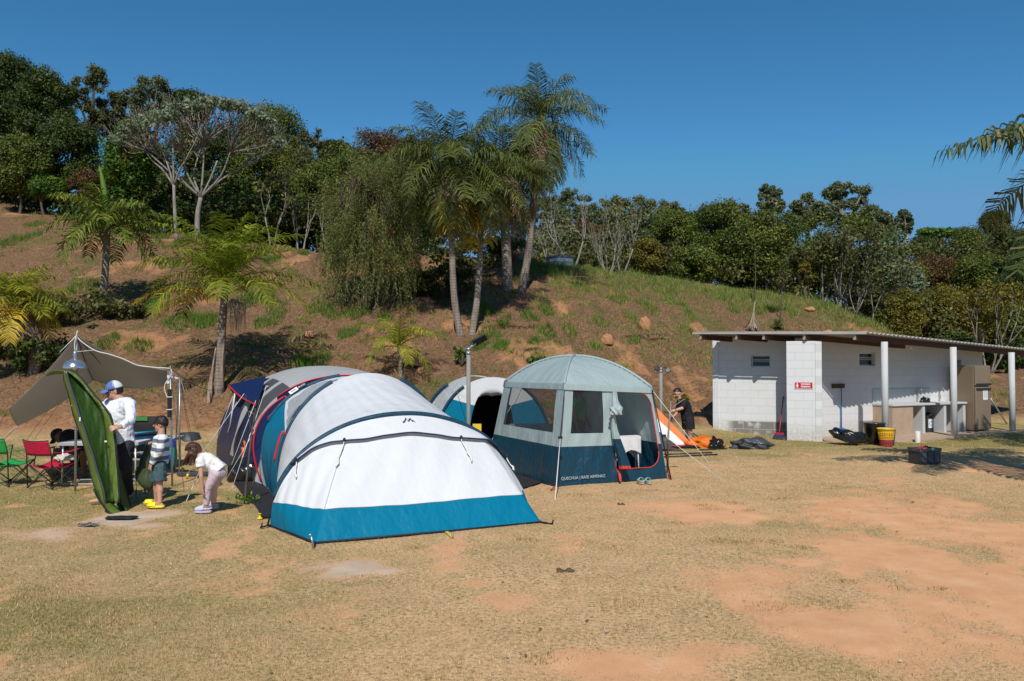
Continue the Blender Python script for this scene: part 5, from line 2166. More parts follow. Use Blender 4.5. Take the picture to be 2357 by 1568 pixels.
def poly_at(pts, t):
    L = [0]
    for a, b in zip(pts, pts[1:]):
        L.append(L[-1] + (b - a).length)
    x = t * L[-1]
    for i in range(len(pts) - 1):
        if x <= L[i + 1] or i == len(pts) - 2:
            return lerp(pts[i], pts[i + 1], (x - L[i]) / (L[i + 1] - L[i]))


def baseA(ph):
    d = math.degrees(ph)
    if d < KL:
        return lerp(L1a, L0a, (d / KL) ** .8)
    if d < KR:
        return lerp(L0a, R0a, (d - KL) / (KR - KL))
    return lerp(R0a, R1a, (d - KR) / (180 - KR))


KL, KR = 66, 126
PH = [R(a) for a in list(np.linspace(0, KL, 23)) + list(np.linspace(KL, KR, 22))[1:] + list(np.linspace(KR, 180, 19))[1:]]


def pod(ph, w, off=0):
    A, B = ar2(ph), baseA(ph)
    p = lerp(A, B, w)
    d = B - A
    tg = (ar2(min(ph + .02, PI)) - ar2(max(ph - .02, 0)))
    nn = d.cross(tg)
    nn = nn.normalized() if nn.length > 1e-6 else -nA
    if nn.dot(-nA + V((0, 0, .6))) < 0:
        nn = -nn
    wob = .012 * math.sin(ph * 9) * math.sin(w * 7) + .05 * math.sin(PI * w) + .006 * math.sin(ph * 31 + w * 9) * math.sin(PI * w) + .004 * math.sin(w * 40 + ph * 11) * max(0, 1 - 2.5 * w) + .006 * math.sin(ph * 53) * max(0, 2.2 * w - 1.4) * (1 - w) * 3
    return p + nn * (wob * min(1, A.z / .5) + off)


def ws(ph, zz=.29):
    z = ar2(ph).z
    return max(0.0, 1 - zz / z) if z > 0 else 0


m = MB()
PF = [lerp(PH[int(i // 3)], PH[min(int(i // 3) + 1, len(PH) - 1)], (i % 3) / 3) for i in range(3 * len(PH) - 2)]
m.grid([[pod(ph, ws(ph) * i / 20) for ph in PF] for i in range(21)])
fp_ = m.build('front_panel', 'tent_white', tent)
plain('seam_grey', (.42, .44, .46), .7, .05)
for pp in ([pod(ph, ws(ph), .004) for ph in PF if ar2(ph).z > .3], [pod(R(KL), ws(R(KL)) * q, .003) for q in np.linspace(.3, 1, 12)]):
    m = MB()
    m.tube(pp, .0045, 5)
    m.build('seam', 'seam_grey', fp_)
m = MB()
m.grid([[pod(ph, lerp(ws(ph), 1, i / 8)) for ph in PF] for i in range(9)])
sk = m.build('skirt', 'tent_blue', tent)
m = MB()
m.tube([L1a + V((0, 0, .012)), L0a + V((0, 0, .012)), lerp(L0a, R0a, .58) - nA * .03 + V((0, 0, .012)), R0a + V((0, 0, .012)), R1a + V((0, 0, .012))], .013, 6)
m.build('floor_edge', 'black_strap', sk)


def loft(fa, fb, Ht, p=.92, n=10, sag=.03):
    """grid between two arches; column rows are cut at the skirt height"""
    return lambda ph, t: lerp(fa(ph), fb(ph), t) - V((0, 0, sag * math.sin(PI * t) * math.sin(ph) + .011 * math.sin(PI * t) ** .5 * math.sin(ph * 46 + 6 * t * (1 + math.sin(ph * 5))) * (.3 + .7 * math.exp(-((ph - .75) / .5) ** 2))))


lf = loft(ar2, ar1, 0)
zs_ = .44


def phi_at(f, t, z, side=0):
    a, b = (0, PI / 2) if side == 0 else (PI, PI / 2)
    for _ in range(30):
        c = (a + b) / 2
        if f(c, t).z < z:
            a = c
        else:
            b = c
    return (a + b) / 2


ts = np.linspace(0, 1, 17)
m = MB()
m.grid([[lf(lerp(phi_at(lf, t, zs_), phi_at(lf, t, zs_, 1), k / 180), t) for k in range(181)] for t in ts])
m.build('roof_panel', 'tent_white', tent)
for sd in (0, 1):
    m = MB()
    m.grid([[lf(lerp(0 if sd == 0 else PI, phi_at(lf, t, zs_, sd), k / 6), t) for k in range(7)] for t in ts])
    m.build('side_skirt', 'tent_blue', tent)
# living room between the two tall arches: blue door panel with a grey window, white above
lg = loft(ar1, ar3, 0, sag=.04)
bl = lambda t: R(lerp(26, 50, t ** .8))
m = MB()
m.grid([[lg(lerp(bl(t), PI - R(30), k / 120), t) for k in range(121)] for t in ts])
m.build('roof_panel', 'tent_white', tent)
m = MB()
m.grid([[lg(lerp(0, bl(t), k / 50), t) for k in range(51)] for t in ts])
dp_ = m.build('door_panel', 'tent_blue', tent)
m = MB()
m.grid([[lg(lerp(PI, PI - R(30), k / 8), t) for k in range(9)] for t in ts])
m.build('side_skirt', 'tent_blue', tent)


def outw(p):
    c = V((OA.x, OA.y, 0)) + eA * sc1 + nA * (p - OA).dot(nA)
    d = p - c
    return d.normalized()


m = MB()
P = []
for i in range(13):
    t = lerp(.12, .82, i / 12)
    row = []
    for k in range(15):
        f = k / 14
        ph = lerp(bl(t) + R(3), R(76 - 10 * abs(t - .5)), f)
        p = lg(ph, t)
        row.append(p + outw(p) * (.012 + .012 * math.sin(i * 1.3 + k * .5)))
    P.append(row)
m.grid(P)
m.build('window', 'tent_window', tent)
# back bedroom
bk0 = [OA + nA * (T3 + 1.2) + eA * s for s in (-wA * .8, wA * .8)]
m = MB()
m.grid([[lerp(ar3(ph), lerp(bk0[0], bk0[1], ph / PI), w) for ph in np.linspace(0, PI, 31)] for w in np.linspace(0, 1, 9)])
m.build('rear_panel', 'tent_white', tent)


def sleeve(f, a0, a1, r, mat='tent_sleeve', name='pole_sleeve', off=.02):
    m = MB()
    pts = [f(R(a)) for a in np.linspace(a0, a1, 60)]
    pts = [p + V((0, 0, off * .7)) - nA * off for p in pts]
    m.tube(pts, r, 8)
    return m.build(name, mat, tent)


sleeve(ar2, 13, 168, .034)
sleeve(ar1, 16, 66, .034)
sleeve(ar1, 112, 165, .034)
sleeve(ar3, 34, 84, .034)
m = MB()
for a, b in ((ar2(R(14)), L1a + V((-.03, 0, .02))), (ar2(R(167)), R1a + V((0, 0, .02)))):
    m.tube([a, b], .012, 6)
m.build('pole_strap', 'black_strap', tent)
m = MB()
pts = [ar3(R(a)) + outw(ar3(R(a))) * (.05 + .09 * math.sin(R(a * 3.4))) for a in np.linspace(2, 51, 24)]
m.tube(pts, .014, 6)
m.tube([ar3(R(51)), ar3(R(51)) + outw(ar3(R(51))) * .06], .014, 6)
m.build('door_zip', 'zip_red', tent)
m = MB()
pts = [ar1(R(a)) + outw(ar1(R(a))) * .08 - nA * .02 for a in np.linspace(15, 29, 8)]
m.tube(pts + [ar1(R(29)) - nA * .04], .016, 6)
m.build('door_zip', 'zip_red', tent)
# rain flap over the bedroom front with navy piping and four cords
fph = np.linspace(R(33), R(153), 61)
flw = lambda ph: .03 + .19 * max(0, math.sin((ph - R(33)) / R(120) * PI)) ** .75 + .012 * math.cos((ph - R(33)) / R(120) * 6 * PI)
m = MB()
m.grid([[pod(ph, flw(ph) * i / 6, .02 + .03 * i / 6) for ph in fph] for i in range(7)])
fl_ = m.build('rain_flap', 'tent_white', tent)
m = MB()
m.tube([pod(ph, flw(ph), .052) for ph in fph], .011, 6)
m.build('piping', 'piping_navy', fl_)
for k, a in enumerate((R(37), R(66), R(113), R(148))):
    p0 = pod(a, flw(a), .06)
    m = MB()
    pts = [p0]
    for j in range(1, 9):
        q = pod(a, flw(a) + .030 * j, .035)
        pts.append(q + eA * .012 * math.sin(j * 1.9 + k) * (j > 4))
    m.tube(pts, [.006, .006, .009, .006, .005, .008, .014, .014, .007], 6)
    m.build('tie_cord', 'rope_white', fl_)
    m = MB()
    m.ell(p0, (.02, .02, .03), 8, 6)
    m.build('toggle', 'black_strap', fl_)
# zigzag mark on the flap
ph = R(92)
cM = pod(ph, .085, .043)
up_ = (pod(ph, .06, .04) - pod(ph, .11, .04)).normalized()
rt_ = (pod(ph + .05, .085, .04) - pod(ph - .05, .085, .04)).normalized()
nrm_ = rt_.cross(up_).normalized()
zz = [(-.085, -.03), (-.06, -.015), (-.035, .045), (-.01, -.01), (.025, .04), (.04, -.01), (.058, .0), (.085, -.03)]
m = MB()
tk = .016
for (a, b), (c, d_) in zip(zz, zz[1:]):
    pp = [cM + rt_ * x + up_ * y for x, y in ((a - tk * .3, b + tk * .5), (a + tk * .3, b - tk * .5), (c + tk * .3, d_ - tk * .5), (c - tk * .3, d_ + tk * .5))]
    m.prism(pp, nrm_ * .002)
m.build('mountain_mark', 'tent_sleeve', fl_)
# white tag on the rear sleeve
for a, txt in ((56, 'FRESH'), (61, 'BLACK')):
    p = ar3(R(a)) + outw(ar3(R(a))) * .06 - nA * .04
    tg = (ar3(R(a + 3)) - ar3(R(a - 3))).normalized()
    nn = (outw(p) - nA * .9).normalized()
    nn = (nn - tg * nn.dot(tg)).normalized()
    u2 = nn.cross(tg)
    M3 = Matrix((tg, u2, nn)).transposed()
    m = MB()
    m.box(p, (.15, .07, .004), M=M3, mi=0)
    pl_ = m.build('tag', 'white_paint' if txt == 'FRESH' else 'black_strap', tent)
    lettering(txt, .04, p + nn * .004, tg, u2, 'black_strap' if txt == 'FRESH' else 'ink_white', pl_)
# pegs
m = MB()
pk = G(722, 1262)
m.tube([pk, G(716, 1262) + V((0, 0, .13))], .011, 7)
m.tube([G(716, 1262) + V((0, 0, .13)), G(716, 1262) + V((-.02, 0, .15))], .016, 7)
m.build('peg', 'steel', tent)
rope(tent, pk + V((0, 0, .03)), L0a + V((0, 0, .02)), .012, 'black_strap', 'peg_loop')
for a, b in (((622, 1212), (600, 1216)), ((1245, 1205), (1270, 1208))):
    m = MB()
    p, q = G(*a) + V((0, 0, .02)), G(*b)
    m.bar(p, q + V((0, 0, .01)), .03, .012)
    m.tube([q, q + V((.02, 0, .06))], .01, 6)
    m.build('peg_loop', 'black_strap', tent)
m = MB()
p, q = G(1028, 1228), G(1042, 1240)
m.bar(p + V((0, 0, .02)), q + V((0, 0, .012)), .035, .012)
m.build('peg_loop', 'yellow_plastic', tent)
m = MB()
m.tube([q, q + V((.0, -.02, .05))], .012, 7)
m.build('peg', 'steel', tent)


def s3(x, y):
    return G((600 + x * .2551) * KD, (1600 + y * .2551) * KD)


# black cloth on the ground between the tents
m = MB()
pts = [s3(*q) for q in ((990, 700), (1090, 850), (1250, 1040), (1400, 1160), (1450, 1250), (1480, 1345), (1680, 1325), (1720, 1090), (1560, 900), (1420, 780), (1180, 640))]
m.prism([V((p.x, p.y, .004)) for p in pts], (0, 0, .012))
tag(m.build('ground_cloth', 'ground_cloth', None, loc=pts[0]), 'black ground cloth spread beside the left wall of the big white tent', 'ground cloth')
m = MB()
q = s3(1468, 1355)
m.lathe(q, [(.035, 0), (.035, .015), (.015, .02), (.015, .06), (.03, .065), (.001, .07)], 12)
tag(m.build('peg', 'yellow_plastic', None, loc=q), 'yellow peg at the corner of the black ground cloth', 'peg')
m = MB()
pts = [G(*c4p(*q)) for q in ((640, 1100), (730, 1228), (860, 1190), (960, 1150), (800, 1060))]
m.prism([V((p.x, p.y, .004)) for p in pts], (0, 0, .010))
tag(m.build('ground_cloth', 'ground_cloth', None, loc=pts[0]), 'black ground cloth sticking out between the big tent and the pale shelter', 'ground cloth')

# ---- grey and navy tent behind on the left
bD, aD = V((-4.38, 14.1, 0)), V((-6.15, 17.8, 0))
xD = V((3.3, .7, 0))
td = thing('dome_tent', 'grey and navy dome tent with red piping and a pointed awning', 'tent', bD)


def archD(t, ph, H=None):
    l = lerp(bD, aD, t)
    H = H or (1.62 + .28 * math.sin(PI * (.12 + .76 * t)))
    c = math.cos(ph)
    return l + xD * (.5 - .5 * (abs(c) ** .9) * (1 if c > 0 else -1)) + V((0, 0, H * math.sin(ph) ** .8))


TD = np.linspace(0, 1, 15)
m = MB()
m.grid([[archD(t, lerp(R(58), PI - R(30), k / 30)) for k in range(31)] for t in TD])
m.build('roof_panel', 'tent_grey', td)


def strip(t0, t1, p0, p1, name, mat, parent=td, off=0):
    m = MB()
    m.grid([[archD(t, R(lerp(p0, p1, k / 10))) - xD.normalized() * off for k in range(11)] for t in np.linspace(t0, t1, 5)])
    return m.build(name, mat, parent)


for i, (t0, t1, mt) in enumerate(((0, .05, 'tent_grey'), (.05, .22, 'grey_netting'), (.22, .28, 'tent_grey'), (.28, .46, 'grey_netting'), (.46, .52, 'tent_grey'), (.52, .72, 'inner_black'), (.72, .78, 'tent_grey'), (.78, 1, 'tent_navy'))):
    strip(t0, t1, 24, 58, 'side_panel', mt)
strip(0, .30, 0, 24, 'lower_panel', 'tent_navy')
strip(.30, 1, 0, 24, 'lower_panel', 'tent_navy')
strip(.10, .95, 24, 31, 'lower_panel', 'tent_navy', off=.01)
m = MB()
m.grid([[archD(t, lerp(PI, PI - R(30), k / 8)) for k in range(9)] for t in TD])
m.build('lower_panel', 'tent_navy', td)
for t in (0, 1):
    m = MB()
    m.grid([[lerp(archD(t, ph), lerp(lerp(bD, aD, t), lerp(bD, aD, t) + xD, .5 - .5 * math.cos(ph)), w) for ph in np.linspace(0, PI, 25)] for w in np.linspace(0, 1, 6)])
    m.build('end_panel', 'tent_navy', td)
m = MB()
m.grid([[archD(0, R(a)) + V((0, -.03, 0)) + V((-.02, 0, o)) for a in np.linspace(48, 130, 30)] for o in (.02, -.03, -.09, -.15)])
bd = m.build('sleeve_band', 'tent_navy', td)
for o in (.03, -.16):
    m = MB()
    m.tube([archD(0, R(a)) + V((-.02, -.035, o)) for a in np.linspace(40 if o < 0 else 48, 130, 30)], .012, 6)
    m.build('piping', 'zip_red', bd)
p = archD(0, R(80)) + V((-.02, -.045, -.045))
tg = (archD(0, R(84)) - archD(0, R(76))).normalized()
m = MB()
u2 = V((0, -1, 0)).cross(tg)
m.box(p, (.32, .085, .004), M=Matrix((tg, u2, tg.cross(u2))).transposed())
lb = m.build('label', 'zip_red', td)
lettering('Coleman', .075, p + V((0, -.005, 0)), tg, (0, 0, 1), 'ink_white', lb)
T_ = D(525, 886, 16.4)
q1, q2 = D(612, 866, 15.6), D(588, 932, 14.3)
m = MB()
P = []
for i in range(11):
    a = lerp(T_, q1, i / 10)
    b = curve([T_, D(552, 912, 15.6), q2], 10)[i]
    P.append([lerp(a, b, k / 8) + V((0, 0, -.07 * math.sin(PI * k / 8) * i / 10)) for k in range(9)])
m.grid(P)
aw = m.build('awning', 'tent_navy', td)
m = MB()
m.tube(curve([T_, D(552, 912, 15.6), q2], 14), .013, 6)
m.build('piping', 'zip_red', aw)
m = MB()
P = []
q3 = D(560, 950, 15.9)
for i in range(9):
    P.append([lerp(lerp(T_, q1, i / 8), lerp(T_, D(556, 945, 16.6), i / 8), k / 5) for k in range(6)])
m.grid(P)
m.build('awning_side', 'tent_navy', td)
for a, b in ((D(589, 922, 14.4), G(519, 1107)), (D(612, 893, 14.4), G(534, 1125)), (D(590, 985, 13.9), G(516, 1112)), (D(540, 902, 16.2), G(508, 1045)), (D(536, 912, 16.2), G(480, 1065)), (D(575, 1000, 14.2), G(560, 1095))):
    rope(td, a, b)
m = MB()
m.tube([D(541, 905, 16.0), D(530, 980, 16.2), G(507, 1048)], .014, 7)
m.build('pole', 'white_metal', td)
m = MB()
P = [[archD(lerp(.28, .5, j / 6), R(lerp(6, 52, i / 10))) - xD.normalized() * (.06 + .02 * math.sin(i + j)) for j in range(3)] for i in range(11)]
m.grid(P)
m.build('door_flap', 'tent_grey', td)
lump('black_bag', s3(1240, 800), (.28, .2, .26), 'bag_black', 'black bag standing on the ground cloth by the navy tent door', 'bag', .1, seed=30)
plain('duster_orange', (.75, .14, .03), .9, .2, 30)
plain('duster_blue', (.12, .2, .4), .9, .2, 30)
o = lump('duster', s3(1290, 760) + V((0, 0, .26)), (.09, .09, .24), 'duster_orange', 'fluffy orange duster leaning by the navy tent door', 'duster', .3, seed=31)
# sticks used as rope posts
for pts, lb_, r in ([[s3(1250, 1118), s3(1285, 700) * 0 + D((600 + 1290 * .2551) * KD, (1600 + 620 * .2551) * KD, 12.0), D((600 + 1340 * .2551) * KD, (1600 + 180 * .2551) * KD, 12.1), D(588, 940, 12.15)], 'thin bare sapling stick planted beside the black ground cloth', .02],):
    m = MB()
    cv = curve(pts, 14)
    m.tube(cv, [lerp(r, .008, i / 14) for i in range(15)], 7)
    m.tube([pts[0] + V((.05, 0, .1)), D((600 + 1380 * .2551) * KD, (1600 + 800 * .2551) * KD, 12.0), D((600 + 1490 * .2551) * KD, (1600 + 440 * .2551) * KD, 12.0)], [.01, .008, .005], 6)
    m.tube([cv[10], D(565, 908, 12.3)], [.008, .004], 5)
    m.tube([cv[11], D(598, 920, 12.1)], [.008, .004], 5)
    t = thing('stick_sapling', lb_, 'sapling', pts[0])
    m.build('stem', 'bark_brown', t)
    P = np.array([[pts[0].x + NR.normal() * .09, pts[0].y + NR.normal() * .09, abs(NR.normal()) * .05 + .02] for i in range(90)])
    rn = NR.random(90)
    crown_obj(t, leaves(P, .06, rn), rn, 'leaf_bright', 'leaves')

# ---- blue and white tent with a black open door, behind
Oc = V(((1135 - CU) / FOC * 17.5, 17.5, 0))
tc = thing('tunnel_tent', 'blue and white tunnel tent with a black open doorway behind the lamp post', 'tent', Oc)


def archC(t, ph, w=1.2, H=1.66, sx=0):
    return Oc + V((sx - w * math.cos(ph), t, H * max(0, math.sin(ph)) ** .85))


PC = np.linspace(0, PI, 41)
for (a, b, nm, mt) in ((0, 42, 'side_panel', 'tent_blue'), (42, 138, 'roof_panel', 'tent_white'), (138, 180, 'side_panel', 'tent_blue')):
    m = MB()
    m.grid([[archC(t, R(lerp(a, b, k / 16)), 1.2 - .06 * t, 1.66 - .05 * t) for k in range(17)] for t in np.linspace(0, 2.6, 6)])
    m.build(nm, mt, tc)
m = MB()
m.grid([[archC(t, R(lerp(0, 180, k / 30)), 1.15 - .06 * t, 1.60 - .05 * t) for k in range(31)] for t in np.linspace(.05, 2.6, 4)])
m.grid([[lerp(archC(2.6, R(180 * k / 30), 1.0, 1.5), Oc + V((lerp(-1, 1, k / 30), 2.6, 0)), w) for k in range(31)] for w in (0, .5, 1)])
m.build('lining', 'inner_black', tc)
opn = lambda ph: Oc + V((-.02 - .47 * math.copysign(abs(math.cos(ph)) ** .8, math.cos(ph)), -.02, 1.42 * max(0, math.sin(ph)) ** .75))
for (a, b, nm, mt) in ((0, 44, 'front_panel', 'tent_blue'), (44, 136, 'front_panel', 'tent_white'), (136, 180, 'front_panel', 'tent_blue')):
    m = MB()
    m.grid([[lerp(archC(-.02, R(lerp(a, b, k / 16))), opn(R(lerp(a, b, k / 16))), w) for k in range(17)] for w in np.linspace(0, 1, 5)])
    m.build(nm, mt, tc)
m = MB()
m.tube([archC(-.03, ph) for ph in np.linspace(R(8), R(60), 20)], .03, 7)
m.tube([archC(-.03, ph) for ph in np.linspace(R(110), R(172), 20)], .03, 7)
m.build('pole_sleeve', 'tent_sleeve', tc)
m = MB()
m.grid([[archC(.5 + .9 * t, R(lerp(20, 120, k / 20)), 1.15, 1.67, -.42) for k in range(21)] for t in (0, .5, 1)])
m.build('side_vault', 'tent_white', tc)
m = MB()
m.grid([[lerp(archC(.5, R(lerp(20, 84, k / 16)), 1.15, 1.67, -.42), archC(.5, R(lerp(20, 84, k / 16)), .75, 1.3, -.42), w) for k in range(17)] for w in (0, .5, 1)])
m.build('side_window', 'tent_window', tc)
m = MB()
m.tube([archC(.48, R(a), 1.16, 1.68, -.42) for a in np.linspace(15, 62, 14)], .03, 7)
m.build('pole_sleeve', 'tent_sleeve', tc)
m = MB()
m.grid([[opn(R(lerp(60, 120, k / 12))) + V((0, -.02 - .04 * math.sin(i * 1.5), -.05 * i * (1 - abs(k - 6) / 8))) for k in range(13)] for i in range(4)])
m.build('rolled_door', 'tent_window', tc)
for a, b in ((archC(-.03, R(52)), D(1092, 930, 16.2)), (archC(-.03, R(120)), G(1105, 1060))):
    rope(tc, a, b)
hb = D(*c4p(465, 470), 17.9)
lb = thing('light_bulb', 'white light bulb hanging in the black doorway of the tunnel tent', 'lamp', hb)
m = MB()
m.lathe(hb, [(.001, -.06), (.035, -.045), (.045, -.01), (.03, .03), (.02, .06)], 14)
m.build('bulb', 'bulb_glass', lb)
m = MB()
m.tube([hb + V((0, 0, .05)), hb + V((0, 0, .24))], .008, 6)
m.build('cord', 'rope_white', lb)

# ---- pale green screen shelter
F0, Rr0 = G(1279, 1120), G(1536, 1101)
F1, Rr1 = D(1299, 884, F0.y + .22), D(1500, 893, Rr0.y + .12)
BL1 = D(1162, 880, F1.y + 2.35)
BL0 = D(1121, 1051, F1.y + 2.45)
BL0.z = 0
BL0 = V((F0.x + (BL0.x - F0.x) * 1.0, BL0.y, 0))
BR0, BR1 = BL0 + (Rr0 - F0) * 1.02, BL1 + (Rr1 - F1) * 1.02
pk = D(1322, 820, (F1.y + BR1.y) / 2)
sh = thing('screen_shelter', 'pale green screen shelter with dark blue lower walls and an open front door', 'tent', F0)
eave = [F1, Rr1, BR1, BL1]
cen = sum(eave, V()) / 4
Hr = pk.z - cen.z


def roofS(a, b):
    p = bil(eave, a, b)
    r = max(abs(2 * a - 1), abs(2 * b - 1))
    k = 1 - r ** 2.1
    ex = abs(abs(2 * a - 1) - abs(2 * b - 1))
    return p + V((0, 0, Hr * k - .05 * ex * (1 - r) * 2 - .0))


m = MB()
N_ = 32
m.grid([[roofS(i / N_, j / N_) for i in range(N_ + 1)] for j in range(N_ + 1)])
roofp = m.build('roof', 'shelter_pale', sh)
for (a0, b0, a1, b1) in ((0, 0, 1, 1), (1, 0, 0, 1)):
    m = MB()
    m.tube([roofS(lerp(a0, a1, t), lerp(b0, b1, t)) + V((0, 0, .012)) for t in np.linspace(0, 1, 41)], .022, 8)
    m.build('pole_sleeve', 'shelter_pale', roofp)
m = MB()
vl = [roofS(i / 20, 0) for i in range(21)] + [roofS(1, i / 20) for i in range(1, 21)] + [roofS(1 - i / 20, 1) for i in range(1, 21)] + [roofS(0, 1 - i / 20) for i in range(1, 21)]
cz_ = V((cen.x, cen.y, 0))
m.grid([[p + (V((p.x, p.y, 0)) - cz_).normalized() * (.02 + .01 * k) + V((0, 0, .01 - .05 * k)) for p in vl] for k in range(3)])
m.build('valance', 'shelter_pale', roofp)


def classed(corners, cls, na, nb, names, parent, puff=0):
    nrm = (corners[1] - corners[0]).cross(corners[3] - corners[0]).normalized()
    # a fine grid whose cells go to the part their centre belongs to
    vs = []
    for j in range(nb + 1):
        for i in range(na + 1):
            a, b = i / na, j / nb
            wr = .010 * math.sin(a * 23 + 5 * b) * (1 - b) + .006 * math.sin(a * 41 - b * 13)
            vs.append(bil(corners, a, b) + nrm * (puff * 4 * a * (1 - a) * 2 * b * (1 - b) + wr * min(1, 6 * a, 6 * (1 - a), 6 * b, 6 * (1 - b))))
    fs = {}
    for j in range(nb):
        for i in range(na):
            k = cls((i + .5) / na, (j + .5) / nb)
            if k is None:
                continue
            q = j * (na + 1) + i
            fs.setdefault(k, []).append([q, q + 1, q + na + 2, q + na + 1])
    out = {}
    for k, ff in fs.items():
        used = sorted({v for f in ff for v in f})
        mp = {v: n for n, v in enumerate(used)}
        m = MB()
        m.add([vs[v] for v in used], [[mp[v] for v in f] for f in ff], 0, True)
        out[k] = m.build(names[k][0], names[k][1], parent)
    return out


NM = {0: ('wall', 'shelter_pale'), 1: ('lower_wall', 'shelter_dark'), 2: ('window', 'dark_netting')}
low = .385


def clsL(a, b):
    if .095 < a < .87 and .505 < b < .945:
        return 2
    return 1 if b < low else 0


def in_door(a, b):
    if not (.525 < a < .955 and .13 < b < .945):
        return False
    for (ca, cb, sx, sy) in ((.835, .80, 1, 1), (.835, .30, 1, -1)):
        if (a - ca) * sx > 0 and (b - cb) * sy > 0:
            if ((a - ca) / .12) ** 2 + ((b - cb) / (.145 if sy > 0 else .17)) ** 2 > 1:
                return False
    return True


def clsF(a, b):
    if in_door(a, b):
        return None
    if .10 < a < .42 and .505 < b < .945:
        return 2
    return 1 if b < low else 0


def clsB(a, b):
    if .10 < a < .76 and .505 < b < .945:
        return 2
    return 1 if b < low else 0


classed([F0, Rr0, Rr1, F1], clsF, 120, 100, NM, sh, .03)
classed([BL0, F0, F1, BL1], lambda a, b: clsL(1 - a, b), 90, 100, NM, sh, .04)
classed([BR0, BL0, BL1, BR1], lambda a, b: clsB(1 - a, b), 60, 60, NM, sh, .03)
classed([Rr0, BR0, BR1, Rr1], lambda a, b: 1 if b < low else 0, 60, 60, NM, sh, .03)
m = MB()
m.add([p + V((0, 0, .02)) for p in (F0, Rr0, BR0, BL0)], [[0, 1, 2, 3]])
m.build('floor', 'shelter_dark', sh)
# broad corner strips
nF = (Rr0 - F0).cross(F1 - F0).normalized()
nL = (F0 - BL0).cross(BL1 - BL0).normalized()
nF = nF if nF.y < 0 else -nF
nL = nL if nL.x < 0 else -nL
dc = [F0, Rr0, Rr1, F1]
pth = []
for t in np.linspace(0, 1, 10):
    pth.append(bil(dc, .525, lerp(.13, .945, t)))
for t in np.linspace(0, 1, 8):
    pth.append(bil(dc, lerp(.525, .835, t), .945))
for t in np.linspace(0, PI / 2, 8):
    pth.append(bil(dc, .835 + .12 * math.sin(t), .80 + .145 * math.cos(t)))
for t in np.linspace(0, 1, 8):
    pth.append(bil(dc, .955, lerp(.80, .30, t)))
for t in np.linspace(0, PI / 2, 8):
    pth.append(bil(dc, .835 + .12 * math.cos(t), .30 - .17 * math.sin(t)))
pth += [bil(dc, lerp(.835, .525, t), .13) for t in np.linspace(.1, 1, 6)]
m = MB()
m.tube([p + nF * .012 for p in pth], .009, 6)
m.build('door_piping', 'piping_red', sh)
rows = [(470, 1437, 1474), (540, 1433, 1484), (590, 1430, 1508), (625, 1432, 1500), (660, 1428, 1462), (760, 1430, 1478), (840, 1440, 1505), (960, 1468, 1550), (1050, 1488, 1582), (1072, 1495, 1586)]
Yd = lerp(F0.y, Rr0.y, .58) - .10
P = []
for i, (y, x0, x1) in enumerate(rows):
    row = []
    for k in range(9):
        t = k / 8
        u, v = c4p(lerp(x0, x1, t), y)
        row.append(D(u, v, Yd - .05 - .07 * math.sin(PI * t) - (.05 if i in (2, 3) else 0) + .015 * math.sin(k * 2.2)))
    P.append(row)
m = MB()
m.grid(P[:7])
m.build('door_flap', 'shelter_pale', sh)
m = MB()
m.grid(P[6:9])
fl2 = m.build('door_flap', 'shelter_dark', sh)
m = MB()
m.grid(P[8:])
m.build('flap_hem', 'piping_red', fl2)
kn = D(*c4p(1466, 605), Yd - .12)
lump('door_knot', kn - V((0, 0, .1)), (.095, .08, .11), 'shelter_pale', None, None, .25, seed=61)
o = bpy.data.objects['door_knot']
o.parent = sh
o.location = V(o.location) - V(sh.location)
# corner strip with lighter cloth, pole and ropes
m = MB()
m.tube([D(*c4p(1068, 470), F1.y - .1), D(*c4p(1035, 840), F0.y - .28)], .008, 7)
m.build('pole', 'black_metal', sh)
m = MB()
m.tube([D(*c4p(1035, 840), F0.y - .28), G(*c4p(996, 1315))], .007, 7)
m.build('pole', 'white_metal', sh)
m = MB()
m.tube([D(*c4p(1750, 470), Rr1.y - .05), G(*c4p(1895, 1155))], .012, 7)
m.build('pole', 'black_metal', sh)
pe = G(*c4p(2290, 1160))
rope(sh, D(*c4p(1756, 470), Rr1.y), pe)
rope(sh, D(*c4p(1862, 830), Rr0.y), pe)
m = MB()
for x, y in ((1740, 466),):
    m.box(D(*c4p(x, y), Rr1.y - .02), (.06, .03, .02))
for (x, y) in ((1840, 815), (1036, 830)):
    m.box(D(*c4p(x, y), Rr0.y - .08 if x > 1500 else F0.y - .26), (.07, .03, .04))
m.build('pole_clip', 'black_strap', sh)
for (a, b) in (((1012, 1218), (960, 1240)), ((1870, 1120), (1898, 1156)), ((1485, 1090), (1500, 1165))):
    m = MB()
    p, q = G(*c4p(*a)), G(*c4p(*b))
    if a[0] == 1485:
        p, q = D(*c4p(1478, 1085), Yd - .03), D(*c4p(1505, 1170), Yd - .12)
        m.tube(curve([p, D(*c4p(1502, 1120), Yd - .05), q, D(*c4p(1496, 1150), Yd - .08), D(*c4p(1490, 1100), Yd - .03)], 16), .012, 6)
    else:
        m.bar(p + V((0, 0, .04)), q + V((0, 0, .01)), .025, .01)
    m.build('peg_loop', 'piping_red', sh)
rF = (Rr0 - F0).normalized()
lp = bil(dc, .135, .072) + nF * .02
upF = (F1 - F0).normalized()
lettering('QUECHUA | BASE ARPENAZ', .066, lp + rF * .20 + V((0, -.01, .0)), rF, upF, 'shelter_pale', sh, bold=.0008)
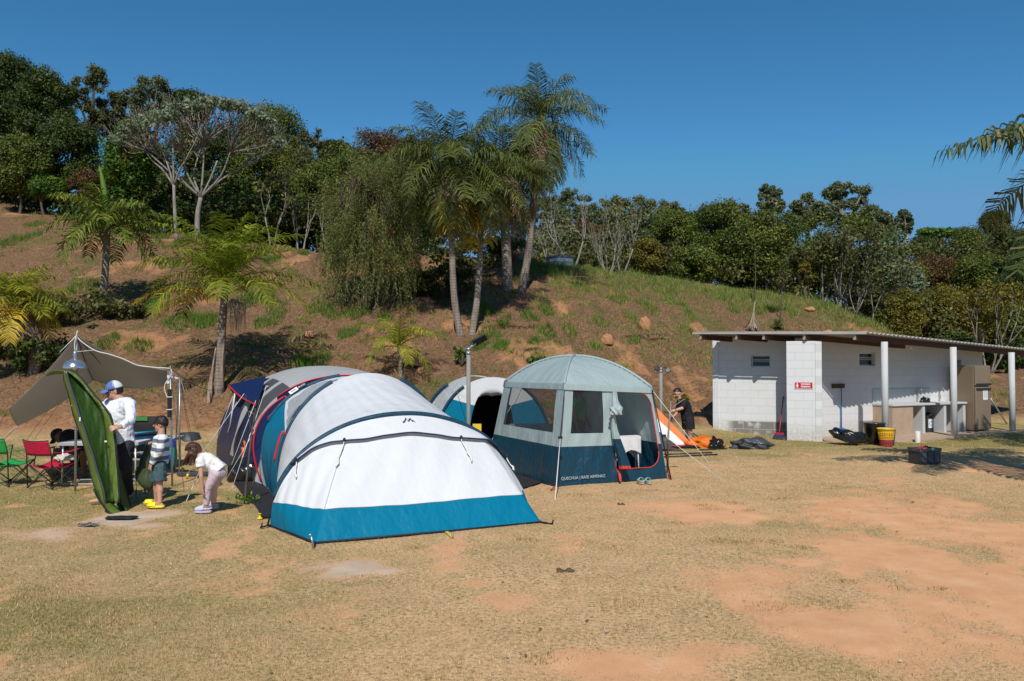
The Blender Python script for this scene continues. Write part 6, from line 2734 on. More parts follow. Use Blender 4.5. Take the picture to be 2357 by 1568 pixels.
# things in and by the shelter
tp = D(*c4p(1545, 820), lerp(F0.y, BR0.y, .4))
tb = thing('side_table', 'small table under a white cloth inside the pale shelter', 'table', (tp.x, tp.y, .02))
m = MB()
m.box((tp.x, tp.y, tp.z - .015), (.46, .42, .03))
m.build('top', 'white_metal', tb)
for sx in (-.2, .2):
    for sy in (-.18, .18):
        m = MB()
        m.tube([(tp.x + sx, tp.y + sy, .02), (tp.x + sx * .9, tp.y + sy * .9, tp.z - .03)], .012, 6)
        m.build('leg', 'white_metal', tb)
fabric('white_cloth', (.78, .78, .77), .8, .1, .5, 4)
m = MB()
P = []
for i in range(8):
    f = i / 7
    row = []
    for k in range(25):
        a = 2 * PI * k / 24
        rx, ry = .25, .23
        c_, s_ = math.cos(a), math.sin(a)
        q = (abs(c_) ** 6 + abs(s_) ** 6) ** (-1 / 6)
        flare = 1 + .06 * f * math.sin(a * 6)
        row.append(V((tp.x + rx * c_ * q * flare, tp.y + ry * s_ * q * flare, tp.z + .006 - f * (.36 + .14 * math.sin(a * 2 + 1)))))
    P.append(row)
m.grid([[V((tp.x, tp.y, tp.z + .006))] * 25, P[0]])
m.grid(P)
tag(m.build('tablecloth', 'white_cloth', None, loc=tp), 'white cloth draped over the small table in the shelter doorway', 'cloth')
plain('clog_teal', (.30, .50, .48), .5, .05)
plain('clog_pink', (.60, .38, .33), .5, .05)


def clog(name, c, rz, L, mat_top, mat_sole, label, group=None, parent=None):
    t = thing(name, label, 'shoe', c, group) if parent is None else parent
    M = Matrix.Rotation(rz, 3, 'Z')
    m = MB()
    P = []
    for z, k in ((0, .94), (.012, 1), (.03, .98)):
        P.append([V(c) + M @ V((L / 2 * k * math.cos(a), L * .19 * k * math.sin(a) * (1 + .18 * math.cos(a)), z)) for a in np.linspace(0, 2 * PI, 21)[:-1]])
    m.grid(P, 0, True, True)
    m.poly(P[-1])
    m.build('sole', mat_sole, t)
    m = MB()
    P = []
    for i in range(7):
        f = i / 6
        x = lerp(L * .47, -L * .08, f)
        w = L * .185 * math.sqrt(max(.05, 1 - ((x / L - .0) * 1.9) ** 2)) if x > 0 else L * .17
        h = lerp(.025, .075, f ** .6)
        P.append([V(c) + M @ V((x, w * math.cos(a) * 1.05, .028 + h * math.sin(a))) for a in np.linspace(0, PI, 9)])
    m.grid(P)
    m.build('upper', mat_top, t, solid=.006)
    m = MB()
    m.tube([V(c) + M @ V((-L * .08 + L * .38 * (-math.sin(a)) * .95, L * .175 * math.cos(a), .05)) for a in np.linspace(0, PI, 11)], .012, 6)
    m.build('heel_strap', mat_top, t)
    return t


for (x, lb_) in ((1660, 'left pale teal and pink clog beside the shelter door'), (1716, 'right pale teal and pink clog beside the shelter door')):
    g = G(*c4p(x, 1186))
    clog('clog', g, R(105), .24, 'clog_teal', 'clog_pink', lb_, 'pair of clogs')

# ---- orange and white tent being pitched on the right


def c6(x, y):
    return 1473.1 + .1644 * x, 859.3 + .1644 * y


Rt, Bt = G(*c6(835, 1040)), G(*c6(250, 1100))
Ap = D(*c6(150, 395), 20.3)
te = thing('pitched_tent', 'orange and white mesh tent being pitched beside the pale shelter', 'tent', Rt)
Bk = V((Rt.x - .6, Rt.y + 1.3, 0))
Ap2 = Ap + V((-.4, .4, 0))


def qd(m, a, b, c, d, n=6):
    m.grid([[bil([a, b, c, d], i / n, j / n) for i in range(n + 1)] for j in range(n + 1)])


# bands run along the ridge from apex to the right tip
cO0, cO1 = Ap, Rt + V((-.15, .05, .06))
dn = V((-.1, -.06, -.19))
for k, (nm, mt, w0, w1) in enumerate((('ridge_band', 'tent_orange', 0, 1), ('white_band', 'tent_white', 1, 2.2))):
    m = MB()
    qd(m, Ap + dn * w0, cO1 + dn * w0 * .5, cO1 + dn * w1 * .5 + V((.03 * k, 0, 0)), Ap + dn * w1)
    m.build(nm, mt, te)
m = MB()
qd(m, Ap + dn * 2.2, cO1 + dn * 1.1 + V((-.05, -.02, 0)), Bt + V((.55, .0, .05)), Bt + V((-.3, 0, .05)))
m.build('mesh_panel', 'grey_netting', te)
m = MB()
qd(m, Ap, cO1, Bk + V((.3, 0, .05)), Bk + V((-1.2, .3, .1)))
m.build('rear_panel', 'tent_white', te)
m = MB()
P = []
for i in range(15):
    t = i / 14
    c = lerp(Bt + V((-.4, 0, 0)), Rt + V((.1, 0, 0)), t)
    P.append([c + V((0, -.10 + .1 * math.sin(i * .9), .03)), c + V((0, -.03, .075 + .01 * math.sin(i * 2.0))), c + V((0, .3, .06)), c + V((0, 1.0, .02))])
m.grid(P, mi=lambda i, j: 0 if j == 0 else (1 if j == 1 else 0))
m.build('floor', ['inner_black', 'piping_red'], te)
ob = lump('folded_fly', G(*c6(915, 1040)), (.42, .28, .18), 'tent_orange', None, None, .16, seed=71, rz=.1)
ob.parent = te
ob.location = V(ob.location) - V(te.location)
ob = lump('fly_end', G(*c6(1062, 1055)), (.17, .2, .17), 'bag_black', None, None, .2, seed=72)
ob.parent = te
ob.location = V(ob.location) - V(te.location)
m = MB()
m.tube([D(*c6(670, 805), 20.6), D(*c6(850, 905), 20.9)], .014, 6)
m.tube([D(*c6(690, 830), 20.2), G(*c6(845, 1005)) + V((0, 0, .05))], .012, 6)
m.build('tent_pole', 'black_metal', te)
for i, (a, b) in enumerate((((340, 1150), (1010, 1122)), ((340, 1185), (1085, 1150)), ((820, 1085), (1220, 1068)))):
    m = MB()
    m.tube([G(*c6(*a)) + V((0, 0, .02)), G(*c6(*b)) + V((0, 0, .02))], .016, 6)
    tag(m.build('loose_pole', 'black_metal', None, loc=G(*c6(*a))), ['upper black tent pole lying on the grass before the orange tent', 'nearest black tent pole lying on the grass before the orange tent', 'short black pole poking out beyond the folded orange fly'][i], 'pole', 'loose tent poles')
pts = [G(*c6(385, 1400)), D(*c6(395, 900), 14.6), D(*c6(420, 560), 14.7), D(*c6(430, 430), 14.8), D(*c6(385, 335), 14.8)]
t = thing('stick_sapling', 'slender planted sapling with yellow leaves beside the open shelter corner', 'sapling', pts[0])
m = MB()
cv = curve(pts, 14)
m.tube(cv, [lerp(.022, .006, i / 14) for i in range(15)], 7)
br = [D(*c6(430, 500), 14.75), D(*c6(520, 430), 14.8), D(*c6(640, 350), 14.8)]
m.tube(br, [.01, .008, .005], 6)
m.build('stem', 'bark_pale', t)
P = np.array([list(D(*c6(x + rnd.uniform(-25, 25), y + rnd.uniform(-25, 25)), 14.8)) for x, y in ((645, 310), (630, 340), (610, 330), (520, 350), (650, 330), (660, 350)) for i in range(9)])
rn = NR.random(len(P))
crown_obj(t, leaves(P, .07, rn), rn, 'leaf_gold', 'leaves')

# ---- floodlight posts
def lamp_post(label, pb, u, vt, Yp, hd, r=.045):
    t = thing('floodlight_post', label, 'street lamp', pb)
    tp = D(u, vt, Yp)
    m = MB()
    m.tube([pb - V((0, 0, .1)), V((pb.x, pb.y, tp.z))], r, 14)
    m.build('post', 'post_concrete', t)
    m = MB()
    for z in (.0, -.07):
        m.tube([V((pb.x, pb.y, tp.z + z)), V((pb.x, pb.y, tp.z + z + .035))], r * 1.25, 14)
    m.build('collar', 'steel', t)
    return t, V((pb.x, pb.y, tp.z))


plain('post_concrete', (.25, .245, .22), .8, .2, 5)
Yl = 14.4
pb = V(((1078.5 - CU) / FOC * Yl, Yl, 0))
t, tp = lamp_post('concrete floodlight post with a tilted black solar lamp between the tents', pb, 1078, 806, Yl, None, .036)
m = MB()
a, b = tp + V((-.02, 0, .0)), tp + V((.12, -.02, .12))
m.tube([tp + V((-.07, .0, .0)), tp + V((.04, 0, .05)), b], .022, 8)
m.build('bracket', 'steel', t)
Mx = Matrix.Rotation(R(-28), 3, 'Y') @ Matrix.Rotation(R(-38), 3, 'X')
hc = tp + V((.19, -.03, .17))
m = MB()
m.box(hc, (.25, .16, .035), M=Mx)
hd = m.build('lamp_head', 'black_metal', t, bevel=.008)
m = MB()
m.box(hc + Mx @ V((.03, 0, .019)), (.16, .13, .004), M=Mx)
m.build('solar_panel', 'window_dark', hd)
pb = G(1521, 1030)
pb = V(((1521 - CU) / FOC * 20.5, 20.5, 0))
t, tp = lamp_post('slim post with two small black lamps between the shelter and the washroom', pb, 1521, 850, 20.5, None, .04)
m = MB()
m.tube([tp + V((-.09, 0, .03)), tp + V((.14, 0, .03))], .014, 6)
m.build('bracket', 'black_metal', t)
for dx, rz in ((-.1, .3), (.16, -.4)):
    m = MB()
    m.box(tp + V((dx, -.03, .02 if dx < 0 else -.03)), (.12, .05, .10), M=Matrix.Rotation(rz, 3, 'Y') @ Matrix.Rotation(R(-20), 3, 'X'))
    m.build('lamp_head', 'black_metal', t, bevel=.01)
g = D(1098, 985, 13.9)
m = MB()
m.box(g, (.14, .008, .13))
ys = m.build('card', 'yellow_plastic', None, loc=g)
ys.name = 'yellow_card'
tag(ys, 'small yellow card fixed at the lamp post behind the big white tent', 'card')
# ------------------------------------------------------------ camp kitchen on the left


def c1(x, y):
    return .3131 * x, 736.6 + .3131 * y


def g1(x, y, z=0):
    return G(*c1(x, y), z)


def d1(x, y, Y):
    return D(*c1(x, y), Y)


fabric('tarp_taupe', (.50, .455, .40), .7, .5, .35, 1.6)
netting('netting_none', (.1, .1, .1), .9)
fabric('chair_green', (.02, .34, .07), .6, .12, .3, 5)
fabric('chair_red', (.55, .012, .06), .6, .12, .3, 5)
fabric('chair_navy', (.015, .05, .11), .6, .05, .3, 5)
plain('chair_blue', (.02, .30, .50), .4, .06)
plain('chair_black', (.02, .02, .022), .45, .15)
plain('chair_tube', (.10, .105, .11), .35, .15, metal=.5)
plain('table_white', (.72, .73, .74), .4, .05)
plain('table_grey', (.42, .45, .47), .5, .08)
plain('alu', (.62, .64, .66), .3, .05, metal=.5)
fabric('mat_green_shaded', (.045, .105, .022), .4, .18, .5, 3, spec=.5)  # pop-up tent cloth, shade on its hollow faces put into the colour
fabric('mat_green_lit', (.155, .235, .04), .4, .25, .5, 4, spec=.5)  # same cloth again, lighter colour standing for its sunlit strips
fabric('bag_olive', (.055, .075, .032), .5, .05, .6, 4, spec=.4)
plain('lamp_metal', (.75, .76, .78), .18, .05, metal=.9)

# tarp on poles
p1, p2, p3 = g1(553, 1258), g1(1266, 1220), g1(1317, 1128)
Y1 = p1.y
P1t = d1(565, 112, Y1)
P2t = d1(1252, 356, p2.y)
P3t = d1(1322, 425, p3.y)
ts_ = thing('tarp_shelter', 'taupe tarp shelter stretched over slim steel poles with white guy ropes', 'tarp', p1)
C2 = d1(1225, 482, 13.9)
C4 = d1(688, 440, 15.6)
C5 = d1(126, 780, 15.2)
C6 = d1(60, 655, 12.9)
m = MB()
N_ = 20


def sag(c, s, e=.0):
    P = []
    for i in range(N_ + 1):
        row = []
        for j in range(N_ + 1):
            a, b = i / N_, j / N_
            p = bil(c, a, b)
            p = p - V((0, 0, s * 4 * a * (1 - a) * .6 + s * 2 * b * (1 - b) * .5))
            row.append(p)
        P.append(row)
    return P


m.grid(sag([P1t, C6, C5, C4], .10))
m.grid(sag([P1t, P2t - V((.05, 0, .02)), C2, C4], .16))
tarp = m.build('tarp', 'tarp_taupe', ts_, solid=.004)
for a, b in ((P1t, C4), (P1t, lerp(C4, C2, .45)), (P1t, lerp(C5, C4, .5))):
    m = MB()
    m.tube([lerp(a, b, t) - V((0, 0, .012 + .10 * 4 * t * (1 - t) * .62)) for t in np.linspace(0, 1, 12)], .006, 5)
    m.build('seam', 'black_strap', tarp)
for a, b, r in ((p1, P1t, .019), (p2, P2t, .017), (p3, P3t, .015), (g1(1285, 1100), d1(1312, 470, 13.6), .011)):
    m = MB()
    m.tube([a, b], r, 8)
    m.build('pole', 'steel', ts_)
m = MB()
m.tube([P1t - V((0, 0, .02)), P1t + V((0, 0, .05))], .008, 6)
m.tube([P2t - V((0, 0, .02)), P2t + V((0, 0, .04))], .008, 6)
m.build('pole_tip', 'steel', ts_)
edge = [P1t + V((0, -.02, .0))] + [d1(x, y, lerp(Y1, p2.y, (x - 565) / 687) - .03) for x, y in ((600, 160), (700, 225), (800, 252), (900, 285), (1000, 330), (1090, 345), (1180, 352), (1252, 356))]
m = MB()
m.tube(curve(edge, 40), .009, 6)
m.build('cord', 'rope_white', ts_)
rope(ts_, P1t, lerp(P1t, C6, .25) + V((0, 0, .02)), .006)
for a, b, mt in ((C5 + V((0, 0, 0)), g1(-60, 930), 'rope_white'), (C5, g1(10, 905), 'rope_dark'), (C6, g1(-120, 960), 'rope_dark'), (lerp(C5, C4, .45), d1(180, 905, 18.5), 'rope_dark'), (lerp(C5, C4, .6), d1(250, 880, 18.8), 'rope_dark'),
                 (P3t, g1(1510, 955), 'rope_white'), (P3t, g1(1400, 900), 'rope_dark'), (P2t, g1(1355, 1262), 'rope_dark'), (P3t, g1(1455, 1100), 'rope_dark'), (P2t + V((0, .02, -.02)), P3t, 'rope_white')):
    rope(ts_, a, b, .0055 if mt == 'rope_white' else .004, mt)
rope(ts_, P2t, d1(1640, 520, 19.5), .006, 'rope_dark', 'cord', .12)
m = MB()
q0 = d1(1225, 410, p2.y + .1)
m.prism([d1(x, y, p2.y + .12) for x, y in ((1222, 405), (1252, 408), (1320, 428), (1252, 440), (1248, 465), (1228, 470), (1218, 455))], (0, .006, 0))
m.build('corner_patch', 'white_cloth', tarp)
m = MB()
m.tube(curve([d1(1256, 360, p2.y - .03), d1(1262, 400, p2.y - .03), d1(1215, 470, p2.y - .03), d1(1212, 520, p2.y - .03), d1(1232, 570, p2.y - .03)], 16), .007, 6)
m.build('cord', 'rope_white', ts_)
g = d1(1246, 612, p2.y - .05)
ps = thing('power_strip', 'black power strip strapped upright to the right tarp pole', 'power strip', g)
m = MB()
m.box(g, (.055, .045, .60 * .75))
m.build('body', 'black_metal', ps, bevel=.006)
m = MB()
for z in (-.1, .1):
    m = MB()
    m.box(g + V((.01, 0, z)), (.09, .055, .012))
    m.build('cable_tie', 'rope_white', ps)

# work lamp under the tarp
lc = d1(552, 330, Y1 - .05)
t = thing('work_lamp', 'shiny metal dome lamp hanging from the left tarp pole', 'lamp', lc)
m = MB()
m.lathe(lc, [(.175, -.055), (.172, -.03), (.15, .02), (.105, .065), (.05, .09), (.03, .10), (.03, .13)], 32)
m.build('shade', 'lamp_metal', t, solid=.004)
m = MB()
m.ell(lc + V((0, 0, -.01)), (.05, .05, .07), 14, 10)
m.build('bulb', 'bulb_glass', t)
m = MB()
m.lathe(lc, [(.03, .12), (.034, .19), (.02, .21), (.001, .215)], 14)
m.build('socket', 'steel', t)
m = MB()
m.tube(curve([lc + V((0, 0, .2)), lc + V((-.01, 0, .33)), lc + V((.03, 0, .52)), P1t - V((0, 0, .03))], 12), .007, 6)
m.tube([lc + V((0, 0, .2)), lc + V((.3, 0, .225))], .004, 5)
m.build('cord', 'rope_white', t)


# ---- folding chairs, built facing +y at the origin
def camp_chair(name, label, cloth, loc, rz, sc_=1.0, group=None):
    t = thing(name, label, 'chair', (0, 0, 0), group)
    hw, hd, sz = .27, .24, .40
    m = MB()
    P = []
    for i in range(9):
        f = i / 8
        y = lerp(-hd + .02, hd, f)
        z = sz - .02 + .03 * f - .055 * math.sin(PI * f)
        P.append([V((lerp(-hw, hw, j / 8), y, z - .05 * math.sin(PI * j / 8))) for j in range(9)])
    m.grid(P)
    m.build('seat', cloth, t, solid=.008)
    m = MB()
    P = []
    for i in range(7):
        f = i / 6
        z = lerp(.55, .80, f)
        y = -hd - .03 - .08 * f
        P.append([V((lerp(-hw, hw, j / 8), y - .05 * math.sin(PI * j / 8), z - .015 * math.sin(PI * j / 8) * (f > .9))) for j in range(9)])
    m.grid(P)
    m.build('backrest', cloth, t, solid=.008)
    m = MB()
    for i in (0, -1):
        m.tube([V((lerp(-hw, hw, j / 8), P[i][j].y, P[i][j].z)) for j in range(9)], .008, 5)
    m.build('backrest_trim', 'chair_black', t)
    for sx in (-1, 1):
        m = MB()
        P = []
        for i in range(7):
            f = i / 6
            y = lerp(-hd - .04, hd + .06, f)
            z = .60 + .03 * f - .03 * math.sin(PI * f)
            P.append([V((sx * (hw + .02) + o, y, z)) for o in (-.035, 0, .035)])
        m.grid(P)
        m.build('armrest', cloth, t, solid=.007)
        m = MB()
        m.tube([V((sx * hw, -hd - .0, .01)), V((sx * hw, -hd - .03, .58)), V((sx * (hw - .005), -hd - .10, .81))], .0105, 7)
        m.build('back_post', 'chair_black', t)
        m = MB()
        m.tube([V((sx * (hw + .02), hd - .02, .30)), V((sx * (hw + .02), hd + .05, .62))], .0105, 7)
        m.build('arm_post', 'chair_black', t)
    legs = [((-hw, -hd, .01), (hw, -hd, .38)), ((hw, -hd, .01), (-hw, -hd, .38)), ((-hw, hd, .01), (hw, hd, .40)), ((hw, hd, .01), (-hw, hd, .40)),
            ((-hw, -hd, .01), (-hw, hd, .39)), ((-hw, hd, .01), (-hw, -hd, .39)), ((hw, -hd, .01), (hw, hd, .39)), ((hw, hd, .01), (hw, -hd, .39))]
    for i, (a, b) in enumerate(legs):
        m = MB()
        m.tube([a, b], .0095, 7)
        m.build('leg', 'chair_tube' if i % 2 else 'chair_black', t)
    for sx in (-1, 1):
        for sy in (-1, 1):
            m = MB()
            m.tube([(sx * hw, sy * hd, 0), (sx * hw, sy * hd, .04)], .02, 8)
            m.build('foot', 'chair_black', t)
    t.location = loc
    t.rotation_euler = (0, 0, rz)
    t.scale = (sc_,) * 3
    return t


gr_ = 'fabric folding camp chairs'
camp_chair('camp_chair', 'red fabric folding camp chair seen from behind', 'chair_red', g1(385, 1225), R(-20), .95, gr_)
camp_chair('camp_chair', 'green fabric folding camp chair cut by the left frame edge', 'chair_green', g1(70, 1205), R(-20), .95, gr_)
g = g1(440, 1215)
b_ = g1(385, 1225)
cp = V((b_.x + .17, b_.y + .06, .41))
plain('cap_pale', (.55, .52, .46), .8, .1)
lump('cap', cp, (.15, .12, .07), 'cap_pale', 'pale cap lying on the seat of the red chair', 'cap', .12, seed=90)

# low blue aluminium chair behind the man
gb = g1(985, 1168)
t = thing('folding_chair', 'blue framed folding chair with navy seat behind the man in white', 'chair', (0, 0, 0))
m = MB()
m.grid([[V((lerp(-.22, .22, i / 8), y, .40 - .04 * math.sin(PI * i / 8))) for i in range(9)] for y in (-.2, 0, .2)])
m.build('seat', 'chair_navy', t, solid=.008)
m = MB()
m.grid([[V((lerp(-.22, .22, i / 8), -.24 - .1 * z, .46 + z)) for i in range(9)] for z in (.02, .16, .3)])
m.build('backrest', 'chair_navy', t, solid=.008)
for sx in (-1, 1):
    x = sx * .25
    for nm, pts in (('leg', [(x, -.22, .01), (x, .24, .58)]), ('leg', [(x, .25, .01), (x, -.2, .42)]), ('back_post', [(x, -.2, .40), (x, -.29, .80)]), ('armrest', [(x, -.26, .60), (x, .25, .59)])):
        m = MB()
        m.tube([V(p) for p in pts], .013 if nm != 'armrest' else .018, 8)
        m.build(nm, 'chair_blue', t)
m = MB()
for y in (-.22, .25):
    m = MB()
    m.tube([V((-.25, y, .015)), V((.25, y, .015))], .012, 8)
    m.build('foot_bar', 'chair_blue', t)
m = MB()
m.tube([V((-.25, -.29, .80)), V((.25, -.29, .80))], .012, 8)
m.build('crossbar', 'chair_blue', t)
t.location = gb
t.rotation_euler = (0, 0, R(60))


# tables
def folding_table(name, label, cx, cy, wx, wy, h, rz, top, leg, base=True):
    t = thing(name, label, 'table', (0, 0, 0))
    m = MB()
    m.box((0, 0, h - .015), (wx, wy, .03))
    m.build('top', top, t, bevel=.005)
    m = MB()
    for sy in (-1, 1):
        m.box((0, sy * (wy / 2 + .004), h - .018), (wx + .014, .008, .045))
    for sx in (-1, 1):
        m.box((sx * (wx / 2 + .004), 0, h - .018), (.008, wy, .045))
    m.build('edge_trim', leg, t)
    for sx in (-1, 1):
        for sy in (-1, 1):
            m = MB()
            m.tube([V((sx * (wx / 2 - .05), sy * (wy / 2 - .05), 0.012)), V((sx * (wx / 2 - .06), sy * (wy / 2 - .06), h - .04))], .014, 8)
            m.build('leg', leg, t)
    if base:
        m = MB()
        for sy in (-1, 1):
            m.tube([V((-(wx / 2 - .05), sy * (wy / 2 - .05), .02)), V(((wx / 2 - .05), sy * (wy / 2 - .05), .02))], .013, 8)
        m.build('foot_bar', leg, t)
    t.location = (cx, cy, 0)
    t.rotation_euler = (0, 0, rz)
    return t


a, b = g1(450, 1212), g1(690, 1200)
folding_table('folding_table', 'white folding table under the tarp behind the red chair', a.x + .60, a.y + .22, 1.25, .6, .68, R(4), 'table_white', 'alu')
t = folding_table('folding_table', 'grey topped table with crossed legs behind the boy', d1(1060, 870, 16.2).x, 16.4, 1.15, .55, d1(1060, 868, 16.2).z, R(2), 'table_grey', 'alu', False)
tz = d1(1060, 868, 16.2).z
g = d1(1070, 868, 16.25)
t = thing('cooler_bag', 'black soft cooler with green trim on the grey table', 'bag', (g.x, g.y, tz))
m = MB()
P = []
for z, k in ((0, 1), (.1, 1.02), (.22, 1), (.34, .9), (.40, .7)):
    P.append([V((g.x + .04 + .32 * k * math.copysign(abs(math.cos(a)) ** .5, math.cos(a)), g.y + .17 * k * math.copysign(abs(math.sin(a)) ** .5, math.sin(a)), tz + z)) for a in np.linspace(0, 2 * PI, 33)[:-1]])
m.grid(P, 0, True, True)
m.poly(P[-1])
m.build('body', 'black_cloth', t)
m = MB()
m.box((g.x - .1, g.y - .14, tz + .37), (.42, .08, .07))
m.build('lid_trim', 'green_trim' if 'green_trim' in MATS else plain('green_trim', (.05, .22, .06), .6, .2), t)
for (x, y, nm, lb_, w_, hh, mt) in ((985, 845, 'packet', 'red food packet standing on the grey table beside the cooler', .12, .2, 'red_plastic'),):
    q = d1(x, 866, 16.1)
    m = MB()
    m.prism([V((q.x + sx * w_ / 2 * k, q.y + sy * .03 * k, tz)) for sx, sy, k in ((-1, -1, 1), (1, -1, 1), (1, 1, 1), (-1, 1, 1))], (0, .02, hh))
    tag(m.build(nm, mt, None, loc=(q.x, q.y, tz), bevel=.008), lb_, nm)
q = d1(395, 922, 15.6)
m = MB()
m.box((q.x, q.y, q.z), (.2, .12, .03))
m.ell((q.x - .03, q.y, q.z + .03), (.07, .05, .035))
plain('toy_yellow', (.8, .5, .03), .5, .1)

# small dark container and backpack further back
g = d1(1395, 868, 20.3)
gz = TZ(g.x, g.y)
t = thing('camp_lantern', 'small dark flared container standing on a thin stand behind the girl', 'container', (g.x, g.y, gz))
m = MB()
m.lathe((g.x, g.y, g.z - .14), [(.001, 0), (.30, .0), (.30, .05), (.22, .27), (.001, .28)], 4)
m.build('body', 'crate_dark', t)
m = MB()
m.tube([(g.x, g.y, gz), (g.x, g.y, g.z - .13)], .02, 8)
m.build('stand', 'black_metal', t)
plain('pack_blue', (.02, .06, .4), .6, .1)
plain('pack_teal', (.02, .28, .30), .6, .1)
g = g1(1238, 1082)
t = thing('backpack', 'teal and blue backpack on the ground behind the boy', 'backpack', g)
m = MB()
P = []
for z, k in ((0, .85), (.08, 1), (.25, 1), (.38, .9)):
    P.append([V((g.x + .15 * k * math.copysign(abs(math.cos(a)) ** .6, math.cos(a)), g.y + .12 * k * math.copysign(abs(math.sin(a)) ** .6, math.sin(a)), z)) for a in np.linspace(0, 2 * PI, 25)[:-1]])
m.grid(P, 0, True, True)
m.build('body', 'pack_teal', t)
m = MB()
P = []
for z, k in ((.38, .91), (.46, .85), (.52, .6), (.54, .1)):
    P.append([V((g.x + .15 * k * math.copysign(abs(math.cos(a)) ** .6, math.cos(a)), g.y + .12 * k * math.copysign(abs(math.sin(a)) ** .6, math.sin(a)), z)) for a in np.linspace(0, 2 * PI, 25)[:-1]])
m.grid(P, 0, True, True)
m.build('top_flap', 'pack_blue', t)
m = MB()
m.ell((g.x, g.y - .12, .17), (.10, .05, .12))
m.build('front_pocket', 'pack_blue', t)
# low rail behind the girl's knees
m = MB()
q = s3(600, 718)
m.box((q.x, q.y, .03), (.8, .12, .06))
tag(m.build('plank', 'bag_grey', None, loc=(q.x, q.y, 0), bevel=.006), 'flat dark board lying on the grass behind the girl', 'board')
for i, (x, y) in enumerate(((325, 662), (395, 755))):
    q = s3(x, y)
    m = MB()
    m.tube([q, q + V((.02, 0, .07))], .022, 8)
    tag(m.build('peg', 'yellow_plastic', None, loc=q), ['far', 'near'][i] + ' yellow rope peg on the grass by the girl', 'peg')
q = s3(395, 752)
t = thing('guy_line', 'white guy line running from the yellow peg past the girl to the navy tent', 'rope', q)
rope(t, q + V((0, 0, .05)), D(562, 906, 14.8))
q = s3(385, 1100)
t = thing('guy_line', 'loose white cord leading from the grass to the hands of the girl', 'rope', q)
rope(t, q, s3(590, 965) + V((0, 0, .35)))
q = s3(190, 962)
t = thing('guy_line', 'thin dark cord pegged on the grass between the boy and the girl', 'rope', q)
rope(t, q + V((0, 0, .01)), s3(350, 960) + V((0, 0, .012)), .006, 'rope_dark')
# rubbish on the sandy patch, bark scrap and leaf litter on the lawn
m = MB()
q = g1(650, 1510)
m.grid([[q + V((.22 * (i / 5 - .5), .16 * (j / 4 - .5), .012 + .014 * math.sin(i * 2 + j))) for i in range(6)] for j in range(5)])
tag(m.build('foil_scrap', 'lamp_metal', None, loc=q, solid=.002), 'scrap of silver foil on the sandy patch below the green pop-up tent', 'foil')
plain('bark_scrap', (.12, .075, .04), .9, .3, 12, bstr=.5)
for u, v, L, rz, lb_ in ((1302, 1317, .17, .05, 'curved piece of brown bark lying on the foreground lawn'), (1430, 1162, .1, .8, 'small brown dead leaf on the lawn before the pale shelter')):
    q = G(u, v)
    m = MB()
    m.grid([[q + V((L * (i / 8 - .5), .09 * L / .22 * math.sin((j / 4 - .5) * 2.2), .006 + .022 * L / .22 * math.cos((j / 4 - .5) * 2.4) + .012 * math.sin(i * 1.4))) for i in range(9)] for j in range(5)])
    tag(m.build('bark_piece', 'bark_scrap', None, loc=q, solid=.006), lb_, 'bark' if L > .15 else 'leaf')

# ---- green pop-up tent folded up and held by the man
rowsM = [  # y, outer left, rim, inner zip, right
    (372, 478, 484, 500, 520), (400, 470, 492, 530, 566), (440, 472, 502, 580, 606), (520, 498, 528, 655, 668), (600, 520, 556, 715, 735),
    (700, 540, 585, 758, 812), (800, 578, 620, 776, 838), (900, 612, 650, 782, 850), (1000, 640, 685, 792, 858), (1100, 660, 712, 800, 866), (1180, 682, 738, 812, 872),
    (1250, 705, 760, 826, 876), (1300, 724, 768, 845, 878), (1345, 750, 774, 848, 872)]
Ym = 11.35
pt = thing('pop_up_tent', 'green pop-up tent with black rims held upright by the man in white', 'tent', g1(860, 1455))
dep = lambda y: (.16, .0, .14, .10)


def mrow(y, xs, k):
    yy = Ym
    return d1(xs, y, yy)


def interp_row(y):
    ys = [r[0] for r in rowsM]
    return [np.interp(y, ys, [r[k] for r in rowsM]) for k in range(1, 5)]


YS = np.linspace(372, 1345, 40)
colsA = {k: [] for k in range(4)}
for y in YS:
    x = interp_row(y)
    f = (y - 372) / 973
    bul = math.sin(PI * f) ** .6
    for k in range(4):
        off = (.20 * bul, -.02, .18 * bul, -.02 + .10 * (1 - f))[k]
        colsA[k].append(d1(x[k], y, Ym + off))


def ribbon(name, mat, A, B, belly, nb=8, wr=.012):
    m = MB()
    P = []
    for i, (a, b) in enumerate(zip(A, B)):
        row = []
        for j in range(nb + 1):
            t = j / nb
            p = lerp(a, b, t)
            row.append(p + V((0, belly * math.sin(PI * t) + wr * math.sin(i * .9 + j * 1.7) * math.sin(PI * t), 0)))
        P.append(row)
    m.grid(P)
    return m.build(name, mat, pt, solid=.003)


ribbon('outer_panel', 'mat_green_lit', colsA[0], colsA[1], -.03, 5)
ribbon('main_panel', 'mat_green_shaded', colsA[1], colsA[2], .12, 12, .02)
ribbon('side_panel', 'mat_green_lit', colsA[2], colsA[3], -.05, 6, .025)
for k, r in ((0, .012), (1, .017), (2, .010), (3, .015)):
    m = MB()
    m.tube(colsA[k], r, 6)
    m.build('rim', 'black_strap' if k != 1 else 'chair_tube', pt)
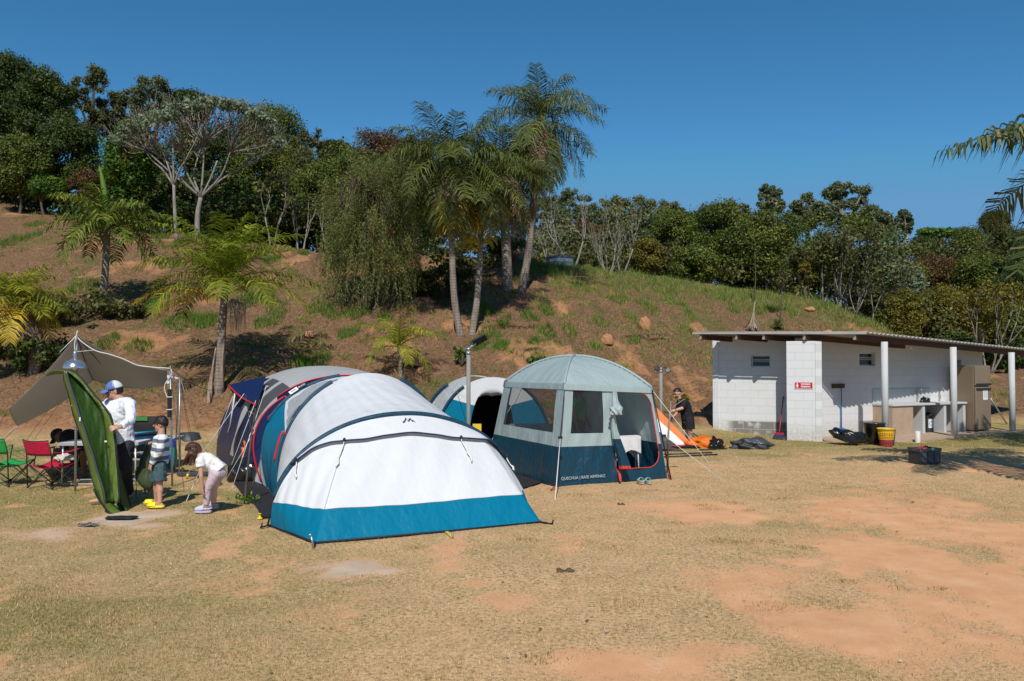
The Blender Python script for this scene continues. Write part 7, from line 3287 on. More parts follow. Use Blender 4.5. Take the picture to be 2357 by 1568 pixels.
# lower pocket curling to the ground
cen_ = [(762, 1350), (775, 1365), (830, 1420), (900, 1450), (982, 1450)]
low_l = [(690, 1240), (722, 1310), (758, 1362), (810, 1422), (880, 1448), (945, 1457), (983, 1448)]
low_m = [(760, 1240), (765, 1270), (790, 1300), (840, 1360), (890, 1400), (940, 1435), (980, 1447)]
low_r = [(872, 1080), (895, 1160), (925, 1250), (945, 1320), (962, 1385), (978, 1430), (985, 1448)]
A = curve([d1(x, y, Ym - .10) for x, y in low_l], 18)
Bm = curve([d1(x, y, Ym + .12) for x, y in low_m], 18)
Cr = curve([d1(x, y, Ym + .30) for x, y in low_r], 18)
low_i = [(868, 1090), (872, 1180), (878, 1260), (892, 1330), (920, 1390), (955, 1430), (984, 1447)]
Ci = curve([d1(x, y, Ym + .10) for x, y in low_i], 18)
ribbon('pocket_panel', 'mat_green_lit', A, Bm, -.04, 6, .02)
ribbon('pocket_panel', 'mat_green_shaded', Bm, Ci, .08, 6, .02)
ribbon('rear_lobe', 'mat_green_shaded', Ci, Cr, .05, 6, .01)
for L_ in (A, Cr):
    m = MB()
    m.tube(L_, .014, 6)
    m.build('rim', 'black_strap', pt)
# curled top tip
tipc = [(340, 402), (372, 380), (420, 371), (470, 374), (484, 380)]
A = curve([d1(x, y, Ym - .02) for x, y in tipc], 14)
Bq = curve([d1(x, y, Ym + .12) for x, y in ((348, 414), (385, 404), (428, 398), (468, 405), (480, 440))], 14)
ribbon('top_tip', 'mat_green_lit', A, Bq, -.02, 4, .01)
m = MB()
m.box(d1(588, 730, Ym - .05), (.018, .006, .05))
m.box(d1(777, 893, Ym - .02), (.03, .006, .02))
m.build('tag', 'paper', pt)
# flat dark sheet at its foot: black sack and the tent's shadow in one
lump('sack_and_shadow', g1(890, 1458), (.2, .09, .02), 'black_cloth', 'flat black sheet for sack and shadow under the foot of the green pop-up tent', 'sack', .15, seed=93)

# olive carry bag held by the boy
Yb = 12.0
Pb = []
prof = [(900, 1080, 1108), (950, 1066, 1106), (1010, 1036, 1104), (1060, 1012, 1102), (1110, 998, 1106), (1160, 998, 1118), (1200, 1018, 1132), (1232, 1052, 1128), (1246, 1085, 1112)]
cb = thing('carry_bag', 'olive green carry bag with black straps hanging from the hand of the boy', 'bag', g1(1090, 1380))
m = MB()
for (y, x0, x1) in prof:
    a, b = d1(x0, y, Yb), d1(x1, y, Yb)
    c = lerp(a, b, .5)
    rx = (b - a).length / 2
    Pb.append([c + V((rx * math.cos(t) * (1 + .06 * math.sin(t * 5 + y)), .085 * min(1, rx / .1) * math.sin(t) - .0, 0)) for t in np.linspace(0, 2 * PI, 21)[:-1]])
m.grid(Pb, 0, True, True)
m.poly(Pb[-1])
m.poly(Pb[0][::-1])
m.build('body', 'bag_olive', cb)
for pts in ([(1060, 1235), (1068, 1290), (1052, 1345), (1032, 1375), (1075, 1382)], [(1090, 1240), (1086, 1300), (1075, 1350), (1040, 1380)], [(1004, 1180), (1002, 1250), (998, 1310)]):
    m = MB()
    pp = curve([d1(x, y, Yb - .02 + .02 * (i % 2)) for i, (x, y) in enumerate(pts)], 14)
    for a, b in zip(pp, pp[1:]):
        m.bar(a, b, .004, .022)
    m.build('strap', 'black_strap', cb)
from mathutils import noise as mnoise
# ------------------------------------------------------------ people
def skinmat(name, col):
    m, nt, out = new_mat(name)
    p = nd(nt, 'ShaderNodeBsdfPrincipled')
    n = noise(nt, 9, objco(nt), 4)
    lk(nt, mixc(nt, n, tuple(c * .88 for c in col), tuple(min(1, c * 1.1) for c in col)), p.inputs['Base Color'])
    p.inputs['Roughness'].default_value = .5
    p.inputs['Subsurface Weight'].default_value = .08
    p.inputs['Subsurface Radius'].default_value = (.012, .005, .003)
    lk(nt, p.outputs[0], out.inputs[0])


skinmat('skin_fair', (.52, .285, .195))
skinmat('skin_tan', (.42, .21, .13))
skinmat('skin_deep', (.20, .095, .06))
plain('hair_dark', (.018, .012, .010), .45, .3, 30, bstr=.6, bscale=60, stretch=(1, 1, .2))
plain('hair_brown', (.075, .032, .02), .4, .35, 25, bstr=.8, bscale=45, stretch=(1, 1, .15))
plain('eye_dark', (.01, .008, .007), .2, .1, bstr=0)
plain('lip', (.32, .10, .085), .5, .1, bstr=0)
plain('lens_dark', (.01, .009, .006), .08, .1, bstr=0, spec=.8)
fabric('shirt_white', (.80, .82, .88), .75, .04, .5, 5)
fabric('trousers_dark', (.028, .029, .034), .8, .0, .5, 5)
fabric('shirt_black', (.010, .010, .012), .8, .0, .5, 5)
fabric('shorts_black', (.013, .011, .013), .8, .0, .5, 5)
fabric('shorts_teal', (.055, .105, .12), .8, .02, .5, 6)
fabric('tights_pink', (.60, .47, .52), .8, .05, .35, 8)
fabric('shirt_green', (.06, .42, .12), .8, .05, .5, 5)
plain('cap_blue', (.10, .17, .45), .8, .08)
plain('cap_mesh', (.66, .67, .68), .8, .08)
plain('sandal_yellow', (.80, .72, .02), .5, .04)
plain('clog_lavender', (.52, .50, .66), .5, .04)


def striped():
    m, nt, out = new_mat('sweater_stripes')
    p = nd(nt, 'ShaderNodeBsdfPrincipled')
    t = nd(nt, 'ShaderNodeTexCoord')
    s = nd(nt, 'ShaderNodeSeparateXYZ')
    lk(nt, t.outputs['Object'], s.inputs[0])
    a = nd(nt, 'ShaderNodeMath', operation='MODULO')
    b = nd(nt, 'ShaderNodeMath', operation='ADD')
    n = noise(nt, 5, t.outputs['Object'])
    lk(nt, s.outputs['Z'], b.inputs[0])
    lk(nt, nd_mul(nt, n, .015), b.inputs[1])
    lk(nt, b.outputs[0], a.inputs[0])
    a.inputs[1].default_value = .118
    r = nd(nt, 'ShaderNodeMath', operation='GREATER_THAN')
    lk(nt, a.outputs[0], r.inputs[0])
    r.inputs[1].default_value = .066
    lk(nt, mixc(nt, r.outputs[0], (.72, .73, .72), (.13, .155, .21)), p.inputs['Base Color'])
    p.inputs['Roughness'].default_value = .9
    lk(nt, bump(nt, noise(nt, 22, objco(nt)), .4, .02), p.inputs['Normal'])
    lk(nt, p.outputs[0], out.inputs[0])


def dotted():
    m, nt, out = new_mat('shirt_dots')
    p = nd(nt, 'ShaderNodeBsdfPrincipled')
    v = nd(nt, 'ShaderNodeTexVoronoi')
    v.inputs['Scale'].default_value = 13
    lk(nt, objco(nt), v.inputs['Vector'])
    d = nd(nt, 'ShaderNodeMath', operation='LESS_THAN')
    lk(nt, v.outputs['Distance'], d.inputs[0])
    d.inputs[1].default_value = .22
    hsv = nd(nt, 'ShaderNodeHueSaturation')
    hsv.inputs['Saturation'].default_value = .6
    lk(nt, v.outputs['Color'], hsv.inputs['Color'])
    lk(nt, mixc(nt, d.outputs[0], (.76, .755, .745), mixc(nt, .45, hsv.outputs[0], (.6, .45, .4))), p.inputs['Base Color'])
    p.inputs['Roughness'].default_value = .85
    lk(nt, bump(nt, noise(nt, 14, objco(nt)), .5, .03), p.inputs['Normal'])
    lk(nt, p.outputs[0], out.inputs[0])


striped()
dotted()


class Fig:
    """closed tapered shapes that are fused into one continuous skin"""

    def __init__(s):
        s.m = MB()

    def cap(s, p, q, r1, r2, ends=(1, 1), n=14):
        p, q = V(p), V(q)
        s.m.tube([lerp(p, q, t) for t in (0, .33, .66, 1)], [lerp(r1, r2, t) for t in (0, .33, .66, 1)], n)
        if ends[0]:
            s.m.ell(p, (r1,) * 3, 14, 10)
        if ends[1]:
            s.m.ell(q, (r2,) * 3, 14, 10)

    def chain(s, pts, rs, ends=(1, 1)):
        for i in range(len(pts) - 1):
            s.cap(pts[i], pts[i + 1], rs[i], rs[i + 1], (ends[0] if i == 0 else 1, ends[1] if i == len(pts) - 2 else 1))

    def ell(s, c, r, M=None):
        s.m.ell(c, r, 20, 14, M=M)

    def fuse(s, name, mat, parent, voxel=.007, smooth=6, fold=None):
        me = s.m.mesh(name)
        o = bpy.data.objects.new(name, me)
        COL.objects.link(o)
        md = o.modifiers.new('fuse', 'REMESH')
        md.mode = 'VOXEL'
        md.voxel_size = voxel
        md.use_smooth_shade = True
        if smooth:
            md = o.modifiers.new('soft', 'SMOOTH')
            md.iterations = smooth
            md.factor = .5
        dg = bpy.context.evaluated_depsgraph_get()
        out = bpy.data.meshes.new_from_object(o.evaluated_get(dg))
        bpy.data.objects.remove(o)
        bpy.data.meshes.remove(me)
        out.name = name
        if fold is None and name in ('shirt', 'trousers', 'sweater', 'shorts', 'leggings'):
            fold = .010 if name != 'leggings' else .004
        if fold:
            nv = len(out.vertices)
            co, nn = np.zeros(nv * 3), np.zeros(nv * 3)
            out.vertices.foreach_get('co', co)
            out.vertices.foreach_get('normal', nn)
            co, nn = co.reshape(-1, 3), nn.reshape(-1, 3)
            k = np.array([mnoise.noise((x * 11, y * 11, z * 17 + x * 9)) + .5 * mnoise.noise((x * 27, y * 27, z * 27)) for x, y, z in co])
            out.vertices.foreach_set('co', (co + nn * (fold * k)[:, None]).ravel())
        for p in out.polygons:
            p.use_smooth = True
        return link_mesh(name, out, mat, parent)


def basis(f, u):
    f = V(f).normalized()
    u = V(u)
    u = (u - f * u.dot(f)).normalized()
    s = f.cross(u)
    return f, u, s, Matrix((s, f, u)).transposed()


def head(F, c, f, u, k=1.0):
    f, u, s, M = basis(f, u)
    c = V(c)
    F.ell(c + u * .02 * k - f * .008 * k, (.075 * k, .094 * k, .100 * k), M)
    F.ell(c - u * .045 * k + f * .022 * k, (.058 * k, .068 * k, .072 * k), M)
    F.ell(c - u * .095 * k + f * .062 * k, (.026 * k, .026 * k, .022 * k), M)
    F.cap(c + f * .088 * k + u * .012 * k, c + f * .108 * k - u * .022 * k, .010 * k, .016 * k)
    for sg in (-1, 1):
        F.ell(c + s * sg * .076 * k - f * .012 * k - u * .01 * k, (.010 * k, .020 * k, .032 * k), M)
    return f, u, s, M


def face_parts(root, c, f, u, k=1.0, glasses=False, brow='hair_dark'):
    f, u, s, M = basis(f, u)
    c = V(c)
    for sg in (-1, 1):
        m = MB()
        m.ell(c + f * .078 * k + s * sg * .032 * k + u * .012 * k, (.013 * k, .010 * k, .008 * k), 10, 8, M=M)
        m.build('eye', 'eye_dark', root)
        m = MB()
        m.ell(c + f * .082 * k + s * sg * .033 * k + u * .034 * k, (.021 * k, .010 * k, .005 * k), 10, 6, M=M)
        m.build('eyebrow', brow, root)
    m = MB()
    m.ell(c + f * .088 * k - u * .058 * k, (.023 * k, .010 * k, .007 * k), 10, 6, M=M)
    m.build('mouth', 'lip', root)


def hair_cap(root, c, f, u, k, mat, name='hair', rule=None, r=(.083, .105, .112), jit=.03, thick=.012):
    f, u, s, M = basis(f, u)
    m = MB()
    vs, fs = [], []
    nu, nv = 40, 26
    rg = random.Random(4)
    for i in range(nv + 1):
        th = PI * i / nv
        for j in range(nu):
            ph = 2 * PI * j / nu
            d = V((math.sin(th) * math.cos(ph), math.sin(th) * math.sin(ph), math.cos(th)))
            q = 1 + rg.uniform(-jit, jit)
            vs.append((d, V(c) + u * .02 * k - f * .01 * k + M @ V((d.x * r[0] * k * q, d.y * r[1] * k * q, d.z * r[2] * k * q))))
    rule = rule or (lambda d: d.z > -.1 + .75 * max(0, d.y) - .55 * max(0, -d.y))
    for i in range(nv):
        for j in range(nu):
            q = [i * nu + j, (i + 1) * nu + j, (i + 1) * nu + (j + 1) % nu, i * nu + (j + 1) % nu]
            if all(rule(vs[t][0]) for t in q):
                fs.append(q)
    used = sorted({t for q in fs for t in q})
    mp = {t: n for n, t in enumerate(used)}
    m.add([vs[t][1] for t in used], [[mp[t] for t in q] for q in fs], 0, True)
    return m.build(name, mat, root, solid=thick)


def hand(F, wrist, d, nrm, k=1.0, curl=.5, spread=.12, thumb=1):
    """palm, four fingers of unequal length bent at the knuckles, thumb at the side; nrm = back of the hand"""
    d, nrm, s, M = basis(d, nrm)
    w = V(wrist)
    pc = w + d * .045 * k
    F.ell(pc, (.038 * k, .052 * k, .017 * k), M)
    F.cap(w - d * .01 * k, pc, .026 * k, .024 * k)
    for i, L in enumerate((.068, .078, .073, .058)):
        o = (i - 1.5) * .0215 * k
        p = w + d * .085 * k + s * o
        dd = (d + s * (i - 1.5) * spread).normalized()
        r = .0088 * k
        for j, f_ in enumerate((.45, .32, .23)):
            a = curl * (j + .6)
            dj = (dd * math.cos(a) - nrm * math.sin(a)).normalized()
            q = p + dj * L * k * f_
            F.cap(p, q, r, r * .93, n=10)
            p, r = q, r * .93
    p = w + d * .025 * k + s * thumb * .03 * k
    q = p + (d * .6 + s * thumb * .7 - nrm * .35 * (1 + curl)).normalized() * .038 * k
    F.cap(p, q, .012 * k, .0105 * k, n=10)
    F.cap(q, q + (d * .85 + s * thumb * .15 - nrm * .5 * (1 + curl)).normalized() * .03 * k, .0105 * k, .0085 * k, n=10)


def foot(F, ankle, toe, k=1.0):
    a, t = V(ankle), V(toe)
    heel = a + (a - V((t.x, t.y, a.z))).normalized() * .04 * k
    heel.z = t.z + .01
    F.cap(heel, lerp(heel, t, .6) + V((0, 0, .012 * k)), .032 * k, .036 * k)
    F.cap(lerp(heel, t, .6) + V((0, 0, .008)), t, .036 * k, .024 * k)
    F.cap(a, lerp(heel, t, .25) + V((0, 0, .025 * k)), .037 * k, .04 * k)


def person(label, loc):
    return thing('person', label, 'person', loc)


# ---- man in white with cap
Ym_ = 11.85
gm = g1(860, 1350)
man = person('man in white long sleeves, blue cap and sunglasses holding up the green pop-up tent', gm)
dd = lambda x, y, o=0: d1(x, y, Ym_ + o)
hc_ = dd(838, 522)
fm, um = (-.86, -.48, -.22), (-.15, -.1, 1)
shA, elA, wrA = dd(955, 622, -.12), dd(960, 738, -.30), dd(884, 786, -.52)
shB, elB, wrB = dd(806, 618, .16), dd(690, 690, .05), dd(556, 618, -.28)
nk, ch, wa, pe = dd(884, 588, .02), dd(880, 675, .02), dd(895, 820, .03), dd(900, 910, .05)
hpA, hpB = dd(925, 925, .0), dd(872, 925, .12)
knA, knB = dd(918, 1090, .0), dd(862, 1090, .1)
anA, anB = g1(905, 1330) + V((0, .15, .085)), g1(772, 1352) + V((0, .05, .085))
toA, toB = anA + V((-.17, -.06, -.055)), anB + V((-.20, -.05, -.055))
F = Fig()
head(F, hc_, fm, um, 1.02)
F.cap(hc_ - V((-.02, 0, .06)), nk, .058, .066)
F.chain([ch - V((0, 0, .02)), wa, pe], [.125, .12, .135])
F.chain([shA, elA, wrA], [.055, .044, .030])
F.chain([shB, elB, wrB], [.055, .044, .030])
F.cap(shA, ch, .05, .10)
F.cap(shB, ch, .05, .10)
F.chain([hpA, knA, anA], [.09, .058, .04])
F.chain([hpB, knB, anB], [.09, .058, .04])
foot(F, anA, toA)
foot(F, anB, toB)
hand(F, wrA, dd(838, 792, -.58) - wrA, V((-.1, -.9, .45)), 1.05, .75, .08, 1)
hand(F, wrB, dd(505, 596, -.56) - wrB, V((-.3, -.8, .5)), 1.05, .7, .08, 1)
F.fuse('body', 'skin_fair', man, .0058, 4)
F = Fig()
F.cap(nk + V((0, 0, -.005)), ch, .078, .165, (0, 1))
F.ell(lerp(ch, wa, .2) + V((-.02, -.03, .02)), (.19, .15, .21))
F.cap(lerp(shA, nk, .2), lerp(shB, nk, .2), .085, .085)
F.chain([lerp(ch, wa, .2), wa, lerp(wa, pe, .85)], [.165, .155, .165], (1, 0))
F.chain([shA, elA, lerp(elA, wrA, .92)], [.082, .064, .046], (1, 0))
F.chain([shB, elB, lerp(elB, wrB, .92)], [.082, .064, .046], (1, 0))
F.cap(shA, ch, .085, .14)
F.cap(shB, ch, .085, .14)
F.ell(lerp(wa, pe, .75), (.175, .135, .09))
F.fuse('shirt', 'shirt_white', man, .009, 7)
F = Fig()
F.ell(lerp(wa, pe, .95), (.165, .13, .13))
F.chain([hpA, knA, lerp(knA, anA, .9)], [.115, .09, .085], (1, 0))
F.chain([hpB, knB, lerp(knB, anB, .86)], [.115, .09, .085], (1, 0))
F.fuse('trousers', 'trousers_dark', man, .01, 5)
hair_cap(man, hc_, fm, um, 1.02, 'hair_dark', rule=lambda d: d.z > -.62 and d.y < -.05 and d.z < .4)
hair_cap(man, hc_, fm, um, 1.06, 'cap_mesh', 'cap_back', rule=lambda d: d.z > .1 and d.y < .15, jit=0)
cap_ = hair_cap(man, hc_, fm, um, 1.06, 'cap_blue', 'cap_front', rule=lambda d: d.z > .12 and d.y > .0, jit=0)
f, u, s, M = basis(fm, um)
m = MB()
m.grid([[hc_ + M @ V((lerp(-.088, .088, i / 10), .075 + .115 * t * math.sqrt(max(0, 1 - (2 * i / 10 - 1) ** 2 * .75)), .050 - .022 * t - .03 * (2 * i / 10 - 1) ** 2)) for i in range(11)] for t in np.linspace(0, 1, 5)])
m.build('brim', 'cap_blue', cap_, solid=.006)
for sg in (-1, 1):
    m = MB()
    m.ell(hc_ + M @ V((sg * .034, .090, .010)), (.031, .012, .023), 14, 10, M=M)
    m.build('sunglass_lens', 'lens_dark', man)
    m = MB()
    m.tube([hc_ + M @ V((sg * .062, .082, .018)), hc_ + M @ V((sg * .080, -.01, .014))], .004, 5)
    m.build('sunglass_arm', 'lens_dark', man)
m = MB()
m.ell(hc_ + M @ V((0, .094, -.052)), (.024, .010, .007), 10, 6, M=M)
m.build('mouth', 'lip', man)
m = MB()
m.ell(hc_ + M @ V((0, .050, -.078)), (.052, .045, .035), 14, 10, M=M)
plain('stubble', (.25, .15, .11), .8, .2, 60)
m.build('beard', 'stubble', man)

# ---- boy
Yb_ = 11.72
gb_ = g1(1150, 1382)
boy = person('boy in striped sweater and teal shorts with yellow sandals holding an olive bag', gb_)
dd = lambda x, y, o=0: d1(x, y, Yb_ + o)
hc_ = dd(1182, 765)
fm, um = (-1, -.12, -.06), (-.06, 0, 1)
k = .86
F = Fig()
head(F, hc_, fm, um, k)
nk, ch, wa, pe = dd(1188, 832), dd(1182, 905), dd(1175, 1010), dd(1166, 1060)
shA, elA, wrA = dd(1196, 868, -.14), dd(1172, 968, -.20), dd(1112, 1058, -.16)
shB, elB, wrB = dd(1172, 868, .13), dd(1160, 960, .18), dd(1124, 905, .10)
hpA, hpB = dd(1176, 1070, -.06), dd(1155, 1070, .07)
knA, knB = dd(1172, 1215, -.06), dd(1150, 1215, .10)
anA = g1(1170, 1384) + V((0, .02, .075))
anB = g1(1132, 1368) + V((0, .08, .075))
F.cap(hc_ - V((-.01, 0, .05)), nk - V((0, 0, .03)), .044, .047)
F.chain([ch, wa, pe], [.095, .09, .095])
F.chain([shA, elA, wrA], [.038, .031, .023])
F.chain([shB, elB, wrB], [.038, .031, .023])
F.cap(shA, ch, .04, .08)
F.cap(shB, ch, .04, .08)
F.chain([hpA, knA, anA], [.062, .045, .030])
F.chain([hpB, knB, anB], [.062, .045, .030])
F.ell(lerp(knA, anA, .28) + V((.008, 0, 0)), (.043, .042, .07))
F.ell(lerp(knB, anB, .28) + V((.008, 0, 0)), (.043, .042, .07))
foot(F, anA, anA + V((-.17, -.01, -.045)), .72)
foot(F, anB, anB + V((-.17, -.01, -.045)), .72)
hand(F, wrA, dd(1098, 1100, -.16) - wrA, V((-.3, -.95, .1)), .72, .6, .08, 1)
hand(F, wrB, dd(1100, 893, .0) - wrB, V((-.1, -.6, .8)), .72, .6, .08, 1)
F.fuse('body', 'skin_fair', boy, .0052, 4)
F = Fig()
F.cap(nk - V((0, 0, .035)), ch, .062, .105, (0, 1))
F.ell(ch, (.115, .125, .13))
F.chain([ch, wa, lerp(wa, pe, .7)], [.115, .115, .125], (1, 0))
F.ell(wa, (.118, .125, .09))
F.chain([shA, elA, lerp(elA, wrA, .93)], [.058, .05, .036], (1, 0))
F.chain([shB, elB, lerp(elB, wrB, .9)], [.058, .05, .036], (1, 0))
F.cap(shA, ch, .06, .09)
F.cap(shB, ch, .06, .09)
F.fuse('sweater', 'sweater_stripes', boy, .008, 6)
F = Fig()
F.ell(pe, (.115, .12, .09))
F.chain([hpA, lerp(hpA, knA, .78)], [.092, .098], (1, 0))
F.chain([hpB, lerp(hpB, knB, .78)], [.092, .098], (1, 0))
F.fuse('shorts', 'shorts_teal', boy, .008, 4)
hair_cap(boy, hc_, fm, um, k * 1.02, 'hair_dark', 'hair_base', rule=lambda d: d.z > -.3 + 1.15 * max(0, d.y) - .35 * max(0, -d.y), r=(.080, .098, .106), jit=.02, thick=.012)
f, u, s, M = basis(fm, um)
F = Fig()
rg = random.Random(21)
for i in range(170):
    th, ph = math.acos(rg.uniform(-.35, 1)), rg.uniform(0, 2 * PI)
    d = V((math.sin(th) * math.cos(ph), math.sin(th) * math.sin(ph), math.cos(th)))
    if d.z < -.30 + 1.0 * max(0, d.y):
        continue
    p0 = hc_ + u * .02 * k - f * .01 * k + M @ V((d.x * .079, d.y * .097, d.z * .106)) * k
    q = d + V((rg.uniform(-.3, .3), -.05 + rg.uniform(-.3, .3), -.3 + rg.uniform(-.3, .2)))
    q.normalize()
    p1 = hc_ + u * .02 * k - f * .01 * k + M @ V((q.x * .088, q.y * .107, q.z * .118)) * k
    F.cap(p0, p1, .012, .006, n=8)
F.fuse('hair', 'hair_dark', boy, .0055, 1)
face_parts(boy, hc_, fm, um, k)
f, u, s, M = basis(fm, um)
m = MB()
for sg in (-1, 1):
    m.tube([hc_ + M @ V((sg * .028 + .022 * math.cos(a), .084, .010 + .017 * math.sin(a))) for a in np.linspace(0, 2 * PI, 15)], .003, 5)
    m.tube([hc_ + M @ V((sg * .05, .080, .014)), hc_ + M @ V((sg * .068, -.01, .012))], .003, 5)
m.build('glasses', 'eye_dark', boy)
for an in (anA, anB):
    c = V((an.x - .055, an.y, gb_.z + .004))
    m = MB()
    P = []
    for z, q in ((0, .97), (.014, 1.02), (.030, 1)):
        P.append([c + V((.115 * q * math.cos(a), .045 * q * math.sin(a) * (1 - .12 * math.cos(a)), z)) for a in np.linspace(0, 2 * PI, 25)[:-1]])
    m.grid(P, 0, True, True)
    m.poly(P[-1])
    m.grid([[c + V((x, .047 * math.cos(a), .022 + (.055 - .1 * abs(x + .045)) * math.sin(a))) for a in np.linspace(0, PI, 11)] for x in (-.095, -.07, -.04, -.01, .01)])
    m.build('sandal', 'sandal_yellow', boy, solid=.004)

# ---- girl bending down
Yg = 11.28
gg = g1(1500, 1418)
girl = person('girl with long brown hair bending down in white spotted shirt and pink leggings', gg)
dd = lambda x, y, o=0: d1(x, y, Yg + o)
hc_ = dd(1424, 965)
fm, um = (-.72, -.12, -.72), (-.66, 0, .70)
k = .84
nk, ch, wa, pe = dd(1468, 1000), dd(1508, 1030), dd(1575, 1075), dd(1604, 1115)
shA, elA, wrA = dd(1472, 1035, -.13), dd(1478, 1150, -.17), dd(1486, 1238, -.15)
shB, elB, wrB = dd(1500, 1035, .13), dd(1545, 1130, .2), dd(1592, 1178, .16)
hpA, hpB = dd(1588, 1130, -.06), dd(1606, 1130, .07)
knA, knB = dd(1525, 1240, -.06), dd(1568, 1240, .09)
anA = g1(1505, 1418) + V((.02, 0, .075))
anB = g1(1562, 1392) + V((.0, .04, .075))
F = Fig()
head(F, hc_, fm, um, k)
F.cap(hc_ + V((.03, 0, .0)), nk, .042, .045)
F.chain([ch, wa, pe], [.085, .085, .095])
F.chain([shA, elA, wrA], [.034, .028, .021])
F.chain([shB, elB, wrB], [.034, .028, .021])
F.cap(shA, ch, .035, .07)
F.cap(shB, ch, .035, .07)
F.chain([hpA, knA, anA], [.06, .045, .030])
F.chain([hpB, knB, anB], [.06, .045, .030])
hand(F, wrA, dd(1488, 1282, -.15) - wrA, V((-.5, -.85, 0)), .68, .45, .06, 1)
hand(F, wrB, dd(1612, 1200, .15) - wrB, V((0, -1, .2)), .68, .5, .06, 1)
for an in (anA, anB):
    foot(F, an, an + V((-.13, -.01, -.04)), .68)
F.fuse('body', 'skin_fair', girl, .0052, 4)
F = Fig()
F.cap(nk, ch, .06, .105, (0, 1))
F.ell(lerp(ch, wa, .35), (.14, .125, .112), Matrix.Rotation(R(32), 3, 'Y'))
F.chain([ch, wa, pe + V((.02, 0, 0))], [.105, .108, .13], (1, 0))
F.chain([shA, lerp(shA, elA, .42)], [.058, .058], (1, 0))
F.chain([shB, lerp(shB, elB, .42)], [.058, .058], (1, 0))
F.cap(shA, ch, .058, .085)
F.cap(shB, ch, .058, .085)
F.fuse('shirt', 'shirt_dots', girl, .008, 6)
F = Fig()
F.ell(pe + V((-.01, 0, -.02)), (.115, .115, .10))
F.chain([hpA, knA, lerp(knA, anA, .86)], [.082, .054, .040], (1, 0))
F.chain([hpB, knB, lerp(knB, anB, .86)], [.082, .054, .040], (1, 0))
F.fuse('leggings', 'tights_pink', girl, .007, 5)
f, u, s, M = basis(fm, um)
hair_cap(girl, hc_, fm, um, k * 1.06, 'hair_brown', rule=lambda d: d.y < .45 or d.z > .55, jit=.02, thick=.02)
F = Fig()
rg = random.Random(6)
for i in range(46):
    a = rg.uniform(-1.2, 1.2)
    st = hc_ + V((rg.uniform(-.03, .055), rg.uniform(-.09, .09), rg.uniform(.0, .085)))
    md = dd(lerp(1385, 1440, rg.random()), 985, rg.uniform(-.10, .10))
    en = dd(lerp(1335, 1425, rg.random()), rg.uniform(1035, 1072), rg.uniform(-.09, .09))
    F.chain([st, md, en], [.024, .020, .007])
F.fuse('long_hair', 'hair_brown', girl, .0065, 1)
for an in (anA, anB):
    clog('clog', V((an.x - .045, an.y, gg.z + .004)), PI + .06, .225, 'clog_lavender', 'clog_lavender', '', parent=girl)

# ---- man in black bending under the tarp


def z1(x, y):
    return .1566 * x, 957.6 + .1566 * y


Yk = 14.85
dd = lambda x, y, o=0: D(*z1(x, y), Yk + o)
gk = G(*z1(1050, 900))
bk_ = person('man in black shirt and black cap sitting hunched over under the tarp', gk)
hc_ = dd(862, 300, -.05)
fm, um = (-.55, -.35, -.76), (-.78, 0, .62)
nk, ch, wa, pe = dd(940, 300), dd(1020, 330), dd(1110, 430), dd(1150, 555)
shA, elA, wrA = dd(1010, 345, -.18), dd(1090, 520, -.30), dd(985, 520, -.35)
shB, elB, wrB = dd(965, 310, .18), dd(905, 430, .10), dd(930, 500, -.1)
hpA, hpB = dd(1160, 570, -.1), dd(1140, 570, .12)
knA, knB = dd(1215, 560, -.45), dd(835, 520, -.05)
anA, anB = dd(1245, 815, -.30), dd(850, 850, .0)
anA.z, anB.z = .09, .09
F = Fig()
head(F, hc_, fm, um, 1.0)
F.cap(hc_ + V((.03, 0, 0)), nk, .058, .062)
F.chain([ch, wa, pe], [.14, .13, .15])
F.chain([shA, elA, wrA], [.055, .044, .03])
F.chain([shB, elB, wrB], [.055, .044, .03])
F.cap(shA, ch, .055, .11)
F.cap(shB, ch, .055, .11)
F.chain([hpA, knA, anA], [.09, .06, .04])
F.chain([hpB, knB, anB], [.09, .06, .04])
hand(F, wrA, V((-.8, -.1, -.5)), V((0, -.8, .6)), 1.0, .5)
hand(F, wrB, V((.5, -.2, -.8)), V((-.3, -.9, .2)), 1.0, .5)
foot(F, anA, anA + V((-.15, -.12, -.06)))
foot(F, anB, anB + V((-.17, -.08, -.06)))
F.fuse('body', 'skin_deep', bk_, .0065, 4)
F = Fig()
F.cap(nk, ch, .085, .16, (0, 1))
F.chain([ch, wa, pe], [.165, .17, .18], (1, 1))
F.ell(lerp(ch, wa, .4) + V((.02, 0, .04)), (.19, .18, .16))
F.chain([shA, lerp(shA, elA, .55)], [.085, .08], (1, 0))
F.chain([shB, lerp(shB, elB, .55)], [.085, .08], (1, 0))
F.cap(shA, ch, .085, .13)
F.cap(shB, ch, .085, .13)
F.fuse('shirt', 'shirt_black', bk_, .01, 6)
F = Fig()
F.ell(pe, (.16, .17, .13))
F.chain([hpA, lerp(hpA, knA, .8)], [.115, .1], (1, 0))
F.chain([hpB, lerp(hpB, knB, .75)], [.115, .1], (1, 0))
F.fuse('shorts', 'shorts_black', bk_, .01, 4)
cp_ = hair_cap(bk_, hc_, fm, um, 1.06, 'black_cloth', 'cap', rule=lambda d: d.z > .05, jit=0)
f, u, s, M = basis(fm, um)
m = MB()
m.grid([[hc_ + M @ V((lerp(-.085, .085, i / 10), .078 + .10 * t * math.sqrt(max(0, 1 - (2 * i / 10 - 1) ** 2 * .75)), .048 - .02 * t - .03 * (2 * i / 10 - 1) ** 2)) for i in range(11)] for t in np.linspace(0, 1, 4)])
m.build('brim', 'black_cloth', cp_, solid=.006)
face_parts(bk_, hc_, fm, um, 1.0)
st = thing('camp_stool', 'low dark folding stool under the man hunched beneath the tarp', 'stool', (pe.x, pe.y, 0))
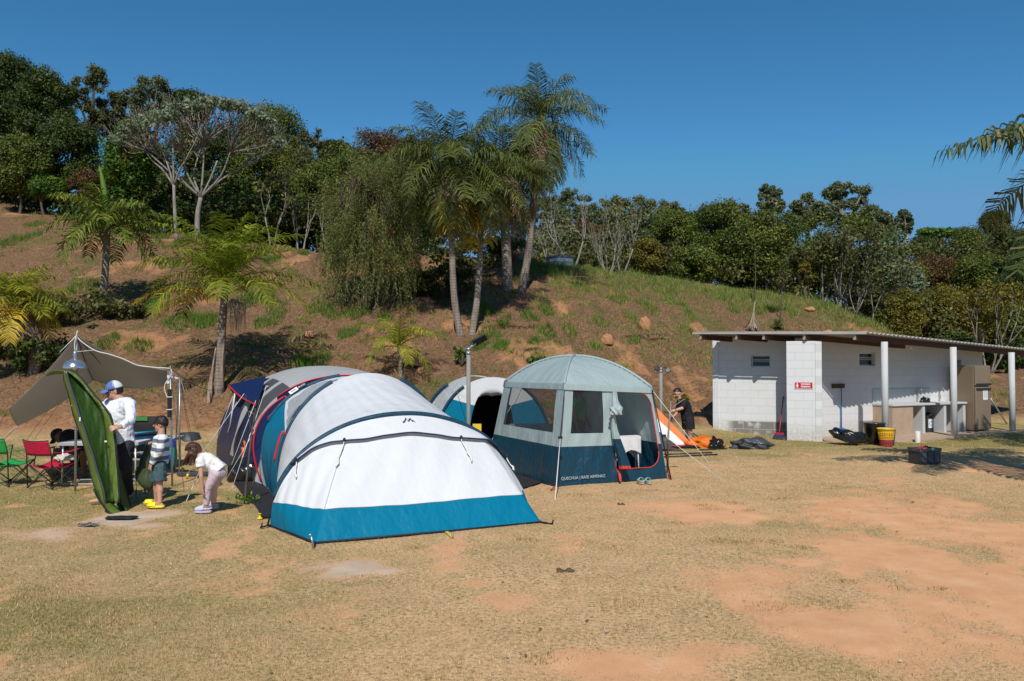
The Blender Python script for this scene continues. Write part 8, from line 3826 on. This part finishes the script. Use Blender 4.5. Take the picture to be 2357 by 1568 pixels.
zs = pe.z - .17
m = MB()
m.grid([[V((pe.x + lerp(-.2, .2, i / 6), pe.y + y, zs - .03 * math.sin(PI * i / 6))) for i in range(7)] for y in (-.18, 0, .18)])
m.build('seat', 'black_cloth', st, solid=.01)
for sx in (-1, 1):
    for sy in (-1, 1):
        m = MB()
        m.tube([V((pe.x + sx * .2, pe.y + sy * .18, .0)), V((pe.x - sx * .19, pe.y + sy * .17, zs))], .011, 6)
        m.build('leg', 'chair_tube', st)

# ---- man in black at the orange tent
Yr = 20.6
dd = lambda x, y, o=0: D(*c6(x, y), Yr + o)
an0 = dd(700, 960)
gr0 = V((an0.x, an0.y, TZ(an0.x, an0.y)))
mr = person('man in black shirt and shorts leaning over the orange tent near the washroom', gr0)
hc_ = dd(528, 282)
fm, um = (-.80, -.30, -.5), (-.45, -.05, .9)
k = 1.0
nk, ch, wa, pe = dd(562, 352), dd(602, 425), dd(655, 560), dd(672, 640)
shA, elA, wrA = dd(622, 408, -.18), dd(588, 492, -.24), dd(490, 520, -.28)
shB, elB, wrB = dd(560, 405, .18), dd(530, 545, .12), dd(478, 600, -.05)
hpA, hpB = dd(690, 655, -.08), dd(650, 655, .1)
knA, knB = dd(700, 800, -.1), dd(662, 800, .1)
anA, anB = V((dd(702, 900).x, Yr - .1, gr0.z + .09)), V((dd(665, 900).x, Yr + .12, gr0.z + .09))
F = Fig()
head(F, hc_, fm, um, k)
F.cap(hc_ - V((-.02, 0, .05)), nk, .055, .064)
F.chain([ch, wa, pe], [.13, .125, .14])
F.chain([shA, elA, wrA], [.052, .043, .03])
F.chain([shB, elB, wrB], [.052, .043, .03])
F.cap(shA, ch, .055, .11)
F.cap(shB, ch, .055, .11)
F.chain([hpA, knA, anA], [.085, .058, .04])
F.chain([hpB, knB, anB], [.085, .058, .04])
hand(F, wrA, V((-1, -.05, -.1)), V((0, -.5, .85)), 1.0, .6)
hand(F, wrB, V((-.7, -.05, -.6)), V((-.4, -.6, .6)), 1.0, .5)
foot(F, anA, anA + V((-.17, -.02, -.06)))
foot(F, anB, anB + V((-.17, -.02, -.06)))
F.fuse('body', 'skin_fair', mr, .0065, 4)
F = Fig()
F.cap(nk - V((0, 0, .02)), ch, .08, .15, (0, 1))
F.ell(lerp(ch, wa, .3), (.17, .16, .2), Matrix.Rotation(R(-18), 3, 'Y'))
F.chain([ch, wa, lerp(wa, pe, .9)], [.155, .155, .165], (1, 0))
F.chain([shA, lerp(shA, elA, .85)], [.085, .07], (1, 0))
F.chain([shB, lerp(shB, elB, .7)], [.085, .07], (1, 0))
F.cap(shA, ch, .085, .13)
F.cap(shB, ch, .085, .13)
F.fuse('shirt', 'shirt_black', mr, .01, 6)
F = Fig()
F.ell(pe, (.16, .155, .12))
F.chain([hpA, lerp(hpA, knA, .88)], [.12, .125], (1, 0))
F.chain([hpB, lerp(hpB, knB, .88)], [.12, .125], (1, 0))
F.fuse('shorts', 'shorts_black', mr, .01, 4)
hair_cap(mr, hc_, fm, um, 1.0, 'hair_dark', rule=lambda d: d.z > .1 + .6 * max(0, d.y) - .75 * max(0, -d.y), thick=.008)
face_parts(mr, hc_, fm, um, 1.0)
m = MB()
q = lerp(elA, wrA, .88)
m.tube([q, lerp(elA, wrA, .96)], .036, 12)
m.build('watch', 'black_strap', mr)

# ---- woman seen through the shelter window
Yw = 16.9
dd = lambda x, y, o=0: D(*c4p(x, y), Yw + o)
c0w = dd(1178, 800)
gw = V((c0w.x, c0w.y, 0))
wm = person('woman in bright green T-shirt with reddish hair seen through the shelter window', gw)
B = lambda x, y, z: gw + V((x, y, z))
s_ = 1.0
hc_ = B(.02, 0, 1.42)
fm, um = (.8, .5, -.1), (0, 0, 1)
F = Fig()
head(F, hc_, fm, um, .93)
F.cap(hc_ - V((0, 0, .05)), B(0, 0, 1.22), .048, .055)
F.chain([B(0, 0, 1.13), B(0, 0, .95), B(0, 0, .80)], [.11, .10, .12])
shA, elA, wrA = B(-.10, -.12, 1.20), B(-.11, -.16, .93), B(-.05, -.19, .72)
shB, elB, wrB = B(.10, .12, 1.20), B(.14, .15, .93), B(.22, .1, .75)
F.chain([shA, elA, wrA], [.045, .037, .026])
F.chain([shB, elB, wrB], [.045, .037, .026])
hand(F, wrA, V((.2, -.1, -1)), V((-.9, -.4, 0)), .92, .4)
hand(F, wrB, V((.4, -.1, -.9)), V((.9, .4, 0)), .92, .4)
for sy in (-1, 1):
    F.chain([B(.0, sy * .09, .78), B(.02, sy * .09, .42), B(0, sy * .1, .08)], [.085, .055, .036])
    foot(F, B(0, sy * .1, .08), B(.15, sy * .1, .025), .9)
F.fuse('body', 'skin_tan', wm, .007, 4)
F = Fig()
F.cap(B(0, 0, 1.25), B(0, 0, 1.15), .07, .13, (0, 1))
F.chain([B(0, 0, 1.12), B(0, 0, .95), B(0, 0, .80)], [.145, .135, .15], (1, 0))
F.chain([shA, lerp(shA, elA, .5)], [.07, .065], (1, 0))
F.chain([shB, lerp(shB, elB, .5)], [.07, .065], (1, 0))
F.cap(shA, B(0, 0, 1.12), .07, .12)
F.cap(shB, B(0, 0, 1.12), .07, .12)
F.fuse('shirt', 'shirt_green', wm, .01, 5)
F = Fig()
F.ell(B(0, 0, .78), (.14, .15, .12))
for sy in (-1, 1):
    F.chain([B(0, sy * .09, .76), B(.02, sy * .09, .50)], [.105, .095], (1, 0))
F.fuse('shorts', 'shorts_black', wm, .01, 4)
plain('hair_auburn', (.14, .04, .025), .45, .3, 25, bstr=.7, bscale=50)
hair_cap(wm, hc_, fm, um, .98, 'hair_auburn', rule=lambda d: d.y < .35 or d.z > .5, jit=.02, thick=.02)
F = Fig()
for i in range(16):
    a = rnd.uniform(-.1, .1)
    F.chain([hc_ + V((-.05, a, .02)), B(-.10, a * 1.1, 1.28), B(-.12, a * 1.2, rnd.uniform(1.05, 1.15))], [.03, .028, .012])
F.fuse('long_hair', 'hair_auburn', wm, .01, 1)
face_parts(wm, hc_, fm, um, .93, brow='hair_brown')
